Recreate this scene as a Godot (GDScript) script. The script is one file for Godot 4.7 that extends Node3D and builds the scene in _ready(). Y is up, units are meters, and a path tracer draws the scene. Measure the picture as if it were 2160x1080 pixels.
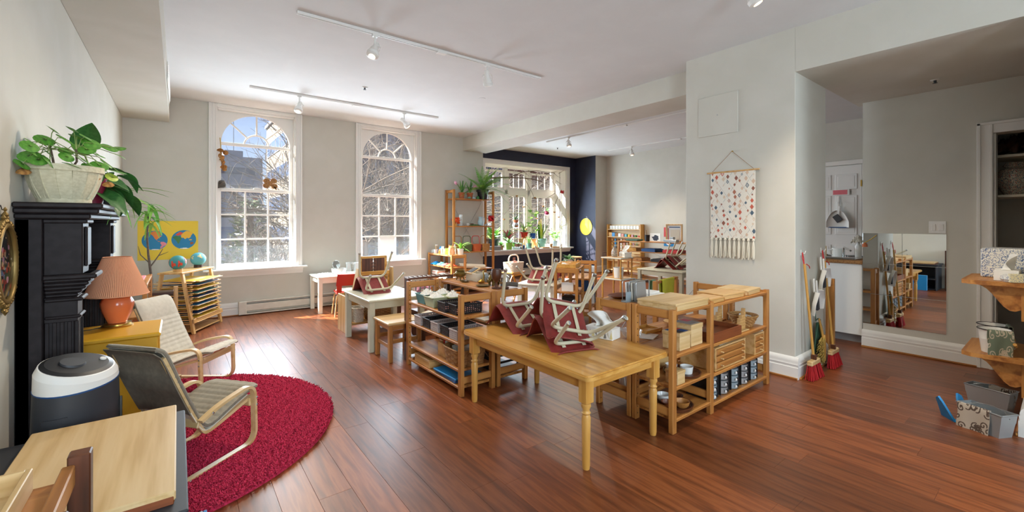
extends Node3D
# A children's classroom: tall arched windows at the back, a mantel on the left wall, low pine shelving in the middle, an alcove on the right.
# x runs along the window wall, -z points to the window wall, y is up; metres.

var M := {}
var taken := {}
var cache := {}
var rng := RandomNumberGenerator.new()

func v3(x: float, y: float, z: float) -> Vector3:
	return Vector3(x, y, z)

func v2(x: float, y: float) -> Vector2:
	return Vector2(x, y)

func _ready():
	rng.seed = 7
	setup_camera_and_light()
	make_materials()
	build_structure()
	build_outside()
	build_left_side()
	build_window_wall_things()
	build_centre()
	build_right_shelves()
	build_bay_room()
	build_alcove()
	build_ceiling_things()

func setup_camera_and_light():
	var cam := Camera3D.new()
	cam.name = "camera"
	add_child(cam)
	cam.position = v3(0, 1.37, 0)
	cam.rotation_degrees = v3(0, -37.75, 0)
	cam.projection = Camera3D.PROJECTION_FRUSTUM
	cam.near = 0.05
	cam.far = 300.0
	cam.size = 0.05 * 1080.0 / 910.0
	cam.frustum_offset = v2(0, -0.05 * 71.0 / 910.0)
	cam.current = true
	var we := WorldEnvironment.new()
	we.name = "world_environment"
	var env := Environment.new()
	we.environment = env
	env.background_mode = Environment.BG_SKY
	var sky := Sky.new()
	var sm := ProceduralSkyMaterial.new()
	sm.sky_top_color = Color(0.36, 0.56, 0.86)
	sm.sky_horizon_color = Color(0.80, 0.88, 0.97)
	sm.sky_curve = 0.22
	sm.ground_horizon_color = Color(0.62, 0.64, 0.66)
	sm.ground_bottom_color = Color(0.35, 0.35, 0.36)
	sm.sun_angle_max = 1.0
	sky.sky_material = sm
	env.sky = sky
	env.background_energy_multiplier = 0.75
	env.tonemap_mode = Environment.TONE_MAPPER_LINEAR
	env.tonemap_exposure = 1.66
	env.sdfgi_enabled = true
	env.ssao_enabled = true
	env.ssil_enabled = true
	add_child(we)
	# the sun stands behind the window wall, to the left, 40 degrees up
	var sun := DirectionalLight3D.new()
	sun.name = "sun"
	add_child(sun)
	sun.look_at_from_position(Vector3.ZERO, v3(0.82, -1.0, 0.86), Vector3.UP)
	sun.light_color = Color(1.0, 0.965, 0.92)
	sun.light_energy = 8.0
	sun.light_angular_distance = 0.6
	sun.shadow_enabled = true
	# daylight that enters through each window opening
	daylight("window_daylight", v3(0.955, 1.6, -7.44), v2(0.9, 1.7), 180.0, 5.0)
	daylight("window_daylight", v3(3.015, 1.6, -7.44), v2(0.9, 1.7), 180.0, 5.0)
	daylight("bay_daylight", v3(7.2, 1.65, -8.5), v2(2.6, 1.7), 180.0, 8.0)
	# the windows in the rear wall, behind the camera
	daylight("rear_daylight", v3(0.27, 1.75, 2.55), v2(1.3, 1.9), 0.0, 8.5)
	daylight("rear_daylight", v3(3.8, 1.75, 2.55), v2(0.7, 1.9), 0.0, 3.5)

func daylight(called: String, at: Vector3, size: Vector2, turn: float, energy: float):
	var a := AreaLight3D.new()
	a.name = called
	add_child(a, true)
	a.position = at
	a.rotation_degrees = v3(-16.0 if turn > 90.0 else 0.0, turn, 0)
	a.area_size = size
	a.light_color = Color(0.86, 0.94, 1.0)
	a.light_energy = energy
	a.area_range = 30.0
	a.shadow_enabled = true

# ---------------------------------------------------------------- naming and parenting
func numbered(n: String) -> String:
	if not taken.has(n):
		taken[n] = 0
		return n
	taken[n] += 1
	return "%s_%03d" % [n, taken[n]]

func thing(called: String, label: String, category: String, at := Vector3.ZERO, turn := 0.0, group := "") -> Node3D:
	var o := Node3D.new()
	o.name = numbered(called)
	add_child(o)
	o.position = at
	o.rotation_degrees.y = turn
	o.set_meta("label", label)
	o.set_meta("category", category)
	if group != "":
		o.set_meta("group", group)
	return o

func solo(called: String, label: String, category: String, mesh: Mesh, mat: Material, at := Vector3.ZERO, rot := Vector3.ZERO, group := "") -> MeshInstance3D:
	var o := MeshInstance3D.new()
	o.name = numbered(called)
	add_child(o)
	o.mesh = mesh
	o.material_override = mat
	o.position = at
	o.rotation_degrees = rot
	o.set_meta("label", label)
	o.set_meta("category", category)
	if group != "":
		o.set_meta("group", group)
	return o

func part(parent: Node3D, called: String, mesh: Mesh, mat: Material, at := Vector3.ZERO, rot := Vector3.ZERO) -> MeshInstance3D:
	var o := MeshInstance3D.new()
	o.name = called
	parent.add_child(o, true)
	o.mesh = mesh
	o.material_override = mat
	o.position = at
	o.rotation_degrees = rot
	return o

func copy_of(o: Node3D, label: String, at: Vector3, turn := 0.0) -> Node3D:
	var c: Node3D = o.duplicate()
	c.name = numbered(String(o.name).split("_0")[0])
	add_child(c)
	c.position = at
	c.rotation_degrees = v3(0, turn, 0)
	c.set_meta("label", label)
	return c

func structure(called: String, mesh: Mesh, mat: Material, at := Vector3.ZERO, rot := Vector3.ZERO) -> MeshInstance3D:
	var o := MeshInstance3D.new()
	o.name = called
	add_child(o, true)
	o.mesh = mesh
	o.material_override = mat
	o.position = at
	o.rotation_degrees = rot
	o.set_meta("kind", "structure")
	return o

func holder(called: String, at := Vector3.ZERO) -> Node3D:
	var o := Node3D.new()
	o.name = called
	add_child(o, true)
	o.position = at
	o.set_meta("kind", "structure")
	return o

# ---------------------------------------------------------------- mesh helpers
func new_st() -> SurfaceTool:
	var st := SurfaceTool.new()
	st.begin(Mesh.PRIMITIVE_TRIANGLES)
	return st

func vtx(st: SurfaceTool, p: Vector3, n: Vector3, uv := Vector2.ZERO):
	st.set_normal(n)
	st.set_uv(uv)
	st.add_vertex(p)

func tri(st: SurfaceTool, a: Vector3, b: Vector3, c: Vector3, n: Vector3):
	if (b - a).cross(c - a).dot(n) > 0.0:
		var t := b
		b = c
		c = t
	vtx(st, a, n)
	vtx(st, b, n)
	vtx(st, c, n)

func quad(st: SurfaceTool, a: Vector3, b: Vector3, c: Vector3, d: Vector3, n: Vector3):
	tri(st, a, b, c, n)
	tri(st, a, c, d, n)

# a, b, c, d with a normal each; order is set by the mean normal
func quad_n(st: SurfaceTool, p: Array, n: Array, uv := []):
	var mean: Vector3 = n[0] + n[1] + n[2] + n[3]
	var order := [0, 1, 2, 0, 2, 3]
	var cr: Vector3 = (p[2] - p[0]).cross(p[3] - p[1])
	if cr.dot(mean) > 0.0:
		order = [0, 2, 1, 0, 3, 2]
	for i in order:
		vtx(st, p[i], n[i], uv[i] if uv.size() else Vector2.ZERO)

func put_box(st: SurfaceTool, c: Vector3, s: Vector3, b := 0.0, basis := Basis()):
	var h := s * 0.5
	b = minf(b, minf(h.x, minf(h.y, h.z)) * 0.9)
	if b <= 0.0:
		for ax in 3:
			var u := (ax + 1) % 3
			var v := (ax + 2) % 3
			for sg in [-1.0, 1.0]:
				var q := []
				for k in [[-1, -1], [1, -1], [1, 1], [-1, 1]]:
					var p := Vector3.ZERO
					p[ax] = sg * h[ax]
					p[u] = k[0] * h[u]
					p[v] = k[1] * h[v]
					q.append(c + basis * p)
				var n := Vector3.ZERO
				n[ax] = sg
				quad(st, q[0], q[1], q[2], q[3], basis * n)
		return
	for ax in 3:
		var u := (ax + 1) % 3
		var v := (ax + 2) % 3
		for sg in [-1.0, 1.0]:
			var q := []
			for k in [[-1, -1], [1, -1], [1, 1], [-1, 1]]:
				var p := Vector3.ZERO
				p[ax] = sg * h[ax]
				p[u] = k[0] * (h[u] - b)
				p[v] = k[1] * (h[v] - b)
				q.append(c + basis * p)
			var n := Vector3.ZERO
			n[ax] = sg
			quad(st, q[0], q[1], q[2], q[3], basis * n)
		# the four edges that run along this axis
		for su in [-1.0, 1.0]:
			for sv in [-1.0, 1.0]:
				var e := []
				for k in [[-1, 0], [1, 0], [1, 1], [-1, 1]]:
					var p := Vector3.ZERO
					p[ax] = k[0] * (h[ax] - b)
					p[u] = su * (h[u] - (0.0 if k[1] == 0 else b))
					p[v] = sv * (h[v] - (b if k[1] == 0 else 0.0))
					e.append(c + basis * p)
				var n := Vector3.ZERO
				n[u] = su
				n[v] = sv
				quad(st, e[0], e[1], e[2], e[3], (basis * n).normalized())
	for sx in [-1.0, 1.0]:
		for sy in [-1.0, 1.0]:
			for sz in [-1.0, 1.0]:
				var g := v3(sx, sy, sz)
				tri(st, c + basis * (g * v3(h.x, h.y - b, h.z - b)), c + basis * (g * v3(h.x - b, h.y, h.z - b)), c + basis * (g * v3(h.x - b, h.y - b, h.z)), (basis * g).normalized())

func box(sx: float, sy: float, sz: float, b := 0.003) -> ArrayMesh:
	var key := "b%.4f,%.4f,%.4f,%.4f" % [sx, sy, sz, b]
	if not cache.has(key):
		var st := new_st()
		put_box(st, Vector3.ZERO, v3(sx, sy, sz), b)
		cache[key] = st.commit()
	return cache[key]

# several boxes in one mesh: [[centre, size], ...]
func boxes(list: Array, b := 0.003) -> ArrayMesh:
	var st := new_st()
	for k in list:
		put_box(st, k[0], k[1], b)
	return st.commit()

# box given by two corners
func span(st: SurfaceTool, a: Vector3, b: Vector3, bev := 0.0):
	put_box(st, (a + b) * 0.5, (b - a).abs(), bev)

func spans(list: Array, bev := 0.0) -> ArrayMesh:
	var st := new_st()
	for k in list:
		span(st, k[0], k[1], bev)
	return st.commit()

# profile: v2(radius, y) from bottom to top; scale of x and z for ovals
func put_lathe(st: SurfaceTool, profile: Array, seg := 20, sx := 1.0, sz := 1.0, xf := Transform3D(), sharp := 40.0):
	var m := profile.size() - 1
	var ns := []
	for i in m:
		var d: Vector2 = profile[i + 1] - profile[i]
		ns.append(v2(d.y, -d.x).normalized())
	var lim := cos(deg_to_rad(sharp))
	for i in m:
		var n0: Vector2 = ns[i]
		var n1: Vector2 = ns[i]
		if i > 0 and ns[i - 1].dot(ns[i]) > lim:
			n0 = (ns[i - 1] + ns[i]).normalized()
		if i < m - 1 and ns[i + 1].dot(ns[i]) > lim:
			n1 = (ns[i + 1] + ns[i]).normalized()
		var a: Vector2 = profile[i]
		var b: Vector2 = profile[i + 1]
		for k in seg:
			var t0 := TAU * k / seg
			var t1 := TAU * (k + 1) / seg
			var p := []
			var n := []
			for q in [[a, n0, t0], [a, n0, t1], [b, n1, t1], [b, n1, t0]]:
				var r: Vector2 = q[0]
				var w: Vector2 = q[1]
				p.append(xf * v3(r.x * cos(q[2]) * sx, r.y, r.x * sin(q[2]) * sz))
				n.append((xf.basis * v3(w.x * cos(q[2]) / sx, w.y, w.x * sin(q[2]) / sz)).normalized())
			if a.x < 1e-5:
				vtx_tri(st, p[0], p[2], p[3], n[0], n[2], n[3])
			elif b.x < 1e-5:
				vtx_tri(st, p[0], p[1], p[2], n[0], n[1], n[2])
			else:
				quad_n(st, p, n)

func vtx_tri(st: SurfaceTool, a: Vector3, b: Vector3, c: Vector3, na: Vector3, nb: Vector3, nc: Vector3):
	if (b - a).cross(c - a).dot(na + nb + nc) > 0.0:
		vtx(st, a, na)
		vtx(st, c, nc)
		vtx(st, b, nb)
	else:
		vtx(st, a, na)
		vtx(st, b, nb)
		vtx(st, c, nc)

func lathe(profile: Array, seg := 20, sx := 1.0, sz := 1.0) -> ArrayMesh:
	var st := new_st()
	put_lathe(st, profile, seg, sx, sz)
	return st.commit()

func disc_profile(r: float, y0: float, y1: float, b := 0.002) -> Array:
	return [v2(0, y0), v2(r - b, y0), v2(r, y0 + b), v2(r, y1 - b), v2(r - b, y1), v2(0, y1)]

func cyl(r: float, h: float, seg := 16, b := 0.002) -> ArrayMesh:
	var key := "c%.4f,%.4f,%d" % [r, h, seg]
	if not cache.has(key):
		cache[key] = lathe(disc_profile(r, 0, h, minf(b, minf(r, h) * 0.3)), seg)
	return cache[key]

# open vessel with wall thickness; outer: radii going up; the inside follows
func vessel(outer: Array, t: float, seg := 20, sx := 1.0, sz := 1.0) -> ArrayMesh:
	var pr := [v2(0, outer[0].y)]
	for p in outer:
		pr.append(p)
	for i in range(outer.size() - 1, -1, -1):
		var p: Vector2 = outer[i]
		pr.append(v2(maxf(p.x - t, 0.001), p.y if i > 0 else p.y + t))
	pr.append(v2(0, outer[0].y + t))
	return lathe(pr, seg, sx, sz)

# round tube along points; r is a number or one number per point
func put_tube(st: SurfaceTool, pts: Array, r, seg := 8, caps := true):
	var m := pts.size()
	var up := Vector3.UP
	var t0: Vector3 = (pts[1] - pts[0]).normalized()
	if absf(t0.dot(up)) > 0.9:
		up = Vector3.RIGHT
	var side := t0.cross(up).normalized()
	var rings := []
	for i in m:
		var t: Vector3
		if i == 0:
			t = t0
		elif i == m - 1:
			t = (pts[i] - pts[i - 1]).normalized()
		else:
			t = ((pts[i + 1] - pts[i]).normalized() + (pts[i] - pts[i - 1]).normalized()).normalized()
		side = (side - t * side.dot(t)).normalized()
		var o := t.cross(side)
		var ring := []
		var rr: float = r[i] if r is Array else r
		for k in seg:
			var a := TAU * k / seg
			ring.append([pts[i], side * cos(a) + o * sin(a), rr])
		rings.append(ring)
	for i in m - 1:
		for k in seg:
			var k2 := (k + 1) % seg
			var p := []
			var n := []
			for q in [rings[i][k], rings[i][k2], rings[i + 1][k2], rings[i + 1][k]]:
				p.append(q[0] + q[1] * q[2])
				n.append(q[1])
			quad_n(st, p, n)
	if caps:
		for e in [[0, -t0], [m - 1, (pts[m - 1] - pts[m - 2]).normalized()]]:
			var rg: Array = rings[e[0]]
			for k in seg:
				var k2 := (k + 1) % seg
				tri(st, pts[e[0]], rg[k][0] + rg[k][1] * rg[k][2], rg[k2][0] + rg[k2][1] * rg[k2][2], e[1])

func tube(pts: Array, r, seg := 8, caps := true) -> ArrayMesh:
	var st := new_st()
	put_tube(st, pts, r, seg, caps)
	return st.commit()

# corners of a path rounded off
func rounded(pts: Array, r: float, n := 5) -> Array:
	var out := [pts[0]]
	for i in range(1, pts.size() - 1):
		var a: Vector3 = pts[i - 1]
		var b: Vector3 = pts[i]
		var c: Vector3 = pts[i + 1]
		var d0 := minf(r, a.distance_to(b) * 0.48)
		var d1 := minf(r, c.distance_to(b) * 0.48)
		var p0 := b + (a - b).normalized() * d0
		var p1 := b + (c - b).normalized() * d1
		for k in n + 1:
			var t := float(k) / n
			out.append(p0.lerp(b, t).lerp(b.lerp(p1, t), t))
	out.append(pts[-1])
	return out

# a flat band (bent wood, strap) along points in a plane; side is the unit vector across it
func put_band(st: SurfaceTool, pts: Array, side: Vector3, w: float, t: float):
	var m := pts.size()
	var fr := []
	for i in m:
		var a: Vector3 = pts[maxi(i - 1, 0)]
		var b: Vector3 = pts[mini(i + 1, m - 1)]
		var tg := (b - a).normalized()
		fr.append([pts[i], tg.cross(side).normalized()])
	for i in m - 1:
		var p: Vector3 = fr[i][0]
		var q: Vector3 = fr[i + 1][0]
		var np: Vector3 = fr[i][1]
		var nq: Vector3 = fr[i + 1][1]
		var s := side * w * 0.5
		for sg in [-1.0, 1.0]:
			quad_n(st, [p + np * t * 0.5 * sg - s, p + np * t * 0.5 * sg + s, q + nq * t * 0.5 * sg + s, q + nq * t * 0.5 * sg - s], [np * sg, np * sg, nq * sg, nq * sg])
			quad(st, p + np * t * 0.5 + s * sg, q + nq * t * 0.5 + s * sg, q - nq * t * 0.5 + s * sg, p - np * t * 0.5 + s * sg, side * sg)
	for e in [0, m - 1]:
		var p: Vector3 = fr[e][0]
		var n: Vector3 = fr[e][1]
		var s := side * w * 0.5
		var out: Vector3 = (pts[0] - pts[1]).normalized() if e == 0 else (pts[m - 1] - pts[m - 2]).normalized()
		quad(st, p + n * t * 0.5 - s, p + n * t * 0.5 + s, p - n * t * 0.5 + s, p - n * t * 0.5 - s, out)

func band(pts: Array, side: Vector3, w: float, t: float) -> ArrayMesh:
	var st := new_st()
	put_band(st, pts, side, w, t)
	return st.commit()

# polygon in x, y; thickness along z, centred
func put_prism(st: SurfaceTool, poly: PackedVector2Array, depth: float, xf := Transform3D(), smooth := false):
	var idx := Geometry2D.triangulate_polygon(poly)
	var hz := depth * 0.5
	for i in range(0, idx.size(), 3):
		for sg in [-1.0, 1.0]:
			var q := []
			for k in 3:
				var v := poly[idx[i + k]]
				q.append(xf * v3(v.x, v.y, sg * hz))
			tri(st, q[0], q[1], q[2], xf.basis * v3(0, 0, sg))
	var cw := Geometry2D.is_polygon_clockwise(poly)
	var m := poly.size()
	for i in m:
		var a := poly[i]
		var b := poly[(i + 1) % m]
		var d := b - a
		var n := v2(-d.y, d.x).normalized() if cw else v2(d.y, -d.x).normalized()
		var na := n
		var nb := n
		if smooth:
			var d0 := a - poly[(i + m - 1) % m]
			var d1 := poly[(i + 2) % m] - b
			var n0 := v2(-d0.y, d0.x).normalized() if cw else v2(d0.y, -d0.x).normalized()
			var n1 := v2(-d1.y, d1.x).normalized() if cw else v2(d1.y, -d1.x).normalized()
			if n0.dot(n) > 0.7:
				na = (n0 + n).normalized()
			if n1.dot(n) > 0.7:
				nb = (n1 + n).normalized()
		var A := xf.basis * v3(na.x, na.y, 0)
		var B := xf.basis * v3(nb.x, nb.y, 0)
		quad_n(st, [xf * v3(a.x, a.y, -hz), xf * v3(b.x, b.y, -hz), xf * v3(b.x, b.y, hz), xf * v3(a.x, a.y, hz)], [A, B, B, A])

func prism(pts: Array, depth: float, smooth := false) -> ArrayMesh:
	var st := new_st()
	put_prism(st, PackedVector2Array(pts), depth, Transform3D(), smooth)
	return st.commit()

# a profile (in y, z) swept along x: mouldings
func moulding(profile: Array, length: float) -> ArrayMesh:
	var st := new_st()
	var pts := PackedVector2Array()
	for p in profile:
		pts.append(p)
	# polygon x -> z, y -> y, depth -> x
	put_prism(st, pts, length, Transform3D(Basis(v3(0, 0, 1), v3(0, 1, 0), v3(-1, 0, 0)), Vector3.ZERO), true)
	return st.commit()

# a surface from f(u, v) -> Vector3, u and v from 0 to 1; with thickness t a closed sheet
func sheet(f: Callable, nu: int, nv: int, t := 0.0) -> ArrayMesh:
	var g := []
	for i in nu + 1:
		var row := []
		for j in nv + 1:
			row.append(f.call(float(i) / nu, float(j) / nv))
		g.append(row)
	var nn := []
	for i in nu + 1:
		var row := []
		for j in nv + 1:
			var du: Vector3 = g[mini(i + 1, nu)][j] - g[maxi(i - 1, 0)][j]
			var dv: Vector3 = g[i][mini(j + 1, nv)] - g[i][maxi(j - 1, 0)]
			row.append(du.cross(dv).normalized())
		nn.append(row)
	var st := new_st()
	for i in nu:
		for j in nv:
			var c := [[i, j], [i + 1, j], [i + 1, j + 1], [i, j + 1]]
			for sg in ([1.0, -1.0] if t > 0.0 else [1.0]):
				var p := []
				var n := []
				var uv := []
				for k in c:
					p.append(g[k[0]][k[1]] + nn[k[0]][k[1]] * (t * 0.5 * sg))
					n.append(nn[k[0]][k[1]] * sg)
					uv.append(v2(float(k[0]) / nu, float(k[1]) / nv))
				quad_n(st, p, n, uv)
	if t > 0.0:
		for e in [[0, 0], [0, 1], [1, 0], [1, 1]]:
			var cnt: int = nv if e[0] == 0 else nu
			for k in cnt:
				var a: Array
				var b: Array
				if e[0] == 0:
					a = [e[1] * nu, k]
					b = [e[1] * nu, k + 1]
				else:
					a = [k, e[1] * nv]
					b = [k + 1, e[1] * nv]
				var pa: Vector3 = g[a[0]][a[1]]
				var pb: Vector3 = g[b[0]][b[1]]
				var na: Vector3 = nn[a[0]][a[1]]
				var nb: Vector3 = nn[b[0]][b[1]]
				var inward: Vector3
				if e[0] == 0:
					inward = g[1 if e[1] == 0 else nu - 1][k] - pa
				else:
					inward = g[k][1 if e[1] == 0 else nv - 1] - pa
				quad(st, pa + na * t * 0.5, pb + nb * t * 0.5, pb - nb * t * 0.5, pa - na * t * 0.5, -inward.normalized())
	return st.commit()

func joined(list: Array) -> ArrayMesh:
	var st := new_st()
	for k in list:
		st.append_from(k[0], 0, k[1] if k.size() > 1 else Transform3D())
	return st.commit()

func at(x: float, y: float, z: float) -> Transform3D:
	return Transform3D(Basis(), v3(x, y, z))

func turned(rx: float, ry: float, rz: float, x := 0.0, y := 0.0, z := 0.0) -> Transform3D:
	return Transform3D(Basis.from_euler(v3(deg_to_rad(rx), deg_to_rad(ry), deg_to_rad(rz))), v3(x, y, z))

# ---------------------------------------------------------------- materials
func noise_tex(sd: int, freq: float, ramp: Array, size := 512, kind := FastNoiseLite.TYPE_SIMPLEX_SMOOTH, oct := 4, height := 0) -> NoiseTexture2D:
	var n := FastNoiseLite.new()
	n.seed = sd
	n.frequency = freq
	n.noise_type = kind
	n.fractal_octaves = oct
	var t := NoiseTexture2D.new()
	t.width = size
	t.height = height if height > 0 else size
	t.seamless = true
	t.noise = n
	if ramp.size():
		var g := Gradient.new()
		var off := PackedFloat32Array()
		var col := PackedColorArray()
		for r in ramp:
			off.append(r[0])
			col.append(r[1])
		g.offsets = off
		g.colors = col
		t.color_ramp = g
	return t

func plain(called: String, c: Color, rough := 0.6, metal := 0.0) -> StandardMaterial3D:
	var m := StandardMaterial3D.new()
	m.resource_name = called
	m.albedo_color = c
	m.roughness = rough
	m.metallic = metal
	M[called] = m
	return m

func hx(s: String) -> Color:
	return Color.html(s)

# painted or mottled surface: two tones from noise, in the thing's own axes
func mottled(called: String, a: Color, b: Color, scale: float, rough := 0.6, world := false) -> StandardMaterial3D:
	var m := plain(called, Color.WHITE, rough)
	m.albedo_texture = noise_tex(called.hash() % 1000, 0.012, [[0.25, a], [0.75, b]], 256)
	m.uv1_triplanar = true
	m.uv1_world_triplanar = world
	m.uv1_scale = Vector3.ONE * scale
	return m

var wood_noise := {}

# wood whose grain runs along one axis of the thing; M[name + "_x"], "_y", "_z"
func wood(called: String, light: Color, mid: Color, dark: Color, rough := 0.45, fine := 14.0, along := 0.9, world := false):
	var t := noise_tex(called.hash() % 997, 0.01, [[0.18, dark], [0.42, mid], [0.62, light], [0.8, mid.lerp(light, 0.5)]], 512, FastNoiseLite.TYPE_SIMPLEX_SMOOTH, 5)
	for ax in 3:
		var k: String = called + "_" + "xyz"[ax]
		var m := plain(k, Color.WHITE, rough)
		m.albedo_texture = t
		m.uv1_triplanar = true
		m.uv1_world_triplanar = world
		var s := Vector3.ONE * fine * 0.16
		s[ax] = along * 0.16
		m.uv1_scale = s
		m.uv1_offset = v3(0.37, 0.11, 0.23)

func glass(called: String, tint: Color, alpha: float) -> StandardMaterial3D:
	var m := plain(called, Color(tint, alpha), 0.02)
	m.transparency = BaseMaterial3D.TRANSPARENCY_ALPHA
	return m

func leafy(called: String, a: Color, b: Color) -> StandardMaterial3D:
	var m := mottled(called, a, b, 14.0, 0.42)
	m.backlight_enabled = true
	m.backlight = a.lerp(b, 0.6) * 0.55
	return m

func make_materials():
	mottled("wall", hx("cdc9be"), hx("c9c5b9"), 0.6, 0.75, true)
	mottled("ceiling", hx("dbdcdc"), hx("d8d9d9"), 0.6, 0.85, true)
	mottled("blue_wall", hx("23263a"), hx("272b40"), 0.8, 0.6, true)
	plain("trim", hx("e9e6e0"), 0.4)
	plain("sash", hx("ece9e3"), 0.42)
	mottled("heater", hx("dcd6c8"), hx("d6cfc0"), 3.0, 0.45)
	plain("dark_slot", hx("9b9890"), 0.55)
	glass("pane", Color(0.93, 0.96, 0.97), 0.06)
	glass("clear_glass", Color(0.92, 0.96, 0.96), 0.16)
	glass("green_glass", Color(0.72, 0.9, 0.5), 0.35)
	plain("chrome", hx("c9cbcc"), 0.12, 1.0)
	plain("steel", hx("b0b3b5"), 0.3, 1.0)
	plain("galvanised", hx("a9adae"), 0.38, 0.6)
	plain("mirror", hx("e6e9e8"), 0.01, 1.0)
	plain("brass", hx("b59446"), 0.3, 0.9)
	plain("old_brass", hx("75602f"), 0.42, 0.75)
	plain("gold_leaf", hx("8d7340"), 0.45, 0.6)
	plain("lamp_metal", hx("e6e4df"), 0.4)
	plain("white", hx("ebe9e4"), 0.5)
	plain("paper", hx("f0eee8"), 0.8)
	plain("cream", hx("e8dfcb"), 0.6)
	plain("black", hx("1c1b1d"), 0.45)
	plain("black_plastic", hx("202124"), 0.4)
	plain("charcoal", hx("33353a"), 0.5)
	plain("grey_plastic", hx("b7a9a4"), 0.5)
	plain("rubber", hx("4b4a45"), 0.7)
	mottled("mantel", hx("1e1718"), hx("262021"), 5.0, 0.55)
	M.mantel.metallic_specular = 0.35
	plain("yellow_paint", hx("dba52b"), 0.38)
	plain("yellow_disc", hx("f0cf2e"), 0.5)
	plain("poster_yellow", hx("edcb3a"), 0.6)
	plain("sea", hx("1d7fae"), 0.55)
	plain("land_orange", hx("e8873a"), 0.55)
	plain("land_pink", hx("e88a95"), 0.55)
	plain("land_red", hx("dd4b33"), 0.55)
	plain("land_yellow", hx("efb931"), 0.55)
	plain("land_green", hx("3f7b45"), 0.55)
	plain("land_brown", hx("94552d"), 0.55)
	plain("land_sand", hx("e5d79a"), 0.6)
	plain("globe_blue", hx("5fb0bf"), 0.5)
	plain("globe_teal", hx("3d8f93"), 0.5)
	plain("ceramic_orange", hx("dc7345"), 0.18)
	plain("shade", hx("e0a27c"), 0.85)
	M.shade.backlight_enabled = true
	M.shade.backlight = Color(0.45, 0.26, 0.15)
	mottled("taupe_cloth", hx("99907f"), hx("a59c8a"), 8.0, 0.95)
	mottled("pale_cloth", hx("c9c2b3"), hx("d3ccbe"), 8.0, 0.95)
	mottled("dark_taupe", hx("7d7262"), hx("8a7f6d"), 8.0, 0.95)
	mottled("rug", hx("a81532"), hx("d4345a"), 22.0, 1.0)
	mottled("chair_shell", hx("7b2a27"), hx("872f2b"), 6.0, 0.4)
	plain("chair_red", hx("c02a22"), 0.35)
	plain("tube_beige", hx("c9bfa3"), 0.4)
	plain("sage", hx("c8c5ad"), 0.32)
	plain("pale_table", hx("e6e3d2"), 0.32)
	plain("teal_bin", hx("4c7f7f"), 0.5)
	plain("olive_bin", hx("9aa06d"), 0.5)
	plain("sage_bin", hx("a9b08d"), 0.5)
	plain("terracotta", hx("b3623a"), 0.75)
	plain("terracotta_pale", hx("c58a66"), 0.75)
	plain("soil", hx("3b2d22"), 0.95)
	plain("red_glaze", hx("b3231f"), 0.2)
	plain("blue_glaze", hx("1e4ea6"), 0.2)
	plain("green_pot", hx("6f9a87"), 0.5)
	plain("lime_pot", hx("9cc654"), 0.4)
	plain("pale_blue", hx("a9c7d4"), 0.3)
	plain("white_glaze", hx("e9e7e1"), 0.18)
	plain("burgundy", hx("8d2440"), 0.3)
	plain("grey_blue_glass", hx("8f9ca2"), 0.15)
	plain("red_bristle", hx("b3161c"), 0.7)
	plain("straw", hx("c0a255"), 0.9)
	plain("green_sheet", hx("2f5a45"), 0.5)
	plain("broom_wood", hx("c59244"), 0.4)
	plain("blue_vivid", hx("1d86c4"), 0.4)
	plain("navy", hx("1f4f86"), 0.55)
	plain("red_vivid", hx("c52b2b"), 0.45)
	plain("orange_paint", hx("e2752f"), 0.5)
	plain("peach_glass", hx("f0b98a"), 0.2)
	plain("pink", hx("dd9c8f"), 0.8)
	plain("pink_sign", hx("e0707a"), 0.6)
	mottled("towel_lime", hx("b5b233"), hx("c9c648"), 30.0, 1.0)
	mottled("towel_grey", hx("6f7468"), hx("c8c0ae"), 10.0, 1.0)
	mottled("towel_brown", hx("54463c"), hx("b6a898"), 10.0, 1.0)
	mottled("denim", hx("2f3440"), hx("565c69"), 20.0, 0.95)
	mottled("splatter", hx("e7e5dd"), hx("e7e5dd"), 5.0, 0.4)
	M.splatter.albedo_texture = noise_tex(31, 0.03, [[0.44, hx("e7e5dd")], [0.5, hx("35568f")], [0.56, hx("2d4b85")], [0.62, hx("e7e5dd")]], 256)
	mottled("floral", hx("f0e6b4"), hx("e8dca6"), 12.0, 0.8)
	M.floral.albedo_texture = noise_tex(12, 0.04, [[0.5, hx("efe6bd")], [0.66, hx("efe6bd")], [0.72, hx("6a83ad")], [0.8, hx("5a78a8")]], 256)
	mottled("vase_paint", hx("e6ddc9"), hx("e6ddc9"), 9.0, 0.25)
	M.vase_paint.albedo_texture = noise_tex(77, 0.025, [[0.3, hx("8a3530")], [0.4, hx("d9cfb8")], [0.55, hx("d9cfb8")], [0.62, hx("4e6a58")], [0.75, hx("3d4f73")]], 256)
	mottled("painted_planter", hx("d9d0b2"), hx("c9bf9e"), 18.0, 0.8)
	mottled("dried", hx("8a5a2c"), hx("c08a4a"), 20.0, 0.9)
	mottled("seedpod", hx("8d8578"), hx("3f3b36"), 60.0, 0.9)
	mottled("bark", hx("5d4a3c"), hx("7d6a58"), 20.0, 0.95)
	mottled("bark_light", hx("574f48"), hx("655c54"), 10.0, 0.95)
	wood("pine", hx("c28746"), hx("b37638"), hx("935a28"))
	wood("honey", hx("d9a559"), hx("cd9546"), hx("b87e34"), 0.3, 10.0)
	wood("beech", hx("dcb27a"), hx("d3a568"), hx("c0904f"), 0.38)
	wood("birch", hx("e0c190"), hx("d9b782"), hx("c9a46c"), 0.42)
	wood("ply", hx("d9b075"), hx("cf9f60"), hx("b98a4c"), 0.35, 8.0)
	wood("oak_dark", hx("6f4026"), hx("5e341f"), hx("43230f"), 0.4)
	wood("walnut", hx("4d3123"), hx("3f271b"), hx("2c1a11"), 0.4)
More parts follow.
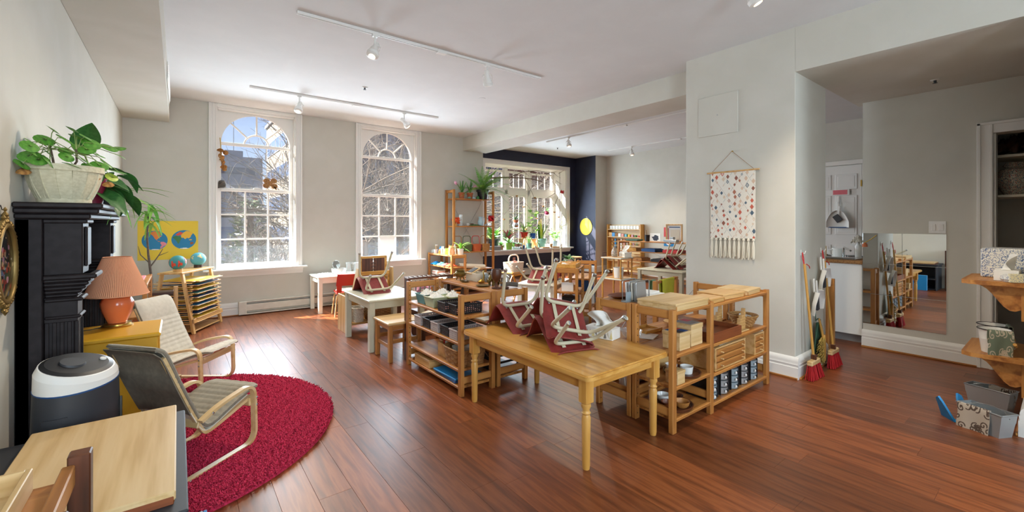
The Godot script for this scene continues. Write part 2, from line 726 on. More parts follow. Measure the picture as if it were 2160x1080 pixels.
	wood("cherry_tray", hx("8a4a26"), hx("7b3f1f"), hx("642f16"), 0.4)
	wood("rattan", hx("b98b52"), hx("a5763f"), hx("7f562a"), 0.7, 60.0, 60.0)
	wood("whitewash", hx("ece2d3"), hx("e3d7c6"), hx("cfc1ac"), 0.7, 60.0, 60.0)
	wood("bearwood", hx("a87a45"), hx("96683a"), hx("7d5229"), 0.7, 40.0, 40.0)
	# laminate floor: four tones of one cherry decor
	for k in 5:
		var f: float = [1.0, 0.88, 1.08, 0.95, 1.15][k]
		var m := plain("floor_%d" % k, Color(f, f, f).clamp(Color.BLACK, Color(1.2, 1.2, 1.2)), 0.36)
		m.albedo_color = Color(minf(f, 1.0), minf(f, 1.0), minf(f, 1.0))
		var l := 1.0 if f <= 1.0 else f
		m.albedo_texture = noise_tex(40 + k, 0.008, [[0.15, hx("623319") * l], [0.4, hx("784021") * l], [0.6, hx("864b28") * l], [0.82, hx("723c1f") * l]], 512, FastNoiseLite.TYPE_SIMPLEX_SMOOTH, 5)
		m.uv1_triplanar = true
		m.uv1_world_triplanar = true
		m.uv1_scale = v3(3.6, 3.6, 0.3)
		m.uv1_offset = v3(0.13 * k, 0.0, 0.29 * k)
	leafy("leaf_pilea", hx("4f8a2f"), hx("6da63f"))
	leafy("leaf_dark", hx("2f5f2c"), hx("44783a"))
	leafy("leaf_light", hx("7fb04a"), hx("9cc763"))
	leafy("leaf_yellow", hx("a9bb3e"), hx("bccb52"))
	leafy("leaf_fern", hx("5d9a3c"), hx("79b352"))
	leafy("leaf_grey", hx("7d9a72"), hx("98ad8a"))
	plain("stem", hx("8fa35a"), 0.6)
	plain("petal_pink", hx("d79bb0"), 0.7)
	plain("petal_red", hx("c9232b"), 0.7)
	plain("petal_orange", hx("ec5d2b"), 0.8)
	# outside
	mottled("ext_ground", hx("4c4841"), hx("57524a"), 0.3, 0.95)
	mottled("ext_cream", hx("645d50"), hx("6b6456"), 0.3, 0.9)
	mottled("ext_grey", hx("727884"), hx("7b818e"), 0.3, 0.9)
	mottled("ext_slate", hx("353d50"), hx("404a5e"), 0.5, 0.6)
	mottled("ext_brick", hx("76402e"), hx("834a36"), 2.0, 0.9)
	mottled("ext_white", hx("8b8f98"), hx("82868f"), 0.6, 0.8)
	mottled("ext_roof", hx("a9abb0"), hx("b2b4b9"), 2.0, 0.9)
	plain("ext_glass", hx("4c6184"), 0.15)
	leafy("needle", hx("3d4f2c"), hx("55663a"))

# ---------------------------------------------------------------- the setting
const BASE_PROFILE := [Vector2(0, 0), Vector2(0.03, 0), Vector2(0.03, 0.10), Vector2(0.024, 0.105), Vector2(0.024, 0.12), Vector2(0.028, 0.126), Vector2(0.022, 0.14), Vector2(0.024, 0.152), Vector2(0.018, 0.172), Vector2(0.008, 0.185), Vector2(0, 0.19)]

# a baseboard on a wall: from a to b on the floor, the room on the right-hand side when turn is 0
func baseboard(called: String, a: Vector3, length: float, turn: float):
	var o := structure(called, moulding(BASE_PROFILE, length), M.trim, a)
	o.rotation_degrees.y = turn
	var shoe := part(o, "shoe_strip", box(length, 0.018, 0.014, 0.004), M.pine_x, v3(0, 0.009, 0.037))
	shoe.name = "shoe_strip"

func build_floor():
	var fl := structure("floor", spans([[v3(-0.9, -0.2, -9.0), v3(9.8, -0.013, 3.0)]]), M.walnut_x)
	var w := 0.16
	var ln := 1.28
	var near := box(w - 0.0008, 0.012, ln - 0.0008, 0.0006)
	var far := []
	var n := 0
	var ix := 0
	var x := -0.57 + w * 0.5
	while x < 9.4:
		var z := 2.6 - ln * fmod(0.37 * ix + 0.21 * (ix % 3), 1.0)
		while z > -8.6:
			var zc := z - ln * 0.5
			var seen := x < 5.95 and zc < 0.3 and zc > -7.5 and x > zc * -0.06 - 0.9
			# only what lies in front of the lens and on the near side of the room counts as near
			var fwd := x * 0.612 - zc * 0.79
			var side := x * 0.79 + zc * 0.612
			if seen and fwd > 0.9 and absf(side) < fwd * 1.35 + 0.6 and n < 290:
				var p := part(fl, "plank", near, M["floor_%d" % ((ix * 7 + int(absf(zc) * 3.7)) % 5)], v3(x, -0.006, zc))
				p.name = "plank" if n == 0 else "plank_%03d" % n
				n += 1
			else:
				far.append([v3(x, -0.006, clampf(zc, -8.6, 2.6)), v3(w - 0.0008, 0.012, ln - 0.0008)])
			z -= ln
		x += w
		ix += 1
	var rest := part(fl, "far_planks", boxes(far, 0.0), M.floor_0)
	rest.set_meta("kind", "stuff")

func build_structure():
	build_floor()
	structure("wall_left", spans([[v3(-0.9, 0, -7.85), v3(-0.57, 3.4, 2.95)]]), M.wall)
	structure("wall_back", spans([
		[v3(-0.57, 0, -7.7), v3(0.44, 3.4, -7.5)], [v3(1.467, 0, -7.7), v3(2.49, 3.4, -7.5)], [v3(3.56, 0, -7.7), v3(5.04, 3.4, -7.5)],
		[v3(0.44, 0, -7.7), v3(1.467, 0.66, -7.5)], [v3(2.49, 0, -7.7), v3(3.56, 0.66, -7.5)],
		[v3(0.44, 3.05, -7.7), v3(1.467, 3.4, -7.5)], [v3(2.49, 3.05, -7.7), v3(3.56, 3.4, -7.5)]]), M.wall)
	structure("wall_return", spans([[v3(4.75, 0, -8.9), v3(5.04, 3.4, -7.7)]]), M.wall)
	structure("wall_bay", spans([
		[v3(5.04, 0, -8.9), v3(5.8, 3.4, -8.6)], [v3(8.6, 0, -8.9), v3(8.98, 3.4, -8.6)],
		[v3(5.8, 0, -8.9), v3(8.6, 0.63, -8.6)], [v3(5.8, 2.84, -8.9), v3(8.6, 3.4, -8.6)]]), M.blue_wall)
	structure("wall_chimney_blue", spans([[v3(8.94, 0, -8.6), v3(8.98, 3.4, -7.851)]]), M.blue_wall)
	structure("wall_chimney", spans([[v3(8.98, 0, -8.9), v3(9.8, 3.4, -7.85)], [v3(8.9401, 0, -7.8505), v3(8.98, 3.4, -7.85)]]), M.wall)
	structure("wall_right", spans([[v3(9.4, 0, -7.85), v3(9.8, 3.4, 1.8)]]), M.wall)
	structure("wall_rear", spans([
		[v3(-0.57, 0, 2.6), v3(-0.45, 3.4, 2.95)], [v3(1.0, 0, 2.6), v3(3.4, 3.4, 2.95)], [v3(4.2, 0, 2.6), v3(4.4, 3.4, 2.95)], [v3(3.4, 0, 2.6), v3(4.2, 0.7, 2.95)], [v3(3.4, 2.8, 2.6), v3(4.2, 3.4, 2.95)],
		[v3(-0.45, 0, 2.6), v3(1.0, 0.7, 2.95)], [v3(-0.45, 2.8, 2.6), v3(1.0, 3.4, 2.95)]]), M.wall)
	structure("wall_kitchen_rear", spans([[v3(6.15, 0, 1.5), v3(9.4, 3.4, 1.8)]]), M.wall)
	# the pier with the wall hanging, the header over the alcove and the pier at the right edge
	structure("wall_pier", spans([[v3(4.28, 0, -2.5), v3(5.05, 3.4, -1.47)]], 0.004), M.wall)
	structure("wall_header", spans([[v3(4.28, 2.69, -1.47), v3(6.15, 3.4, 1.8)]]), M.wall)
	structure("wall_pier_right", spans([[v3(4.28, 0, -0.17), v3(5.05, 2.69, 2.95)]]), M.wall)
	structure("wall_mirror_side", spans([[v3(6.0, 0, -1.4), v3(6.15, 2.69, -0.43)], [v3(6.0, 2.2, -0.43), v3(6.15, 2.69, 0.5)], [v3(6.0, 0, 0.5), v3(6.15, 2.69, 1.8)]]), M.wall)
	structure("wall_alcove_end", spans([[v3(5.05, 0, 1.5), v3(6.0, 2.69, 1.8)]]), M.wall)
	structure("wall_closet", spans([[v3(6.72, 0, -0.75), v3(6.8, 2.6, 0.8)], [v3(6.15, 0, -0.8), v3(6.8, 2.6, -0.75)], [v3(6.15, 0, 0.75), v3(6.8, 2.6, 0.8)], [v3(6.15, 2.55, -0.75), v3(6.72, 2.6, 0.75)]]), M.wall)
	structure("ceiling", spans([[v3(-0.9, 3.08, -7.85), v3(4.55, 3.4, 2.95)]]), M.ceiling)
	structure("ceiling_bay_room", spans([[v3(4.55, 3.18, -8.9), v3(9.8, 3.4, -1.47)], [v3(6.15, 3.18, -1.47), v3(9.8, 3.4, 1.8)]]), M.ceiling)
	structure("trim_beam", spans([[v3(4.55, 2.815, -7.5), v3(5.11, 3.3, -2.5)]], 0.003), M.wall)
	structure("trim_soffit", spans([[v3(-0.57, 2.73, -7.5), v3(-0.09, 3.3, 2.6)]], 0.003), M.wall)
	# baseboards
	baseboard("baseboard_back", v3(0.07, 0, -7.5), 1.28, 0)
	baseboard("baseboard_back_right", v3(4.0, 0, -7.5), 2.08, 0)
	baseboard("baseboard_left", v3(-0.57, 0, -5.85), 3.3, 90)
	baseboard("baseboard_pier", v3(4.28, 0, -1.985), 1.09, -90)
	baseboard("baseboard_pier_side", v3(4.665, 0, -1.47), 0.77, 0)
	baseboard("baseboard_mirror", v3(6.0, 0, -0.97), 0.87, -90)
	baseboard("baseboard_pier_right", v3(4.665, 0, -0.17), 0.83, 180)
	baseboard("baseboard_chimney", v3(9.17, 0, -7.85), 0.46, 0)
	baseboard("baseboard_chimney_blue", v3(8.94, 0, -8.225), 0.75, -90)
	baseboard("baseboard_right", v3(9.4, 0, -4.0), 7.6, -90)
	baseboard("baseboard_bay", v3(7.0, 0, -8.6), 3.9, 0)
	arched_window("window_1", 0.953)
	arched_window("window_2", 3.015)
	bay_window()
	rear_window()
	# closet door frame on the mirror wall
	var t := holder("trim_closet_frame", v3(6.0, 0, 0))
	part(t, "jamb", spans([[v3(-0.022, 0, -0.535), v3(0, 2.3, -0.43)], [v3(-0.034, 0, -0.535), v3(-0.022, 2.3, -0.51)], [v3(-0.03, 0, -0.455), v3(-0.022, 2.3, -0.435)], [v3(0, 0, -0.43), v3(0.15, 2.2, -0.415)]], 0.003), M.trim)
	part(t, "head", spans([[v3(-0.022, 2.2, -0.43), v3(0, 2.3, 0.6)], [v3(-0.034, 2.28, -0.535), v3(-0.022, 2.305, 0.6)]], 0.003), M.trim)
	for y in [2.0, 1.62]:
		part(t, "closet_shelf", box(0.5, 0.025, 1.45, 0.003), M.cream, v3(0.45, y, 0.0))

# one tall window: casing, sill, arched head with a fan of bars, an upper sheet of glass and a lower sash of nine panes
func arched_window(called: String, xc: float):
	var w := holder(called, v3(xc, 0, 0))
	var zg := -7.62
	for s in [-1.0, 1.0]:
		part(w, "casing", spans([[v3(s * 0.515, 0.69, -7.5), v3(s * 0.605, 3.08, -7.478)], [v3(s * 0.585, 0.69, -7.478), v3(s * 0.61, 3.08, -7.462)], [v3(s * 0.515, 0.69, -7.478), v3(s * 0.53, 3.08, -7.468)], [v3(s * 0.548, 0.69, -7.478), v3(s * 0.563, 3.08, -7.472)]], 0.004), M.trim)
		part(w, "jamb", spans([[v3(s * 0.5, 0.69, -7.7), v3(s * 0.515, 3.05, -7.5)]], 0.0), M.trim)
		part(w, "stile", spans([[v3(s * 0.455, 0.69, -7.66), v3(s * 0.5, 2.53, -7.59)]], 0.003), M.sash)
	part(w, "head_moulding", spans([[v3(-0.515, 3.03, -7.5), v3(0.515, 3.08, -7.475)], [v3(-0.498, 3.0, -7.56), v3(0.498, 3.049, -7.503)]], 0.005), M.trim)
	part(w, "sill", spans([[v3(-0.68, 0.66, -7.7), v3(0.68, 0.69, -7.41)]], 0.008), M.trim)
	part(w, "apron", moulding([v2(0, 0), v2(0.02, 0.004), v2(0.024, 0.03), v2(0.04, 0.05), v2(0.05, 0.075), v2(0.05, 0.09), v2(0, 0.09)], 1.24), M.trim, v3(0, 0.57, -7.5))
	# arched panel
	var pts := [v2(-0.5, 2.52), v2(-0.5, 3.05), v2(0.5, 3.05), v2(0.5, 2.52)]
	for k in 25:
		var a := PI * k / 24.0
		pts.append(v2(0.455 * cos(a), 2.53 + 0.455 * sin(a)))
	var st := new_st()
	put_prism(st, PackedVector2Array(pts), 0.05, at(0, 0, -7.6), true)
	part(w, "arch_panel", st.commit(), M.trim)
	var arc := []
	for k in 13:
		var a := PI * k / 12.0
		arc.append(v3(0.165 * cos(a), 2.53 + 0.165 * sin(a), zg))
	part(w, "fan_bar", tube(arc, 0.013, 6), M.sash)
	for deg in [43.0, 90.0, 137.0]:
		var a := deg_to_rad(deg)
		var d := v3(cos(a), sin(a), 0)
		part(w, "fan_bar", tube([v3(0, 2.53, zg) + d * 0.165, v3(0, 2.53, zg) + d * 0.458], 0.013, 6), M.sash)
	part(w, "transom", box(0.92, 0.04, 0.05, 0.004), M.sash, v3(0, 2.53, zg))
	part(w, "meeting_rail", box(0.92, 0.045, 0.06, 0.004), M.sash, v3(0, 1.85, zg + 0.02))
	part(w, "bottom_rail", box(0.92, 0.075, 0.05, 0.004), M.sash, v3(0, 0.722, zg + 0.02))
	for x in [-0.152, 0.152]:
		part(w, "muntin", box(0.022, 1.08, 0.03, 0.004), M.sash, v3(x, 1.3, zg + 0.02))
	for y in [1.118, 1.485]:
		part(w, "muntin", box(0.92, 0.022, 0.03, 0.004), M.sash, v3(0, y, zg + 0.021))
	part(w, "sash_lock", boxes([[v3(0, 1.882, -7.585), v3(0.09, 0.018, 0.03)]], 0.004), M.lamp_metal)
	# glass
	for i in 3:
		for j in 3:
			part(w, "pane", box(0.29, 0.35, 0.004, 0.0), M.pane, v3((i - 1) * 0.304, [0.94, 1.302, 1.665][j], zg + 0.01))
	part(w, "pane", box(0.91, 0.64, 0.004, 0.0), M.pane, v3(0, 2.19, zg))
	var cuts := [0.0, 43.0, 90.0, 137.0, 180.0]
	for k in 4:
		var poly := []
		for i in 7:
			var a := deg_to_rad(lerpf(cuts[k], cuts[k + 1], i / 6.0))
			poly.append(v2(cos(a), sin(a)) * 0.165)
		for i in 7:
			var a := deg_to_rad(lerpf(cuts[k + 1], cuts[k], i / 6.0))
			poly.append(v2(cos(a), sin(a)) * 0.455)
		part(w, "pane", prism(poly, 0.004), M.pane, v3(0, 2.53, zg))
	var half := []
	for i in 13:
		var a := PI * i / 12.0
		half.append(v2(cos(a), sin(a)) * 0.163)
	part(w, "pane", prism(half, 0.004), M.pane, v3(0, 2.53, zg))

func bay_sash(w: Node3D, x0: float, x1: float, y0: float, y1: float, cols: int, rows: int, z: float):
	var cx := (x0 + x1) * 0.5
	var cy := (y0 + y1) * 0.5
	part(w, "sash_frame", spans([[v3(x0 - 0.05, y0 - 0.05, z - 0.03), v3(x0, y1 + 0.05, z + 0.04)], [v3(x1, y0 - 0.05, z - 0.03), v3(x1 + 0.05, y1 + 0.05, z + 0.04)], [v3(x0, y0 - 0.05, z - 0.03), v3(x1, y0, z + 0.04)], [v3(x0, y1, z - 0.03), v3(x1, y1 + 0.05, z + 0.04)]], 0.004), M.sash)
	for i in range(1, cols):
		part(w, "muntin", box(0.02, y1 - y0, 0.025, 0.003), M.sash, v3(lerpf(x0, x1, float(i) / cols), cy, z))
	for j in range(1, rows):
		part(w, "muntin", box(x1 - x0, 0.02, 0.024, 0.003), M.sash, v3(cx, lerpf(y0, y1, float(j) / rows), z))
	var px := (x1 - x0) / cols
	var py := (y1 - y0) / rows
	for i in cols:
		for j in rows:
			part(w, "pane", box(px - 0.02, py - 0.02, 0.004, 0.0), M.pane, v3(x0 + px * (i + 0.5), y0 + py * (j + 0.5), z))

func bay_window():
	var w := holder("window_3")
	# casing on the blue wall
	part(w, "casing", spans([[v3(8.58, 0.69, -8.6), v3(8.67, 2.81, -8.57)], [v3(8.645, 0.69, -8.57), v3(8.675, 2.88, -8.552)], [v3(5.73, 0.69, -8.6), v3(5.82, 2.81, -8.57)]], 0.004), M.trim)
	part(w, "casing_head", spans([[v3(5.73, 2.81, -8.6), v3(8.67, 2.9, -8.57)], [v3(5.73, 2.88, -8.57), v3(8.675, 2.91, -8.55)]], 0.004), M.trim)
	part(w, "sill", spans([[v3(5.8, 0.65, -9.2), v3(8.6, 0.69, -8.6)], [v3(5.68, 0.65, -8.6), v3(8.74, 0.69, -8.47)]], 0.006), M.trim)
	part(w, "apron", moulding([v2(0, 0), v2(0.02, 0.004), v2(0.024, 0.03), v2(0.05, 0.06), v2(0.06, 0.085), v2(0.06, 0.1), v2(0, 0.1)], 2.98), M.trim, v3(7.21, 0.555, -8.6))
	part(w, "reveal", spans([[v3(8.55, 0.69, -9.2), v3(8.6, 2.84, -8.6)], [v3(5.8, 0.69, -9.2), v3(5.84, 2.84, -8.6)], [v3(5.8, 2.8, -9.2), v3(8.6, 2.84, -8.6)], [v3(8.53, 0.69, -8.86), v3(8.55, 2.8, -8.82)]], 0.003), M.trim)
	part(w, "bay_roof", spans([[v3(5.7, 2.84, -9.3), v3(8.7, 2.95, -8.9)], [v3(5.7, 0.4, -9.3), v3(8.7, 0.65, -8.9)], [v3(5.6, 0.4, -9.3), v3(5.8, 2.95, -8.9)], [v3(8.6, 0.4, -9.3), v3(8.8, 2.95, -8.9)]], 0.0), M.ext_white)
	part(w, "transom", box(2.72, 0.13, 0.12, 0.004), M.sash, v3(7.2, 2.175, -9.1))
	for x in [6.81, 7.58]:
		part(w, "mullion", box(0.1, 2.1, 0.12, 0.005), M.sash, v3(x, 1.75, -9.1))
	for u in [[5.9, 6.7], [6.92, 7.46], [7.7, 8.48]]:
		bay_sash(w, u[0], u[1], 2.29, 2.68, 3, 1, -9.1)
		bay_sash(w, u[0], u[1], 0.75, 2.06, 3, 3, -9.1)

func rear_window():
	var w := holder("window_4")
	part(w, "sash_frame", spans([[v3(-0.45, 0.7, 2.7), v3(1.0, 0.77, 2.76)], [v3(-0.45, 2.73, 2.7), v3(1.0, 2.8, 2.76)], [v3(-0.45, 0.7, 2.7), v3(-0.38, 2.8, 2.76)], [v3(0.93, 0.7, 2.7), v3(1.0, 2.8, 2.76)], [v3(0.24, 0.7, 2.7), v3(0.31, 2.8, 2.76)]], 0.004), M.sash)
	for x in [-0.07, 0.62]:
		part(w, "pane", box(0.62, 1.96, 0.004, 0.0), M.pane, v3(x, 1.75, 2.73))
	part(w, "sash_frame", spans([[v3(3.4, 0.7, 2.7), v3(4.2, 0.77, 2.76)], [v3(3.4, 2.73, 2.7), v3(4.2, 2.8, 2.76)], [v3(3.4, 0.7, 2.7), v3(3.47, 2.8, 2.76)], [v3(4.13, 0.7, 2.7), v3(4.2, 2.8, 2.76)]], 0.004), M.sash)
	part(w, "pane", box(0.66, 1.96, 0.004, 0.0), M.pane, v3(3.8, 1.75, 2.73))

# ---------------------------------------------------------------- outside the windows
func grow(st: SurfaceTool, p: Vector3, d: Vector3, ln: float, r: float, depth: int, g: RandomNumberGenerator):
	var pts := [p]
	var rs := [r]
	var q := p
	var dir := d
	for k in 3:
		dir = (dir + v3(g.randf_range(-1, 1), g.randf_range(-0.5, 0.8), g.randf_range(-1, 1)) * 0.13).normalized()
		q += dir * ln / 3.0
		pts.append(q)
		rs.append(r * (1.0 - 0.13 * (k + 1)))
	put_tube(st, pts, rs, 5 if depth > 3 else 3, false)
	if depth == 0:
		return
	var n := g.randi_range(2, 3) + (1 if depth > 2 else 0)
	for k in n:
		var side := v3(g.randf_range(-1, 1), g.randf_range(-0.35, 0.6), g.randf_range(-1, 1)).normalized()
		grow(st, pts[1 + k % 3], (dir * 0.75 + side * 0.85).normalized(), ln * g.randf_range(0.55, 0.78), r * 0.68, depth - 1, g)

func bare_tree(label: String, x: float, z: float, h: float, sd: int, lean := Vector3.ZERO):
	var g := RandomNumberGenerator.new()
	g.seed = sd
	var t := thing("bare_tree", label, "tree", v3(x, -4, z), 0, "bare trees outside the windows")
	var st := new_st()
	put_tube(st, [Vector3.ZERO, v3(0.1, h * 0.25, 0), v3(0.05, h * 0.5, 0.05) + lean], [0.15, 0.12, 0.09], 8)
	part(t, "trunk", st.commit(), M.bark)
	var sb := new_st()
	for k in 7:
		var a := TAU * k / 7.0 + g.randf()
		grow(sb, v3(0.07, h * (0.3 + 0.03 * k), 0.03) + lean * 0.6, v3(cos(a), g.randf_range(0.35, 1.1), sin(a)).normalized(), h * g.randf_range(0.26, 0.36), 0.042, 5, g)
	part(t, "branches", sb.commit(), M.bark_light)

func evergreen(label: String, x: float, z: float, h: float, r: float, sd: int):
	var g := RandomNumberGenerator.new()
	g.seed = sd
	var t := thing("evergreen_tree", label, "tree", v3(x, -4, z), 0, "evergreens outside the left window")
	part(t, "trunk", cyl(0.12, h * 0.95, 8), M.bark)
	var st := new_st()
	for k in 900:
		var f := g.randf()
		var a := g.randf() * TAU
		var rr := r * (1.0 - f * 0.85) * sqrt(g.randf_range(0.2, 1.0))
		var p := v3(cos(a) * rr, h * (0.12 + 0.88 * f), sin(a) * rr)
		var d := v3(cos(a), g.randf_range(-0.5, 0.5), sin(a)).normalized() * g.randf_range(0.15, 0.32)
		var s := d.cross(v3(g.randf_range(-1, 1), g.randf_range(-1, 1), g.randf_range(-1, 1))).normalized() * 0.05
		tri(st, p - s, p + s, p + d, d.cross(s).normalized())
		tri(st, p - s * 0.6 + d * 0.3, p + s * 0.6 + d * 0.3, p + d * 1.2 + v3(0, 0.06, 0), d.cross(s).normalized())
	part(t, "foliage", st.commit(), M.needle)

func build_outside():
	structure("ground_outside", spans([[v3(-60, -4.3, -120), v3(90, -4, -9.6)], [v3(-60, -4.3, 3.2), v3(90, -4, 60)]]), M.ext_ground)
	# pale office block: its sunlit side shows in the left window, its shaded end in the right one
	var o := thing("office_building", "cream office block with ribbon windows seen through the left arched window", "building", v3(7.7, -4, -30))
	part(o, "wall", spans([[v3(0, 0, -24), v3(15, 15.6, 0)]]), M.ext_cream)
	part(o, "roof_edge", spans([[v3(-0.15, 15.6, -24.15), v3(15.1, 15.9, 0.1)]]), M.ext_white)
	for lv in 5:
		var y := 13.0 - lv * 2.9
		for k in 9:
			var zc := -1.6 - k * 2.55
			var wn := part(o, "window", box(0.12, 1.45, 2.35, 0.0), M.ext_white, v3(0.0, y, zc))
			part(wn, "pane", box(0.06, 1.25, 1.0, 0.0), M.ext_glass, v3(-0.05, 0, 0.55))
			part(wn, "pane", box(0.06, 1.25, 1.0, 0.0), M.ext_glass, v3(-0.05, 0, -0.55))
	part(o, "end_wall", spans([[v3(0.3, 0, 0), v3(15, 15.2, 0.1)]]), M.ext_slate)
	for k in 7:
		part(o, "wall_mullion", box(0.1, 15.0, 0.12, 0.0), M.ext_white, v3(1.2 + k * 2.1, 7.6, 0.15))
	for k in 8:
		part(o, "wall_band", box(14.6, 0.07, 0.1, 0.0), M.ext_white, v3(7.6, 1.2 + k * 1.85, 0.15))
	part(o, "wall_pier", box(0.62, 15.4, 0.3, 0.0), M.ext_white, v3(4.35, 7.7, 0.2))
	var gb := thing("tower_building", "distant grey office building with a roof hut behind the left arched window", "building", v3(0, -4, -90))
	part(gb, "wall", spans([[v3(-14, 0, -10), v3(12.2, 17.0, 0)]]), M.ext_grey)
	part(gb, "roof_hut", spans([[v3(6.4, 17.0, -6), v3(9.2, 18.1, -0.5)]]), M.ext_grey)
	part(gb, "mast", cyl(0.08, 6.5, 6), M.steel, v3(7.9, 18.1, -2))
	for lv in 4:
		part(gb, "window", box(9.0, 1.2, 0.2, 0.0), M.ext_slate, v3(6.5, 14.5 - lv * 3.2, 0.0))
	# a gabled house between them
	var h := thing("gabled_house", "pale gabled house with a sunlit roof below the left arched window", "house", v3(1.0, -4, -36))
	part(h, "wall", spans([[v3(-4, 0, -8), v3(4.2, 5.9, 0)]]), M.ext_white)
	var st := new_st()
	put_prism(st, PackedVector2Array([v2(-4.6, 5.7), v2(0.4, 8.6), v2(4.9, 5.7), v2(4.9, 5.9), v2(0.4, 8.9), v2(-4.6, 5.9)]), 9.0, at(0, 0, -4))
	part(h, "roof", st.commit(), M.ext_roof)
	var sg := new_st()
	put_prism(sg, PackedVector2Array([v2(-4, 5.7), v2(4.2, 5.7), v2(0.4, 8.5)]), 0.2, at(0, 0, -0.1))
	part(h, "gable", sg.commit(), M.ext_grey)
	part(h, "window", box(1.1, 1.3, 0.2, 0.0), M.ext_glass, v3(1.6, 4.4, 0))
	part(h, "chimney", box(0.4, 1.2, 0.4, 0.0), M.ext_brick, v3(3.6, 6.6, -2))
	var br := thing("brick_building", "orange brick building seen through the bay window", "building", v3(24, -4, -32))
	part(br, "wall", spans([[v3(0, 0, -20), v3(7, 11.5, 0)]]), M.ext_brick)
	for lv in 3:
		for k in 4:
			var wn := part(br, "window", box(0.15, 1.6, 1.1, 0.0), M.ext_white, v3(0, 3 + lv * 3.2, -2.4 - k * 4.6))
			part(wn, "pane", box(0.06, 1.4, 0.9, 0.0), M.ext_glass, v3(-0.07, 0, 0))
	var sl := thing("slate_building", "blue grey office building standing behind the bay window", "building", v3(32, -4, -34))
	part(sl, "wall", spans([[v3(0, 0, -12), v3(40, 14, 0)]]), M.ext_slate)
	for k in 8:
		part(sl, "window_band", box(38.0, 0.5, 0.2, 0.0), M.ext_white, v3(20, 1.5 + k * 1.6, 0.05))
	bare_tree("bare tree with pale branches in front of the gabled house", 1.5, -15, 5.4, 11)
	bare_tree("bare tree in front of the cream office block", 3.1, -17, 6.6, 23)
	bare_tree("bare tree filling the left of the right arched window", 4.6, -13.6, 9.6, 31)
	bare_tree("bare tree filling the right of the right arched window", 6.6, -15.5, 10.2, 47)
	bare_tree("bare tree outside the left lights of the bay window", 11.4, -16, 7.0, 53)
	bare_tree("bare tree outside the middle lights of the bay window", 13.6, -17.5, 8.0, 61)
	bare_tree("bare tree outside the right lights of the bay window", 16.6, -17, 8.4, 67)
	evergreen("dark evergreen outside the middle panes of the left window", 2.1, -18.5, 6.2, 1.5, 5)
	evergreen("low evergreen outside the lowest panes of the left window", 1.2, -13.5, 4.2, 1.2, 8)

# ---------------------------------------------------------------- left side: mantel, chairs, rug
func loft(rings: Array, seg := 28) -> ArrayMesh:
	# each ring: [half width x, half depth z, y, tilt along x, tilt along z]
	var st := new_st()
	var m := rings.size()
	var pt := func(i: int, k: int) -> Vector3:
		var r: Array = rings[i]
		var a := TAU * k / seg
		var x: float = r[0] * cos(a)
		var z: float = r[1] * sin(a)
		return v3(x, r[2] + r[3] * x + r[4] * z, z)
	for i in m - 1:
		for k in seg:
			var p := [pt.call(i, k), pt.call(i, k + 1), pt.call(i + 1, k + 1), pt.call(i + 1, k)]
			var n := []
			for q in [[i, k], [i, k + 1], [i + 1, k + 1], [i + 1, k]]:
				var lo: int = i
				var hi: int = i + 1
				var up: Vector3 = pt.call(hi, q[1]) - pt.call(lo, q[1])
				var tg: Vector3 = pt.call(q[0], q[1] + 1) - pt.call(q[0], q[1] - 1)
				if tg.length() < 1e-6:
					tg = pt.call(lo, q[1] + 1) - pt.call(lo, q[1] - 1)
				n.append(up.cross(tg).normalized())
			quad_n(st, p, n)
	return st.commit()

func leaf_round(r: float, cup := 0.12) -> ArrayMesh:
	return sheet(func(u: float, v: float) -> Vector3:
		var a := u * TAU
		var q := v * r
		return v3(cos(a) * q, -cup * r * v * v + 0.03 * r * sin(3.0 * a) * v, sin(a) * q * 0.86), 14, 3)

func leaf_long(l: float, w: float, droop: float, point := 1.0) -> ArrayMesh:
	return sheet(func(u: float, v: float) -> Vector3:
		var wid := w * pow(sin(PI * minf(0.04 + 0.955 * u, 1.0)), 0.8 * point) * (1.25 - 0.5 * u)
		var s := (v - 0.5) * 2.0
		return v3(s * wid * 0.5, droop * -u * u * l + absf(s) * wid * 0.16, u * l), 10, 4)

func flower_pot(r0: float, r1: float, h: float) -> ArrayMesh:
	return vessel([v2(r0, 0), v2(lerpf(r0, r1, 0.78), h * 0.78), v2(r1 * 1.08, h * 0.8), v2(r1 * 1.1, h)], 0.006, 20)

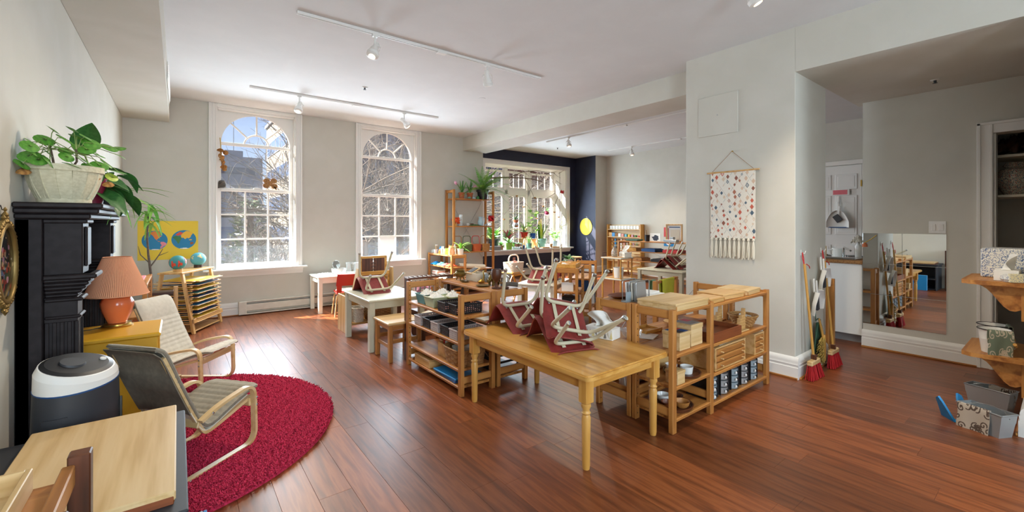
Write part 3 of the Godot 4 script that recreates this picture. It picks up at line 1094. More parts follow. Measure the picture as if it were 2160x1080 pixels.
func pine_shelf(label: String, x: float, z: float, turn: float, lx: float, lz: float, h: float, levels: Array, rails := true, brace := false, group := "pine shelving units") -> Node3D:
	var t := thing("pine_shelf", label, "shelf", v3(x, 0, z), turn, group)
	var pw := 0.045
	for sx in [-1.0, 1.0]:
		for sz in [-1.0, 1.0]:
			var p := part(t, "post", box(pw, h, pw * 0.75, 0.003), M.pine_y, v3(sx * (lx - pw) * 0.5, h * 0.5, sz * (lz - pw * 0.75) * 0.5))
			var st := new_st()
			var n := int(h / 0.045)
			for k in n:
				put_box(st, v3(-sx * pw * 0.5, 0.04 + k * 0.045 - h * 0.5, 0), v3(0.0012, 0.008, 0.008))
			var ph := part(p, "peg_holes", st.commit(), M.walnut_x)
			ph.set_meta("kind", "stuff")
		if rails:
			part(t, "end_rail", box(0.022, 0.055, lz - pw * 1.5, 0.003), M.pine_z, v3(sx * (lx - pw) * 0.5, h - 0.035, 0))
			part(t, "end_rail", box(0.022, 0.055, lz - pw * 1.5, 0.003), M.pine_z, v3(sx * (lx - pw) * 0.5, 0.12, 0))
	for y in levels:
		part(t, "shelf_board", box(lx - pw * 2.0 + 0.012, 0.022, lz - 0.006, 0.004), M.pine_x, v3(0, y - 0.011, 0))
	if brace:
		part(t, "cross_brace", tube([v3(-lx * 0.42, h * 0.3, -lz * 0.45), v3(lx * 0.42, h * 0.92, -lz * 0.45)], 0.003, 5), M.steel)
		part(t, "cross_brace", tube([v3(lx * 0.42, h * 0.3, -lz * 0.46), v3(-lx * 0.42, h * 0.92, -lz * 0.46)], 0.003, 5), M.steel)
	return t

func build_left_side():
	build_mantel()
	build_mantel_things()
	build_lamp_corner()
	build_armchairs()
	build_front_left()
	build_map_corner()

func build_mantel():
	var t := thing("fireplace_mantel", "black painted wooden fireplace mantel with fluted columns on the left wall", "mantel", v3(-0.57, 0, -3.46))
	part(t, "mantel_shelf", spans([[v3(0, 1.435, -0.68), v3(0.29, 1.46, 0.665)], [v3(0, 1.41, -0.665), v3(0.275, 1.435, 0.65)], [v3(0, 1.385, -0.65), v3(0.245, 1.41, 0.635)]], 0.006), M.mantel)
	part(t, "back_board", spans([[v3(0, 0, -0.62), v3(0.045, 1.385, 0.62)]], 0.002), M.mantel)
	part(t, "frieze", spans([[v3(0.045, 1.0, -0.42), v3(0.11, 1.385, 0.42)], [v3(0.11, 1.0, -0.42), v3(0.14, 1.03, 0.42)]], 0.003), M.mantel)
	part(t, "frieze_panel", spans([[v3(0.11, 1.07, -0.36), v3(0.122, 1.34, 0.36)]], 0.006), M.mantel)
	part(t, "firebox", spans([[v3(0.045, 0, -0.42), v3(0.05, 1.0, 0.42)]]), M.black)
	for sd in [1.0, -1.0]:
		var c: float = sd * 0.525
		part(t, "side_board", spans([[v3(0, 0, c - 0.095), v3(0.085, 1.385, c + 0.095)]], 0.003), M.mantel)
		part(t, "pilaster_block", spans([[v3(0.085, 1.125, c - 0.085), v3(0.215, 1.385, c + 0.085)], [v3(0.215, 1.16, c - 0.055), v3(0.228, 1.35, c + 0.055)], [v3(0.085, 1.365, c - 0.095), v3(0.232, 1.385, c + 0.095)]], 0.005), M.mantel)
		var cap := []
		for k in 6:
			var f := k / 5.0
			cap.append([v3(0.085, 1.02 + 0.018 * k, c - 0.06 - 0.035 * sin(f * PI * 0.5)), v3(0.195 + 0.05 * sin(f * PI * 0.5), 1.02 + 0.018 * (k + 1), c + 0.06 + 0.035 * sin(f * PI * 0.5))])
		cap.append([v3(0.085, 1.105, c - 0.105), v3(0.265, 1.128, c + 0.105)])
		part(t, "capital", spans(cap, 0.006), M.mantel)
		part(t, "neck_ring", spans([[v3(0.085, 1.0, c - 0.075), v3(0.215, 1.018, c + 0.075)], [v3(0.085, 0.92, c - 0.07), v3(0.208, 0.936, c + 0.07)]], 0.006), M.mantel)
		var fl := [[v3(0.085, 0.14, c - 0.055), v3(0.182, 1.02, c + 0.055)], [v3(0.085, 0.905, c - 0.064), v3(0.195, 1.02, c + 0.064)]]
		for k in 5:
			var x := 0.094 + k * 0.0245
			for s2 in [-1.0, 1.0]:
				fl.append([v3(x - 0.007, 0.14, c + s2 * 0.055), v3(x + 0.007, 0.905, c + s2 * 0.064)])
			var zz: float = c - 0.052 + k * 0.026
			fl.append([v3(0.182, 0.14, zz - 0.007), v3(0.192, 0.905, zz + 0.007)])
		part(t, "fluted_column", spans(fl, 0.002), M.mantel)
		part(t, "plinth", spans([[v3(0.085, 0, c - 0.085), v3(0.215, 0.14, c + 0.085)]], 0.006), M.mantel)
	# oval picture in a gilt frame
	var f := thing("oval_picture", "oval flower painting in an ornate gilt frame on the left wall", "picture", v3(-0.57, 1.2, -2.66), 90)
	var im := Image.create(96, 128, false, Image.FORMAT_RGB8)
	im.fill(hx("1c1a17"))
	var g := RandomNumberGenerator.new()
	g.seed = 3
	var cols := [hx("c9a27a"), hx("b86a4a"), hx("d8c9b4"), hx("5f6f8c"), hx("a63a2c"), hx("4c5a38"), hx("c98fa0"), hx("3c4630")]
	for k in 90:
		var cx := int(48 + g.randfn() * 19)
		var cy := int(66 + g.randfn() * 24)
		var rr := g.randi_range(2, 6)
		var col: Color = cols[g.randi() % 8]
		for yy in range(-rr, rr + 1):
			for xx in range(-rr, rr + 1):
				if xx * xx + yy * yy <= rr * rr and cx + xx >= 0 and cx + xx < 96 and cy + yy >= 0 and cy + yy < 128:
					im.set_pixel(cx + xx, cy + yy, col.darkened(g.randf() * 0.2))
	var pm := plain("flower_print", Color.WHITE, 0.15)
	pm.albedo_texture = ImageTexture.create_from_image(im)
	part(f, "canvas", sheet(func(u: float, v: float) -> Vector3:
		# a grid squeezed into the oval
		var a := u * 2.0 - 1.0
		var b := v * 2.0 - 1.0
		return v3(a * sqrt(1.0 - b * b * 0.5) * 0.115, b * sqrt(1.0 - a * a * 0.5) * -0.15, 0.012), 16, 16), pm)
	var ring := []
	for k in 41:
		var a := TAU * k / 40.0
		ring.append(v3(cos(a) * 0.122, sin(a) * 0.157, 0.014))
	part(f, "frame", tube(ring, 0.012, 8, false), M.gold_leaf)
	var so := new_st()
	for k in 56:
		var a := TAU * k / 56.0
		var rr := 0.009 + 0.005 * absf(sin(a * 7.0))
		put_lathe(so, [v2(0, -rr), v2(rr * 0.8, -rr * 0.5), v2(rr, 0), v2(rr * 0.7, rr * 0.7), v2(0, rr)], 6, 1, 1, at(cos(a) * 0.138, sin(a) * 0.174, 0.012))
	for e in [[0.0, 0.2, 0.02], [-0.02, 0.188, 0.015], [0.02, 0.188, 0.015], [0.0, 0.222, 0.012], [0.0, -0.195, 0.018], [0.022, -0.187, 0.013], [-0.022, -0.187, 0.013]]:
		put_lathe(so, [v2(0, -e[2]), v2(e[2], 0), v2(0, e[2])], 8, 1, 0.6, at(e[0], e[1], 0.012))
	var orn := part(f, "gilt_ornament", so.commit(), M.gold_leaf)
	orn.set_meta("kind", "stuff")
	part(f, "hanging_wire", tube([v3(0, 0.22, 0.004), v3(-0.02, 0.24, 0.004), v3(-0.05, 0.222, 0.004)], 0.0015, 5), M.black)

func build_mantel_things():
	var y := 1.46
	# slatted planter with a pilea
	var p := thing("slatted_planter", "cream wooden slatted planter on the near end of the black mantel", "planter", v3(-0.435, y, -3.0), 40)
	p.scale = v3(1.12, 1.03, 1.12)
	part(p, "foot", loft([[0.088, 0.075, 0, 0, 0], [0.088, 0.075, 0.024, 0, 0], [0.08, 0.067, 0.026, 0, 0], [0.0, 0.0, 0.026, 0, 0]]), M.painted_planter)
	part(p, "liner", loft([[0.0, 0.0, 0.0, 0, 0], [0.078, 0.066, 0.003, 0, 0], [0.118, 0.1, 0.17, 0, 0], [0.112, 0.094, 0.17, 0, 0], [0.108, 0.09, 0.15, 0, 0], [0.0, 0.0, 0.15, 0, 0]]), M.soil)
	for k in 15:
		var a := TAU * k / 15.0
		var bow := []
		for j in 7:
			var q := j / 6.0
			var rx := lerpf(0.083, 0.122, q) + 0.006 * sin(q * PI)
			var rz := lerpf(0.071, 0.104, q) + 0.006 * sin(q * PI)
			bow.append(v3(cos(a) * rx, 0.022 + 0.14 * q, sin(a) * rz))
		part(p, "slat", band(bow, v3(-sin(a), 0, cos(a)), 0.048, 0.006), M.painted_planter)
	part(p, "rim", loft([[0.125, 0.107, 0.15, 0, 0], [0.132, 0.114, 0.15, 0, 0], [0.132, 0.114, 0.178, 0, 0], [0.125, 0.107, 0.178, 0, 0], [0.125, 0.107, 0.15, 0, 0]]), M.painted_planter)
	var pl := thing("pilea_plant", "round leaved pilea growing in the cream slatted planter", "plant", v3(-0.445, y + 0.15, -3.0))
	var trunks := [[v3(0.02, 0.0, 0.0), v3(0.05, 0.06, 0.0), v3(0.05, 0.12, 0.01)], [v3(-0.02, 0, 0.02), v3(-0.03, 0.07, 0.02), v3(-0.04, 0.13, 0.02)]]
	for tr in trunks:
		part(pl, "stem", tube(tr, 0.005, 6), M.bark)
	# leaf places measured round the planter: x along the wall normal, y up, z along the wall
	var leaves := [[-0.075, 0.1, 0.17], [-0.06, 0.075, 0.15], [-0.085, 0.06, 0.12], [-0.055, 0.045, 0.14], [-0.03, 0.085, 0.11], [-0.02, 0.04, 0.13], [0.01, 0.11, 0.1], [0.03, 0.07, 0.1], [0.05, 0.035, 0.1], [0.09, 0.06, 0.08], [0.1, 0.035, 0.06], [0.02, 0.16, 0.06], [-0.02, 0.2, 0.05], [0.04, 0.215, 0.03], [-0.05, 0.15, 0.05], [0.05, 0.185, 0.0], [0.08, 0.19, -0.02], [0.1, 0.16, -0.03], [0.09, 0.12, 0.03], [0.13, 0.1, 0.0], [0.16, 0.155, -0.09], [0.19, 0.16, -0.13], [0.2, 0.12, -0.15], [0.13, 0.05, -0.02], [-0.1, 0.02, 0.16], [-0.1, 0.14, 0.0], [-0.09, 0.09, -0.05], [0.15, 0.07, -0.1], [0.17, 0.0, -0.1], [0.19, 0.035, -0.14], [0.05, 0.14, -0.1], [0.0, 0.12, -0.09]]
	var lm := [leaf_round(0.036), leaf_round(0.031), leaf_round(0.041)]
	var g := RandomNumberGenerator.new()
	g.seed = 21
	var ss := new_st()
	for k in leaves.size():
		var q: Array = leaves[k]
		var at0 := v3(q[0], q[1], q[2])
		var root: Vector3 = trunks[0 if q[2] < 0.04 else 1][2] - v3(0, 0.02, 0)
		put_tube(ss, [root, root.lerp(at0, 0.5) + v3(0, 0.03, 0), at0], 0.0018, 4, false)
		part(pl, "leaf", lm[k % 3], M.leaf_yellow if k == 28 else M.leaf_pilea, at0, v3(g.randf_range(15, 60), g.randf_range(20, 80), g.randf_range(-25, 25)))
	part(pl, "leaf_stalks", ss.commit(), M.stem)
	for q in [v3(0.115, -0.005, 0.02), v3(0.16, -0.03, -0.06), v3(-0.1, 0.0, 0.14)]:
		part(pl, "withered_leaf", leaf_round(0.026, 0.7), M.dried, q, v3(30, 50, 20))
	# purple pot with a philodendron
	solo("burgundy_pot", "tapered burgundy glazed pot beside the slatted planter", "pot", vessel([v2(0.04, 0), v2(0.05, 0.07), v2(0.062, 0.15)], 0.005, 24), M.burgundy, v3(-0.37, y, -3.27))
	var ph := thing("philodendron", "dark glossy heart leaved plant growing behind the pilea", "plant", v3(-0.38, y + 0.13, -3.3))
	var big := leaf_long(0.2, 0.12, 0.25)
	var mid := leaf_long(0.14, 0.075, 0.3)
	for q in [[v3(-0.02, 0.14, 0.05), v3(-65, 20, 0), big], [v3(0.04, 0.03, 0.0), v3(15, 70, 20), mid], [v3(0.08, -0.02, -0.06), v3(35, 110, 0), mid], [v3(0.1, 0.05, -0.08), v3(20, 95, -10), mid], [v3(0.05, -0.07, 0.0), v3(40, 60, 0), mid], [v3(0.1, -0.04, -0.12), v3(30, 140, 10), big], [v3(0.02, 0.08, -0.06), v3(-10, 120, 0), mid], [v3(0.0, 0.06, 0.06), v3(10, 30, 0), mid], [v3(0.06, 0.02, -0.14), v3(20, 170, 0), mid], [v3(0.12, 0.08, -0.16), v3(40, 130, 0), mid]]:
		part(ph, "leaf", q[2], M.leaf_dark, q[0], q[1])
	for k in 12:
		part(ph, "leaf", mid if k % 3 else big, M.leaf_dark, v3(0.02 + 0.012 * (k % 5), -0.04 + 0.02 * (k % 6), 0.04 - 0.035 * (k % 7)), v3(-20 + 17 * (k % 5), 40 + 31.0 * k, 0) if k % 2 else v3(30, 60 + 15.0 * k, 10))
	part(ph, "stem", tube([v3(0, -0.1, 0), v3(0.02, 0.0, -0.02), v3(-0.02, 0.15, 0.05)], 0.004, 5), M.stem)
	part(ph, "stem", tube([v3(0, -0.1, 0), v3(0.06, 0.02, -0.06), v3(0.1, 0.05, -0.12)], 0.004, 5), M.stem)
	solo("striped_vase", "small rounded black and white vase on the mantel", "vase", lathe([v2(0, 0), v2(0.025, 0.0), v2(0.04, 0.035), v2(0.036, 0.06), v2(0.02, 0.075), v2(0.0, 0.075)], 20), M.charcoal, v3(-0.335, y, -3.42))
	solo("black_pot", "black pot of hanging greenery on the far mantel end", "pot", vessel([v2(0.045, 0), v2(0.06, 0.1)], 0.005, 20), M.black, v3(-0.38, y, -3.72))
	# hanging grassy plant at the far end
	var gr := thing("spider_plant", "arching grassy plant spilling over the far end of the mantel", "plant", v3(-0.36, y + 0.09, -3.78))
	var blade := leaf_long(0.24, 0.016, 0.75, 0.6)
	var blade2 := leaf_long(0.17, 0.013, 0.9, 0.6)
	for k in 26:
		part(gr, "leaf", blade if k % 2 else blade2, M.leaf_light if k % 3 else M.leaf_fern, v3(g.randf_range(-0.02, 0.06), g.randf_range(0, 0.03), g.randf_range(-0.1, 0.03)), v3(g.randf_range(-45, 20), k * 43.0, g.randf_range(-20, 20)))
	# slim tree standing behind the lamp, branching beside the poster
	var dr := thing("dracaena", "slim bare stemmed tree with tufts of narrow leaves beside the yellow map poster", "plant", v3(-0.26, 0, -6.5))
	part(dr, "pot", flower_pot(0.1, 0.14, 0.26), M.terracotta)
	part(dr, "soil", cyl(0.135, 0.02, 18), M.soil, v3(0, 0.2, 0))
	part(dr, "stem", tube([v3(0, 0.2, 0), v3(0.02, 0.7, 0.01), v3(-0.01, 1.0, 0), v3(-0.02, 1.2, 0.02), v3(-0.01, 1.45, 0)], [0.016, 0.014, 0.012, 0.01, 0.008], 7), M.bark_light)
	part(dr, "twig", tube([v3(0.01, 0.86, 0), v3(0.08, 0.98, -0.02), v3(0.12, 1.06, -0.02)], [0.008, 0.006, 0.003], 5), M.bark_light)
	part(dr, "twig", tube([v3(0.08, 0.98, -0.02), v3(0.17, 1.02, -0.04)], [0.005, 0.002], 5), M.bark_light)
	part(dr, "twig", tube([v3(0.0, 0.9, 0), v3(-0.08, 1.0, 0.0), v3(-0.1, 1.1, 0.0)], [0.006, 0.005, 0.002], 5), M.bark_light)
	var db := leaf_long(0.22, 0.03, 0.55, 0.6)
	for k in 34:
		part(dr, "leaf", db, M.leaf_fern if k % 2 else M.leaf_light, v3(-0.01 + 0.02 * (k % 3), 1.36 + 0.1 * (k % 4) * 0.7, 0.0), v3(g.randf_range(-50, 35), k * 51.0, 0))

func build_lamp_corner():
	# yellow cabinet
	var c := thing("yellow_cabinet", "bright yellow painted cabinet in front of the fireplace", "cabinet", v3(-0.318, 0, -3.625))
	part(c, "top", box(0.47, 0.028, 0.45, 0.008), M.yellow_paint, v3(0, 0.686, 0))
	for s in [-1.0, 1.0]:
		part(c, "side_panel", box(0.44, 0.672, 0.02, 0.003), M.yellow_paint, v3(0, 0.336, s * 0.2))
	part(c, "back_panel", box(0.015, 0.66, 0.39, 0.0), M.yellow_paint, v3(-0.21, 0.336, 0))
	for y in [0.05, 0.36, 0.65]:
		part(c, "shelf", box(0.42, 0.018, 0.38, 0.002), M.yellow_paint, v3(0, y, 0))
	# lamp
	var l := thing("table_lamp", "orange ceramic table lamp with a pleated peach shade on the yellow cabinet", "lamp", v3(-0.31, 0.70, -3.76))
	part(l, "base", lathe([v2(0, 0), v2(0.078, 0), v2(0.08, 0.008), v2(0.07, 0.012), v2(0.068, 0.02), v2(0.05, 0.024), v2(0, 0.024)], 32), M.brass)
	part(l, "body", lathe([v2(0, 0.024), v2(0.048, 0.026), v2(0.052, 0.04), v2(0.07, 0.085), v2(0.083, 0.13), v2(0.084, 0.155), v2(0.07, 0.185), v2(0.045, 0.196), v2(0.044, 0.21), v2(0.04, 0.215), v2(0, 0.215)], 10), M.ceramic_orange)
	part(l, "neck", lathe([v2(0, 0.215), v2(0.022, 0.215), v2(0.024, 0.225), v2(0.012, 0.235), v2(0.012, 0.3), v2(0, 0.3)], 16), M.brass)
	var st := new_st()
	var pleats := 96
	for k in pleats * 2:
		var a0 := TAU * k / (pleats * 2)
		var a1 := TAU * (k + 1) / (pleats * 2)
		var d0 := 0.0022 * (1 if k % 2 == 0 else -1)
		var d1 := -d0
		var p := [v3(cos(a0) * (0.158 + d0), 0.205, sin(a0) * (0.158 + d0)), v3(cos(a1) * (0.158 + d1), 0.205, sin(a1) * (0.158 + d1)), v3(cos(a1) * (0.07 + d1 * 0.5), 0.445, sin(a1) * (0.07 + d1 * 0.5)), v3(cos(a0) * (0.07 + d0 * 0.5), 0.445, sin(a0) * (0.07 + d0 * 0.5))]
		var n: Vector3 = (p[1] - p[0]).cross(p[3] - p[0]).normalized()
		if n.dot(v3(cos(a0), 0.3, sin(a0))) < 0:
			n = -n
		quad(st, p[0], p[1], p[2], p[3], n)
	var sh := part(l, "shade", st.commit(), M.shade)
	var r1 := []
	var r2 := []
	for k in 33:
		var a := TAU * k / 32.0
		r1.append(v3(cos(a) * 0.159, 0.205, sin(a) * 0.159))
		r2.append(v3(cos(a) * 0.0705, 0.445, sin(a) * 0.0705))
	part(sh, "hem", tube(r1, 0.0035, 5, false), M.shade)
	part(sh, "hem", tube(r2, 0.003, 5, false), M.shade)
	part(l, "cord", tube([v3(-0.07, 0.006, 0.02), v3(-0.12, 0.004, 0.05), v3(-0.19, 0.004, 0.06)], 0.003, 5), M.black)
	# black humidifier
	var h := thing("humidifier", "charcoal tower humidifier with a silver collar beside the mantel", "humidifier", v3(-0.345, 0, -2.65), 46)
	part(h, "body", loft([[0.0, 0.0, 0.0, 0, 0], [0.15, 0.1, 0.0, 0, 0], [0.156, 0.105, 0.05, 0, 0], [0.156, 0.108, 0.5, 0, 0], [0.15, 0.106, 0.67, 0.05, -0.16], [0.0, 0.0, 0.67, 0.05, -0.16]], 36), M.charcoal)
	part(h, "blue_line", loft([[0.15, 0.106, 0.67, 0.05, -0.16], [0.152, 0.107, 0.676, 0.05, -0.16], [0.14, 0.1, 0.676, 0.05, -0.16]], 36), M.navy)
	part(h, "collar", loft([[0.15, 0.105, 0.676, 0.05, -0.16], [0.148, 0.104, 0.722, -0.05, -0.36], [0.135, 0.093, 0.748, -0.06, -0.4], [0.11, 0.08, 0.754, -0.06, -0.4]], 36), M.lamp_metal)
	part(h, "top_panel", loft([[0.13, 0.09, 0.75, -0.06, -0.4], [0.112, 0.078, 0.758, -0.06, -0.4], [0.0, 0.0, 0.762, -0.06, -0.4]], 36), M.black_plastic)
	part(h, "dial", loft([[0.045, 0.036, 0.76, -0.06, -0.4], [0.043, 0.034, 0.768, -0.06, -0.4], [0.0, 0.0, 0.768, -0.06, -0.4]], 24), M.charcoal, v3(-0.02, 0.001, 0))
	part(h, "button", cyl(0.012, 0.008, 12), M.lamp_metal, v3(0.09, 0.745, 0.015), v3(22, 0, 0))
	part(h, "side_grille", sheet(func(u: float, v: float) -> Vector3:
		var a := lerpf(-0.35, 0.75, u)
		return v3(cos(a) * 0.16, 0.3 + v * 0.27 - 0.05 * (1.0 - u), sin(a) * 0.112), 12, 4, 0.006), M.rubber)
	part(h, "side_seam", sheet(func(u: float, v: float) -> Vector3:
		var a := lerpf(2.3, 2.9, u)
		return v3(cos(a) * 0.158, 0.05 + v * 0.52, sin(a) * 0.11), 6, 4, 0.006), M.charcoal)

func armchair(label: String, x: float, z: float, turn: float, cushion: String) -> Node3D:
	var t := thing("bentwood_armchair", label, "armchair", v3(x, 0.012, z), turn, "low bentwood armchairs on the red rug")
	for s in [-1.0, 1.0]:
		var path := rounded([v3(s * 0.2, 0.014, -0.45), v3(s * 0.2, 0.014, 0.03), v3(s * 0.2, 0.375, 0.02), v3(s * 0.2, 0.335, -0.22), v3(s * 0.2, 0.29, -0.33)], 0.085, 7)
		var fr := part(t, "side_frame", band(path, v3(1, 0, 0), 0.034, 0.016), M.birch_z)
		for q in [v3(s * 0.22, 0.24, 0.026), v3(s * 0.22, 0.285, 0.026), v3(s * 0.22, 0.315, -0.27), v3(s * 0.22, 0.014, -0.4)]:
			part(fr, "bolt", cyl(0.006, 0.004, 10), M.steel, q, v3(0, 0, 90 * -s))
		var seat := rounded([v3(s * 0.165, 0.285, 0.035), v3(s * 0.165, 0.2, -0.25), v3(s * 0.165, 0.21, -0.29), v3(s * 0.165, 0.68, -0.5)], 0.1, 6)
		part(t, "seat_rail", band(seat, v3(1, 0, 0), 0.024, 0.018), M.birch_z)
	part(t, "front_bar", box(0.38, 0.05, 0.016, 0.004), M.birch_x, v3(0, 0.26, 0.008))
	part(t, "rear_bar", box(0.38, 0.045, 0.016, 0.004), M.birch_x, v3(0, 0.275, -0.325), v3(20, 0, 0))
	part(t, "floor_bar", box(0.38, 0.016, 0.04, 0.004), M.birch_x, v3(0, 0.03, -0.43))
	# the quilted cushion follows the seat rails
	var cp := Curve3D.new()
	for q in [v3(0, 0.315, 0.085), v3(0, 0.318, 0.03), v3(0, 0.275, -0.1), v3(0, 0.235, -0.2), v3(0, 0.225, -0.255), v3(0, 0.25, -0.3), v3(0, 0.34, -0.35), v3(0, 0.47, -0.41), v3(0, 0.60, -0.465), v3(0, 0.70, -0.51), v3(0, 0.715, -0.53)]:
		cp.add_point(q)
	var total := cp.get_baked_length()
	var fn := func(u: float, v: float) -> Vector3:
		var p := cp.sample_baked(u * total, true)
		var q := cp.sample_baked(minf(u * total + 0.01, total), true)
		var o := cp.sample_baked(maxf(u * total - 0.01, 0.0), true)
		var tg := (q - o).normalized()
		var n := v3(1, 0, 0).cross(tg).normalized()
		var s := (v - 0.5) * 2.0
		var pad := 0.0
		if u < 0.8:
			pad = 0.011 * absf(sin(u * total * PI / 0.036))
			pad += 0.003 * absf(sin(v * PI * 5.0))
		else:
			pad = 0.018 * sin((u - 0.8) / 0.2 * PI)
		var edge := 1.0 - pow(absf(s), 8.0)
		var corner := 1.0 - 0.12 * pow(maxf(0.0, absf(u - 0.5) * 2.0 - 0.9) / 0.1, 2.0)
		return p + n * (0.012 + pad * edge) + v3(s * 0.178 * corner, 0, 0)
	var cu := part(t, "cushion", sheet(fn, 84, 20, 0.02), M[cushion])
	var rim := []
	for k in 41:
		rim.append(fn.call(k / 40.0, 0.0))
	for k in 21:
		rim.append(fn.call(1.0, k / 20.0))
	for k in 41:
		rim.append(fn.call(1.0 - k / 40.0, 1.0))
	part(cu, "piping", tube(rim, 0.006, 6), M.dark_taupe)
	part(t, "back_cover", sheet(func(u: float, v: float) -> Vector3:
		var p: Vector3 = fn.call(0.55 + 0.44 * u, v)
		return p + v3(0, -0.012, -0.022), 14, 8, 0.004), M.dark_taupe)
	part(t, "seat_sling", sheet(func(u: float, v: float) -> Vector3:
		var p: Vector3 = fn.call(0.08 + 0.5 * u, v)
		return p + v3(0, -0.02, -0.012), 16, 6, 0.004), M.cream)
	return t

func build_armchairs():
	# rug
	var poly := []
	var c := v2(-0.21, -3.56)
	for k in 49:
		var a := -PI * 0.5 + PI * k / 48.0
		var p := c + v2(cos(a), sin(a)) * 1.13
		poly.append(v2(p.x, p.y))
	poly.append(v2(-0.3, -2.43))
	poly.append(v2(-0.3, -4.69))
	var r := thing("shag_rug", "deep red shaggy rug with a rounded edge in front of the mantel", "rug", Vector3.ZERO)
	var st := new_st()
	put_prism(st, PackedVector2Array(poly), 0.012, Transform3D(Basis(v3(1, 0, 0), v3(0, 0, 1), v3(0, -1, 0)), v3(0, 0.006, 0)))
	part(r, "backing", st.commit(), M.rug)
	var tuft := new_st()
	for k in 3:
		var a := TAU * k / 3.0
		put_tube(tuft, [v3(cos(a) * 0.004, 0, sin(a) * 0.004), v3(cos(a) * 0.009, 0.011, sin(a) * 0.009), v3(cos(a + 0.5) * 0.016, 0.018, sin(a + 0.5) * 0.016)], [0.0042, 0.0045, 0.002], 4, false)
	var mm := MultiMesh.new()
	mm.transform_format = MultiMesh.TRANSFORM_3D
	mm.mesh = tuft.commit()
	var g := RandomNumberGenerator.new()
	g.seed = 99
	var places := []
	var pp := PackedVector2Array(poly)
	while places.size() < 22000:
		var q := v2(g.randf_range(-0.3, 0.93), g.randf_range(-4.7, -2.42))
		if Geometry2D.is_point_in_polygon(q, pp):
			places.append(q)
	mm.instance_count = places.size()
	for k in places.size():
		var q: Vector2 = places[k]
		mm.set_instance_transform(k, Transform3D(Basis(Vector3.UP, g.randf() * TAU).scaled(Vector3.ONE * g.randf_range(0.75, 1.25)), v3(q.x, 0.01, q.y)))
	var mi := MultiMeshInstance3D.new()
	mi.name = "pile"
	mi.multimesh = mm
	mi.material_override = M.rug
	mi.set_meta("kind", "stuff")
	r.add_child(mi)
	armchair("taupe quilted bentwood armchair seen from behind, nearest the dark cabinet", 0.225, -3.21, 128.9, "taupe_cloth")
	armchair("beige quilted bentwood armchair behind the yellow cabinet", 0.24, -4.325, 53.0, "pale_cloth")

func build_front_left():
	# dark cabinet with a wooden board on it
	var c := thing("dark_cabinet", "dark grey low cabinet under the wooden board in the lower left corner", "cabinet", v3(-0.275, 0, -2.03))
	part(c, "top", box(0.6, 0.025, 0.86, 0.004), M.charcoal, v3(0, 0.507, 0))
	part(c, "side_panel", box(0.58, 0.494, 0.02, 0.002), M.charcoal, v3(0, 0.247, 0.4))
	part(c, "side_panel", box(0.58, 0.494, 0.02, 0.002), M.charcoal, v3(0, 0.247, -0.4))
	part(c, "back_panel", box(0.015, 0.49, 0.8, 0.0), M.charcoal, v3(-0.28, 0.247, 0))
	part(c, "shelf", box(0.56, 0.02, 0.78, 0.002), M.charcoal, v3(0, 0.22, 0))
	part(c, "shelf", box(0.56, 0.02, 0.78, 0.002), M.charcoal, v3(0, 0.02, 0))
	var b := thing("wooden_board", "large pale birch board lying on the dark cabinet", "board", v3(-0.225, 0.5195, -2.045))
	part(b, "panel", box(0.44, 0.03, 0.78, 0.004), M.birch_z, v3(0, 0.025, 0))
	part(b, "lipping", boxes([[v3(0, 0.012, 0.385), v3(0.43, 0.024, 0.014)], [v3(0, 0.012, -0.385), v3(0.43, 0.024, 0.014)], [v3(0.21, 0.012, 0), v3(0.014, 0.024, 0.76)]], 0.002), M.cherry_tray_x)
	for k in 5:
		solo("blue_folder", "%s blue folder standing beside the dark cabinet" % ["innermost bright", "inner pale", "middle bright", "outer pale", "outermost bright"][k], "folder", box(0.012, 0.3, 0.22, 0.002), M.blue_vivid if k % 2 == 0 else M.pale_blue, v3(0.035 + k * 0.013, 0.15, -1.86), v3(0, 0, 3.0), "blue folders by the dark cabinet")
	# the shelf post and tray right at the corner
	var s := thing("corner_shelf", "brown pine shelf end with a dark post top in the lower left corner", "shelf", v3(-0.36, 0, -1.35))
	for q in [v3(0.168, 0.4, -0.155), v3(0.168, 0.4, 0.155), v3(-0.168, 0.4, -0.155), v3(-0.168, 0.4, 0.155)]:
		part(s, "post", box(0.042, 0.8, 0.042, 0.003), M.oak_dark_y, q)
	part(s, "end_rail", box(0.024, 0.05, 0.27, 0.003), M.pine_z, v3(0.15, 0.755, 0))
	part(s, "end_rail", box(0.024, 0.05, 0.27, 0.003), M.pine_z, v3(-0.165, 0.755, 0))
	part(s, "shelf_board", box(0.33, 0.02, 0.3, 0.003), M.pine_x, v3(-0.02, 0.73, 0))
	part(s, "shelf_board", box(0.33, 0.02, 0.3, 0.003), M.pine_x, v3(-0.02, 0.3, 0))
	var tr := thing("wooden_tray", "shallow pale birch tray on the shelf in the lower left corner", "tray", v3(-0.395, 0.74, -1.35))
	part(tr, "base", box(0.25, 0.006, 0.27, 0.001), M.birch_x, v3(0, 0.004, 0))
	for q in [[v3(0.12, 0.027, 0), v3(0.012, 0.054, 0.28)], [v3(-0.12, 0.027, 0), v3(0.012, 0.054, 0.28)], [v3(0, 0.027, 0.134), v3(0.23, 0.054, 0.012)], [v3(0, 0.027, -0.134), v3(0.23, 0.054, 0.012)]]:
		part(tr, "side", box(q[1].x, q[1].y, q[1].z, 0.002), M.birch_z if q[1].z > 0.1 else M.birch_x, q[0])

func blob(cx: float, cy: float, rx: float, ry: float, sd: int, n := 14) -> Array:
	var g := RandomNumberGenerator.new()
	g.seed = sd
	var out := []
	for k in n:
		var a := TAU * k / n
		var f := g.randf_range(0.65, 1.2)
		out.append(v2(cx + cos(a) * rx * f, cy + sin(a) * ry * f))
	return out

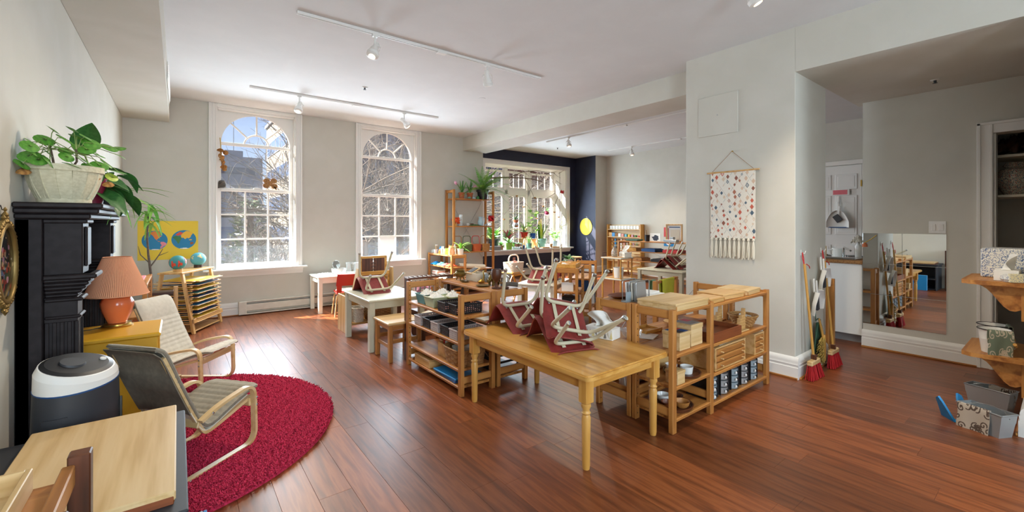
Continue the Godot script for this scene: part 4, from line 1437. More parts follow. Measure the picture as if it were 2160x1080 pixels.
func oval(cx: float, cy: float, rx: float, ry: float, n := 32) -> Array:
	var out := []
	for k in n:
		var a := TAU * k / n
		out.append(v2(cx + cos(a) * rx, cy + sin(a) * ry))
	return out

func build_map_corner():
	# map poster: two hemispheres
	var p := thing("map_poster", "yellow poster of two blue hemispheres on the window wall", "poster", v3(-0.098, 1.127, -7.5))
	part(p, "sheet", box(0.645, 0.525, 0.004, 0.001), M.poster_yellow, v3(0, 0, 0.003))
	var z := 0.0058
	part(p, "hemisphere", prism(oval(-0.147, 0.0, 0.135, 0.13), 0.001), M.sea, v3(0, 0, z))
	part(p, "hemisphere", prism(oval(0.163, 0.005, 0.137, 0.13), 0.001), M.sea, v3(0, 0, z))
	var na := [v2(-0.205, 0.1), v2(-0.16, 0.122), v2(-0.1, 0.118), v2(-0.085, 0.095), v2(-0.098, 0.07), v2(-0.075, 0.055), v2(-0.1, 0.04), v2(-0.118, 0.015), v2(-0.13, 0.012), v2(-0.12, -0.005), v2(-0.095, -0.012), v2(-0.09, -0.022), v2(-0.11, -0.016), v2(-0.145, 0.02), v2(-0.165, 0.06)]
	var sa := [v2(-0.085, -0.02), v2(-0.055, -0.02), v2(-0.025, -0.042), v2(-0.03, -0.062), v2(-0.055, -0.08), v2(-0.075, -0.1), v2(-0.09, -0.112), v2(-0.088, -0.085), v2(-0.075, -0.065), v2(-0.09, -0.04)]
	var eu := [v2(0.07, 0.07), v2(0.095, 0.095), v2(0.12, 0.112), v2(0.15, 0.1), v2(0.15, 0.085), v2(0.13, 0.07), v2(0.1, 0.06)]
	var af := [v2(0.05, 0.05), v2(0.085, 0.06), v2(0.12, 0.05), v2(0.14, 0.025), v2(0.125, 0.0), v2(0.115, -0.035), v2(0.1, -0.055), v2(0.085, -0.02), v2(0.06, 0.015), v2(0.04, 0.03)]
	var asia := [v2(0.13, 0.07), v2(0.155, 0.1), v2(0.19, 0.125), v2(0.24, 0.115), v2(0.265, 0.09), v2(0.245, 0.065), v2(0.235, 0.035), v2(0.215, 0.02), v2(0.2, 0.03), v2(0.175, 0.01), v2(0.16, 0.03), v2(0.135, 0.03)]
	for q in [[na, "land_orange"], [sa, "land_pink"], [eu, "land_red"], [af, "land_green"], [asia, "land_yellow"], [blob(0.25, -0.045, 0.022, 0.018, 4), "land_brown"], [blob(0.235, 0.0, 0.016, 0.008, 6), "land_yellow"], [blob(-0.14, -0.121, 0.04, 0.007, 8), "paper"], [blob(0.165, -0.116, 0.045, 0.009, 9), "paper"]]:
		part(p, "continent", prism(q[0], 0.0012), M[q[1]], v3(0, 0, z + 0.0008))
	# map puzzle rack
	var turn := 61.9
	var o := v3(0.163, 0, -6.535)
	var r := thing("map_rack", "beech A-frame rack of map puzzle boards under the left window", "rack", o, turn)
	for x in [0.02, 0.68]:
		part(r, "leg", tube_box([v3(x, 0, -0.02), v3(x, 0.74, -0.15)], 0.045, 0.03), M.beech_y)
		part(r, "leg", tube_box([v3(x, 0, -0.48), v3(x, 0.74, -0.37)], 0.045, 0.03), M.beech_y)
		var st := new_st()
		for k in 11:
			var y := 0.135 + k * 0.05
			put_box(st, v3(x, y - 0.012, -0.26), v3(0.02, 0.012, 0.44), 0.002)
		part(r, "tray_runners", st.commit(), M.beech_z)
	part(r, "top_board", box(0.76, 0.022, 0.27, 0.004), M.beech_x, v3(0.35, 0.75, -0.26))
	part(r, "front_rail", box(0.7, 0.055, 0.018, 0.003), M.beech_x, v3(0.35, 0.16, -0.015), v3(-10, 0, 0))
	part(r, "base_board", box(0.66, 0.014, 0.46, 0.003), M.beech_x, v3(0.35, 0.03, -0.25))
	var bs := Basis(Vector3.UP, deg_to_rad(turn))
	var where := ["topmost", "second", "third", "fourth", "fifth", "sixth", "seventh", "eighth", "ninth", "tenth", "lowest"]
	var tops := ["poster_yellow", "blue_vivid", "poster_yellow", "globe_teal", "navy", "poster_yellow", "blue_vivid", "poster_yellow", "navy", "poster_yellow", "globe_teal"]
	var lands := ["land_sand", "land_yellow", "land_brown", "land_pink", "land_yellow", "globe_blue", "land_orange", "land_green", "land_red", "globe_blue", "land_yellow"]
	for k in 11:
		var y := 0.135 + (10 - k) * 0.05
		var tr := thing("puzzle_map_board", "%s map puzzle board in the beech rack" % where[k], "puzzle board", o + bs * v3(0.35, y, -0.235), turn, "map puzzle boards in the rack")
		var out := 0.0 if k else 0.02
		part(tr, "board", box(0.58, 0.008, 0.48, 0.002), M.beech_x, v3(0, 0.004, out))
		part(tr, "map", box(0.54, 0.003, 0.44, 0.001), M[tops[k]], v3(0, 0.0095, out))
		var st := new_st()
		put_prism(st, PackedVector2Array(blob(0, 0, 0.19, 0.13, 30 + k, 20)), 0.003, Transform3D(Basis(v3(1, 0, 0), v3(0, 0, 1), v3(0, -1, 0)), v3(0.02, 0.0125, 0.03 + out)))
		part(tr, "land_piece", st.commit(), M[lands[k]])
		for e in [[-0.31, 0.18], [0.31, 0.18], [-0.31, -0.18], [0.31, -0.18]]:
			part(tr, "handle", box(0.05, 0.014, 0.03, 0.005), M.beech_x, v3(e[0], 0.006, e[1] + out))
	var st3 := o + bs * v3(0.1, 0.761, -0.24)
	globe("textured globe with red continents on a round wooden stand, nearer one", st3, "globe_teal", "land_red", "beech_y", 61)
	globe("blue globe with sand coloured continents on a dark stand", o + bs * v3(0.62, 0.761, -0.27), "globe_blue", "land_sand", "walnut_y", 71)
	# low shelf on the left wall
	pine_shelf("pine shelf on the left wall behind the lamp", -0.39, -5.7, 90, 1.0, 0.33, 0.8, [0.79, 0.5, 0.12])
	solo("pink_chart", "pink and blue picture chart lying on the pine shelf behind the lamp", "chart", box(0.26, 0.012, 0.6, 0.002), M.land_pink, v3(-0.4, 0.797, -5.75))
	solo("picture_card", "white card with a red picture in the pine shelf behind the lamp", "card", box(0.24, 0.012, 0.3, 0.002), M.paper, v3(-0.37, 0.507, -5.9))
	var st2 := thing("low_stand", "small wooden stand with a dark top in front of the map rack", "stand", v3(-0.08, 0, -6.28))
	part(st2, "post", box(0.04, 0.64, 0.03, 0.003), M.beech_y, v3(0.06, 0.32, 0.02))
	part(st2, "post", box(0.04, 0.56, 0.03, 0.003), M.beech_y, v3(-0.13, 0.28, -0.12))
	part(st2, "top", box(0.2, 0.03, 0.2, 0.004), M.walnut_x, v3(-0.06, 0.575, 0.0))
	part(st2, "rail", box(0.2, 0.04, 0.02, 0.003), M.beech_x, v3(-0.04, 0.2, 0.02))

# a square bar between two points
func tube_box(pts: Array, w: float, d: float) -> ArrayMesh:
	var st := new_st()
	var dir: Vector3 = pts[1] - pts[0]
	var y := dir.normalized()
	var x := v3(1, 0, 0)
	if absf(y.dot(x)) > 0.9:
		x = v3(0, 0, 1)
	var z := x.cross(y).normalized()
	x = y.cross(z)
	put_box(st, (pts[0] + pts[1]) * 0.5, v3(w, dir.length(), d), 0.003, Basis(x, y, z))
	return st.commit()

func globe(label: String, at0: Vector3, sea: String, land: String, wood_name: String, sd: int):
	var t := thing("globe", label, "globe", at0)
	part(t, "stand", lathe([v2(0, 0), v2(0.05, 0), v2(0.05, 0.032), v2(0.044, 0.038), v2(0.03, 0.03), v2(0, 0.03)], 20), M[wood_name])
	var r := 0.088
	part(t, "ball", SphereMesh.new(), M[sea], v3(0, 0.03 + r * 0.94, 0))
	var b: MeshInstance3D = t.get_node("ball")
	b.mesh.radius = r
	b.mesh.height = r * 2
	b.mesh.radial_segments = 32
	b.mesh.rings = 16
	var g := RandomNumberGenerator.new()
	g.seed = sd
	for k in 6:
		var lon := TAU * k / 6.0 + g.randf() * 0.5
		var lat := g.randf_range(-0.7, 0.8)
		var ln := g.randf_range(0.3, 0.55)
		part(b, "land", sheet(func(u: float, v: float) -> Vector3:
			var a := u * TAU
			var q := v * ln * (0.75 + 0.3 * sin(a * 3.0 + sd) + 0.15 * cos(a * 5.0))
			var lo := lon + cos(a) * q * 0.8
			var la := lat + sin(a) * q
			return v3(cos(la) * cos(lo), sin(la), cos(la) * sin(lo)) * (r + 0.0015), 22, 4), M[land])

# ---------------------------------------------------------------- along the window wall
func simple_table(called: String, label: String, x: float, z: float, turn: float, lx: float, lz: float, h: float, mat: String, leg := 0.055, group := "low classroom tables") -> Node3D:
	var t := thing(called, label, "table", v3(x, 0, z), turn, group)
	part(t, "table_top", box(lx, 0.024, lz, 0.006), M[mat], v3(0, h - 0.012, 0))
	for sx in [-1.0, 1.0]:
		part(t, "apron", box(0.02, 0.075, lz - leg * 2 - 0.02, 0.002), M[mat], v3(sx * (lx * 0.5 - leg * 0.5 - 0.01), h - 0.063, 0))
		part(t, "apron", box(lx - leg * 2 - 0.02, 0.075, 0.02, 0.002), M[mat], v3(0, h - 0.063, sx * (lz * 0.5 - leg * 0.5 - 0.01)))
		for sz in [-1.0, 1.0]:
			part(t, "leg", box(leg, h - 0.024, leg, 0.004), M[mat], v3(sx * (lx * 0.5 - leg * 0.5 - 0.01), (h - 0.024) * 0.5, sz * (lz * 0.5 - leg * 0.5 - 0.01)))
	return t

# moulded stacking chair, upright, facing +z, origin on the floor
func shell_mesh(w: float) -> ArrayMesh:
	var key := "shell%.3f" % w
	if cache.has(key):
		return cache[key]
	var cv := Curve3D.new()
	for q in [v3(0, 0.322, 0.198), v3(0, 0.344, 0.188), v3(0, 0.352, 0.155), v3(0, 0.346, 0.02), v3(0, 0.34, -0.08), v3(0, 0.345, -0.13), v3(0, 0.368, -0.163), v3(0, 0.42, -0.172), v3(0, 0.49, -0.17), v3(0, 0.545, -0.175), v3(0, 0.582, -0.188), v3(0, 0.6, -0.206)]:
		cv.add_point(q)
	var total := cv.get_baked_length()
	cache[key] = sheet(func(u: float, v: float) -> Vector3:
		var p := cv.sample_baked(u * total, true)
		var tg := (cv.sample_baked(minf(u * total + 0.01, total), true) - cv.sample_baked(maxf(u * total - 0.01, 0.0), true)).normalized()
		var n := v3(1, 0, 0).cross(tg).normalized()
		var s := (v - 0.5) * 2.0
		var lip := 0.016 * pow(absf(s), 6.0)
		var corner := 1.0
		if u > 0.93:
			corner = 1.0 - 0.12 * pow((u - 0.93) / 0.07, 2.0)
		if u < 0.05:
			corner = 1.0 - 0.05 * pow((0.05 - u) / 0.05, 2.0)
		return p + n * lip + v3(s * w * 0.5 * corner, 0, 0), 40, 16, 0.008)
	return cache[key]

func shell_chair(called: String, label: String, group: String, shell: String, frame: String) -> Node3D:
	var t := thing(called, label, "chair", Vector3.ZERO, 0, group)
	part(t, "shell", shell_mesh(0.322), M[shell])
	for e in [[0.13, 0.244], [-0.09, -0.157]]:
		var zt: float = e[0]
		var pts := rounded([v3(-0.195, 0.0, e[1]), v3(-0.15, 0.322, zt), v3(0.15, 0.322, zt), v3(0.195, 0.0, e[1])], 0.075, 6)
		var fr := part(t, "leg_tube", tube(pts, 0.0125, 10), M[frame])
		for s in [-1.0, 1.0]:
			part(fr, "foot_cap", cyl(0.0142, 0.02, 10), M.steel, v3(s * 0.195, 0, e[1]), v3(-rad_to_deg(atan2(e[1] - zt, 0.322)), 0, s * 7.9))
	for s in [-1.0, 1.0]:
		part(t, "strap", box(0.026, 0.005, 0.26, 0.001), M[frame], v3(s * 0.075, 0.334, 0.02), v3(-2, 0, 0))
		for z in [0.11, -0.08]:
			part(t, "screw", cyl(0.008, 0.006, 8), M.steel, v3(s * 0.11, 0.326, z))
	return t

# turn a shell chair over so that the front lip and the back top rest on a table; heading = where the seat front points
func overturn(t: Node3D, mid: Vector3, heading: Vector3, tip := 0.0, roll := 0.0):
	var f := v3(0, 0.32, 0.199)
	var b := v3(0, 0.598, -0.208)
	var e1 := (f - b).normalized()
	var e3 := v3(1, 0, 0)
	var e2 := e3.cross(e1).normalized()
	if e2.y > 0:
		e2 = -e2
		e3 = -e3
	e3 = e1.cross(e2)
	var w1 := heading.normalized()
	var w2 := Vector3.UP
	var w3 := w1.cross(w2)
	var from := Basis(e1, e2, e3)
	var to := Basis(w1, w2, w3)
	var bs := to * from.transposed()
	if tip != 0.0:
		bs = Basis(w3, deg_to_rad(tip)) * bs
	if roll != 0.0:
		bs = Basis(w1, deg_to_rad(roll)) * bs
	t.transform = Transform3D(bs, mid - bs * ((f + b) * 0.5))

func jar(r: float, h: float) -> ArrayMesh:
	return vessel([v2(r, 0), v2(r, h * 0.7), v2(r * 0.6, h * 0.82), v2(r * 0.65, h)], 0.003, 14)

func tumbler(r: float, h: float) -> ArrayMesh:
	return vessel([v2(r * 0.8, 0), v2(r, h)], 0.0025, 16)

func woven(called: String, parent: Node3D, rx: float, rz: float, h: float, flare: float, mat: Material, square := 0.0, nu := 48, nv := 14):
	# over and under weave as real relief
	part(parent, called, sheet(func(u: float, v: float) -> Vector3:
		var a := u * TAU
		var c := cos(a)
		var s := sin(a)
		var sq := pow(pow(absf(c), 2.0 + square) + pow(absf(s), 2.0 + square), -1.0 / (2.0 + square))
		var f := 1.0 + flare * v
		var wv := 0.004 * sin(a * nu * 0.5) * (1.0 if int(v * nv) % 2 == 0 else -1.0)
		return v3(c * sq * (rx * f + wv), v * h, s * sq * (rz * f + wv)), nu * 2, nv * 2, 0.003), mat)
	part(parent, "base", sheet(func(u: float, v: float) -> Vector3:
		var a := u * TAU
		var c := cos(a)
		var s := sin(a)
		var sq := pow(pow(absf(c), 2.0 + square) + pow(absf(s), 2.0 + square), -1.0 / (2.0 + square))
		return v3(c * sq * rx * v, 0.003, s * sq * rz * v), 32, 2, 0.004), mat)
	var rim := []
	for k in 49:
		var a := TAU * k / 48.0
		var c := cos(a)
		var s := sin(a)
		var sq := pow(pow(absf(c), 2.0 + square) + pow(absf(s), 2.0 + square), -1.0 / (2.0 + square))
		rim.append(v3(c * sq * rx * (1.0 + flare), h, s * sq * rz * (1.0 + flare)))
	part(parent, "rim", tube(rim, 0.007, 6, false), mat)

func crumple(w: float, d: float, h: float, sd: int) -> ArrayMesh:
	var g := FastNoiseLite.new()
	g.seed = sd
	g.frequency = 9.0
	return sheet(func(u: float, v: float) -> Vector3:
		var a := u * 2.0 - 1.0
		var b := v * 2.0 - 1.0
		var f := (1.0 - a * a) * (1.0 - b * b)
		return v3(a * w * 0.5, h * (0.25 + 0.75 * f) * (0.7 + 0.6 * g.get_noise_2d(u, v)) + h * 0.25 * g.get_noise_2d(u * 3.0, v * 3.0), b * d * 0.5), 18, 18, 0.002)

func build_window_wall_things():
	# electric heater along the wall
	var h := thing("baseboard_heater", "long cream electric baseboard heater under the windows", "heater", v3(2.08, 0.012, -7.455))
	part(h, "back_plate", box(2.74, 0.18, 0.012, 0.002), M.heater, v3(0, 0.1, -0.036))
	part(h, "front_cover", box(2.6, 0.095, 0.014, 0.003), M.heater, v3(0, 0.1, 0.033))
	part(h, "top_cover", box(2.74, 0.014, 0.08, 0.004), M.heater, v3(0, 0.186, 0))
	part(h, "foot_strip", box(2.74, 0.016, 0.08, 0.003), M.heater, v3(0, 0.008, 0))
	part(h, "fins", box(2.56, 0.1, 0.02, 0.0), M.dark_slot, v3(0, 0.1, -0.018))
	for s in [-1.0, 1.0]:
		part(h, "end_cap", box(0.1, 0.19, 0.088, 0.004), M.heater, v3(s * 1.33, 0.097, 0.0))
	# things hanging in the left window
	var d := thing("dried_flowers", "bunch of dried brown flowers hanging at the left edge of the left window", "flowers", v3(0.475, 2.36, -7.43))
	var g := RandomNumberGenerator.new()
	g.seed = 4
	part(d, "stalks", tube([v3(0.0, 0.22, 0), v3(0.01, 0.1, 0), v3(0.015, -0.08, 0)], 0.006, 5), M.straw)
	for k in 13:
		part(d, "flower_head", leaf_round(g.randf_range(0.025, 0.045), 0.6), M.dried, v3(g.randf_range(-0.02, 0.06), 0.06 - 0.024 * k, g.randf_range(-0.02, 0.03)), v3(g.randf_range(0, 120), g.randf() * 360, 0))
	var sp := thing("seed_pod", "grey striped seed pod ornament at the end of the window rail", "ornament", v3(0.5, 1.875, -7.53))
	for k in 7:
		part(sp, "pod_layer", box(0.1, 0.01, 0.05, 0.003), M.seedpod, v3(0.0, 0.005 + k * 0.015, 0.0), v3(8, k * 12.0, 14))
	var cl := thing("clover_cutout", "brown four leaf clover cutout standing on the window rail", "cutout", v3(1.13, 1.872, -7.56))
	for q in [v2(-0.058, 0.062), v2(0.055, 0.058), v2(-0.05, 0.135), v2(0.046, 0.14)]:
		part(cl, "clover_leaf", prism(oval(q.x, q.y, 0.044, 0.04, 18), 0.008, true), M.bearwood_y)
	part(cl, "centre", prism(oval(0, 0.095, 0.03, 0.04, 14), 0.007), M.bearwood_y)
	part(cl, "stalk", prism([v2(0.03, 0.07), v2(0.075, 0.04), v2(0.09, 0.0), v2(0.075, 0.0), v2(0.055, 0.03)], 0.008), M.bearwood_y)
	var cr := thing("crystal_drop", "small clear crystal hanging in the right window", "ornament", v3(3.0, 1.6, -7.55))
	part(cr, "drop", lathe([v2(0, -0.03), v2(0.022, 0.0), v2(0.012, 0.024), v2(0, 0.03)], 8), M.clear_glass)
	part(cr, "thread", tube([v3(0, 0.03, 0), v3(0, 0.22, 0)], 0.0012, 4), M.white)
	solo("frosted_sheet", "frosted paper sheet taped over the middle bottom pane of the right window", "sheet", box(0.285, 0.345, 0.003, 0.0), M.paper, v3(3.015, 0.94, -7.598))
	# white table with glass things
	simple_table("white_table", "small white table with glassware against the window wall", 2.03, -7.12, 0, 0.76, 0.56, 0.55, "pale_table")
	var m := thing("round_mirror", "small round mirror on a stand on the white table", "mirror", v3(2.02, 0.55, -7.24), 25)
	part(m, "glass", lathe([v2(0, 0), v2(0.066, 0), v2(0.066, 0.004), v2(0, 0.004)], 28), M.mirror, v3(0, 0.135, 0), v3(80, 0, 0))
	var ring := []
	for k in 29:
		var a := TAU * k / 28.0
		ring.append(v3(cos(a) * 0.07, 0.135 + sin(a) * 0.068, -0.012 * sin(a)))
	part(m, "rim", tube(ring, 0.005, 6, false), M.chrome)
	part(m, "foot", box(0.09, 0.012, 0.06, 0.004), M.chrome, v3(0, 0.006, 0))
	part(m, "stem", tube([v3(0, 0.01, -0.01), v3(0, 0.07, -0.012)], 0.005, 6), M.chrome)
	solo("glass_bowl", "wide ribbed glass bowl on the white table", "bowl", vessel([v2(0.07, 0), v2(0.105, 0.05), v2(0.115, 0.1)], 0.006, 28), M.clear_glass, v3(2.0, 0.55, -7.03))
	solo("glass_tray", "shallow cut glass tray on the left of the white table", "tray", vessel([v2(0.09, 0), v2(0.12, 0.035)], 0.008, 8, 1.0, 0.7), M.clear_glass, v3(1.8, 0.55, -7.05))
	for k in 3:
		solo("cotton_ball", ["round white cotton ball in the glass tray, left", "round white cotton ball in the glass tray, middle", "round white cotton ball in the glass tray, right"][k], "cotton ball", crumple(0.05, 0.05, 0.035, k), M.paper, v3(1.76 + k * 0.04, 0.561, -7.04))
	for k in 2:
		var pt := thing("glass_pitcher", ["tall glass pitcher on the white table, nearer the mirror", "tall glass pitcher at the right of the white table"][k], "pitcher", v3(2.2 + k * 0.11, 0.55, -7.2 + 0.05 * k), 0, "glass pitchers on the white table")
		part(pt, "body", vessel([v2(0.035, 0), v2(0.045, 0.05), v2(0.036, 0.11), v2(0.045, 0.17)], 0.003, 18), M.clear_glass)
		part(pt, "handle", tube([v3(0.04, 0.15, 0), v3(0.075, 0.13, 0), v3(0.07, 0.06, 0), v3(0.045, 0.045, 0)], 0.006, 6), M.clear_glass)
	# red chair pushed to the white table
	var c := thing("red_chair", "bright red moulded chair with bentwood legs at the white table", "chair", v3(2.0, 0, -6.62), 172)
	part(c, "seat", box(0.34, 0.02, 0.33, 0.009), M.chair_red, v3(0, 0.34, 0.02))
	for s in [-1.0, 1.0]:
		part(c, "back_support", box(0.07, 0.16, 0.014, 0.006), M.chair_red, v3(s * 0.13, 0.41, -0.165), v3(-6, 0, 0))
		for e in [0.13, -0.12]:
			part(c, "leg", band(rounded([v3(s * 0.06, 0.325, e), v3(s * 0.155, 0.322, e), v3(s * 0.185, 0.0, e * 1.25)], 0.08, 6), v3(0, 0, 1), 0.03, 0.016), M.birch_y)
	part(c, "back", sheet(func(u: float, v: float) -> Vector3:
		var a := (u - 0.5) * 2.0
		return v3(a * 0.175 * (1.0 - 0.1 * v), 0.45 + v * 0.165, -0.17 - 0.02 * v - 0.02 * (1.0 - a * a)), 14, 6, 0.012), M.chair_red)
	var cu := thing("seat_cushion", "grey patterned seat pad with pink ties on the red chair", "cushion", v3(2.0, 0.351, -6.645), 172)
	part(cu, "pad", lathe([v2(0, 0), v2(0.14, 0), v2(0.155, 0.01), v2(0.14, 0.022), v2(0, 0.026)], 24), M.towel_grey)
	part(cu, "tie", tube([v3(0.13, 0.01, -0.13), v3(0.15, -0.06, -0.155), v3(0.14, -0.13, -0.16)], 0.006, 5), M.pink)
	part(cu, "tie", tube([v3(0.13, 0.01, -0.13), v3(0.17, -0.02, -0.16), v3(0.12, -0.03, -0.165)], 0.006, 5), M.pink)
	# rack of dressing frames behind the sage table
	var r := thing("dressing_frame_rack", "low plywood rack behind the sage green table", "rack", v3(1.97, 0, -5.56))
	for s in [-1.0, 1.0]:
		part(r, "side_panel", box(0.02, 0.46, 0.4, 0.003), M.beech_y if s < 0 else M.oak_dark_y, v3(s * 0.335, 0.23, 0))
	part(r, "bottom_board", box(0.65, 0.02, 0.39, 0.003), M.beech_x, v3(0, 0.12, 0))
	part(r, "back_panel", box(0.65, 0.3, 0.012, 0.0), M.beech_x, v3(0, 0.31, -0.19))
	part(r, "easel_side", prism([v2(-0.19, 0.0), v2(0.1, 0.0), v2(-0.1, 0.34), v2(-0.17, 0.34)], 0.016), M.birch_y, v3(-0.2, 0.45, 0.0), v3(0, 90, 0))
	part(r, "easel_side", prism([v2(-0.19, 0.0), v2(0.1, 0.0), v2(-0.1, 0.34), v2(-0.17, 0.34)], 0.016), M.birch_y, v3(0.24, 0.45, 0.0), v3(0, 90, 0))
	part(r, "easel_board", box(0.46, 0.03, 0.2, 0.003), M.birch_x, v3(0.02, 0.47, 0.03))
	var fr := thing("lacing_frame", "wooden dressing frame with brown laced cloth behind the overturned chair", "dressing frame", v3(2.0, 0.62, -5.52), 0)
	part(fr, "frame", boxes([[v3(0, 0.3, 0), v3(0.36, 0.03, 0.02)], [v3(0, 0.02, 0), v3(0.36, 0.04, 0.02)], [v3(-0.165, 0.16, 0), v3(0.03, 0.28, 0.02)], [v3(0.165, 0.16, 0), v3(0.03, 0.28, 0.02)]], 0.003), M.honey_x)
	part(fr, "cloth", box(0.145, 0.25, 0.006, 0.002), M.oak_dark_y, v3(-0.076, 0.16, 0.004))
	part(fr, "cloth", box(0.145, 0.25, 0.006, 0.002), M.oak_dark_y, v3(0.076, 0.16, 0.004))
	for k in 5:
		part(fr, "lace", tube([v3(-0.03, 0.08 + k * 0.045, 0.01), v3(0.0, 0.095 + k * 0.045, 0.012), v3(0.03, 0.08 + k * 0.045, 0.01)], 0.004, 5), M.black)
	var f2 := thing("hook_frame", "wooden dressing frame with a curved top standing in front of the lacing frame", "dressing frame", v3(2.0, 0.485, -5.47))
	part(f2, "frame", boxes([[v3(0, 0.235, 0), v3(0.4, 0.05, 0.02)], [v3(-0.185, 0.11, 0), v3(0.03, 0.22, 0.02)], [v3(0.185, 0.11, 0), v3(0.03, 0.22, 0.02)]], 0.003), M.honey_x)
	part(f2, "cloth", prism(oval(0, 0.08, 0.14, 0.13, 24), 0.006), M.oak_dark_y)
	var wb := thing("white_basket", "small white wire basket on the rack under the sage table", "basket", v3(1.78, 0.13, -5.5))
	woven("basket_wall", wb, 0.06, 0.1, 0.17, 0.15, M.whitewash_y, 3.0, 24, 10)
	var bb := thing("laundry_basket", "brown wicker basket of dark cloth under the sage table", "basket", v3(2.06, 0.13, -5.52))
	woven("basket_wall", bb, 0.15, 0.13, 0.16, 0.12, M.rattan_y, 3.0, 32, 10)
	solo("dark_cloth", "crumpled dark denim cloth in the brown wicker basket", "cloth", crumple(0.27, 0.23, 0.09, 5), M.denim, v3(2.06, 0.235, -5.52))
	# sage green table with an overturned chair
	simple_table("sage_table", "sage green table with one overturned chair, left of the pine shelves", 1.9, -4.9, 0, 0.65, 0.86, 0.55, "sage", 0.06)
	var oc := shell_chair("overturned_chair", "single burgundy moulded chair upside down on the sage green table", "overturned burgundy chairs", "chair_shell", "tube_beige")
	overturn(oc, v3(1.83, 0.556, -5.09), v3(0.02, 0, 1))
	var st := thing("wooden_stool", "square wooden stool with a pale seat beside the pine shelves", "stool", v3(1.79, 0, -4.23))
	part(st, "seat", box(0.37, 0.028, 0.41, 0.008), M.birch_x, v3(0, 0.376, 0))
	for sx in [-1.0, 1.0]:
		part(st, "apron", box(0.02, 0.05, 0.3, 0.002), M.pine_z, v3(sx * 0.145, 0.335, 0))
		part(st, "apron", box(0.26, 0.05, 0.02, 0.002), M.pine_x, v3(0, 0.335, sx * 0.165))
		part(st, "stretcher", box(0.02, 0.04, 0.3, 0.003), M.pine_z, v3(sx * 0.145, 0.15, 0))
		part(st, "stretcher", box(0.26, 0.04, 0.02, 0.003), M.pine_x, v3(0, 0.2, sx * 0.165))
		for sz in [-1.0, 1.0]:
			part(st, "leg", box(0.04, 0.362, 0.04, 0.003), M.pine_y, v3(sx * 0.15, 0.181, sz * 0.17))
	# dark bentwood chair behind the shelves
	var dc := thing("dark_chair", "dark brown wooden chair with a curved back behind the pine shelves", "chair", v3(2.32, 0, -4.28), 205)
	part(dc, "seat", box(0.32, 0.025, 0.32, 0.01), M.cream, v3(0, 0.37, 0))
	for s in [-1.0, 1.0]:
		part(dc, "back_post", band(rounded([v3(s * 0.14, 0, -0.17), v3(s * 0.14, 0.4, -0.14), v3(s * 0.15, 0.74, -0.22)], 0.2, 5), v3(1, 0, 0), 0.035, 0.03), M.walnut_y)
		part(dc, "leg", box(0.035, 0.36, 0.035, 0.004), M.walnut_y, v3(s * 0.14, 0.18, 0.14))
		part(dc, "side_rail", box(0.025, 0.045, 0.26, 0.003), M.walnut_z, v3(s * 0.14, 0.33, 0))
	part(dc, "back_rail", box(0.28, 0.08, 0.018, 0.006), M.walnut_x, v3(0, 0.69, -0.205), v3(-10, 0, 0))
	part(dc, "back_rail", box(0.28, 0.05, 0.018, 0.006), M.walnut_x, v3(0, 0.53, -0.17), v3(-8, 0, 0))
	part(dc, "front_rail", box(0.26, 0.045, 0.025, 0.003), M.walnut_x, v3(0, 0.33, 0.14))
	# flowers on a low box
	var bx := thing("low_box", "low brown wooden box behind the sage table", "box", v3(2.4, 0, -4.86))
	part(bx, "carcass", box(0.24, 0.28, 0.24, 0.004), M.oak_dark_y, v3(0, 0.14, 0))
	part(bx, "lid", box(0.26, 0.02, 0.26, 0.004), M.oak_dark_x, v3(0, 0.29, 0))
	var fv := thing("flower_vase", "glass vase of pink flowers behind the sage table", "vase", v3(2.4, 0.3, -4.86))
	part(fv, "vase", tumbler(0.04, 0.16), M.clear_glass)
	part(fv, "water", cyl(0.03, 0.09, 14), M.land_yellow, v3(0, 0.006, 0))
	for k in 7:
		var q := v3(g.randf_range(-0.08, 0.08), g.randf_range(0.2, 0.3), g.randf_range(-0.06, 0.06))
		part(fv, "stalk", tube([v3(0, 0.02, 0), q], 0.003, 4), M.stem)
		part(fv, "flower", lathe([v2(0, -0.02), v2(0.03, 0.0), v2(0.035, 0.02), v2(0.0, 0.012)], 8), M.petal_pink, q, v3(g.randf_range(-40, 40), 0, g.randf_range(-40, 40)))
	# bar chime behind the left shelf end
	var ch := thing("bar_chime", "wooden frame of silver chimes behind the left end of the shelves", "chimes", v3(2.04, 0, -4.02), 0)
	part(ch, "beam", boxes([[v3(0, 0.815, 0.05), v3(0.5, 0.02, 0.015)], [v3(0, 0.815, -0.05), v3(0.5, 0.02, 0.015)]], 0.002), M.oak_dark_x)
	for s in [-1.0, 1.0]:
		part(ch, "leg", box(0.025, 0.82, 0.1, 0.003), M.oak_dark_y, v3(s * 0.24, 0.41, 0))
	for k in 9:
		part(ch, "rung", box(0.008, 0.008, 0.1, 0.001), M.white, v3(-0.2 + k * 0.05, 0.82, 0))
		part(ch, "chime_tube", cyl(0.008, 0.1 + 0.006 * k, 8), M.steel, v3(-0.2 + k * 0.05, 0.69 - 0.006 * k, 0))
	build_plant_shelf()

func pot_plant(called: String, label: String, x: float, y: float, z: float, pot: Mesh, pm: String, r: float, top: float) -> Node3D:
	var t := thing(called, label, "plant", v3(x, y, z))
	part(t, "pot", pot, M[pm])
	part(t, "soil", cyl(r, 0.01, 14), M.soil, v3(0, top, 0))
	return t

func tuft_leaves(t: Node3D, n: int, mesh: ArrayMesh, mats: Array, y: float, lo: float, hi: float, sd: int, spread := 0.02):
	var g := RandomNumberGenerator.new()
	g.seed = sd
	for k in n:
		part(t, "leaf", mesh, M[mats[k % mats.size()]], v3(g.randf_range(-spread, spread), y, g.randf_range(-spread, spread)), v3(-g.randf_range(lo, hi), k * 137.5 + g.randf_range(-20, 20), 0))

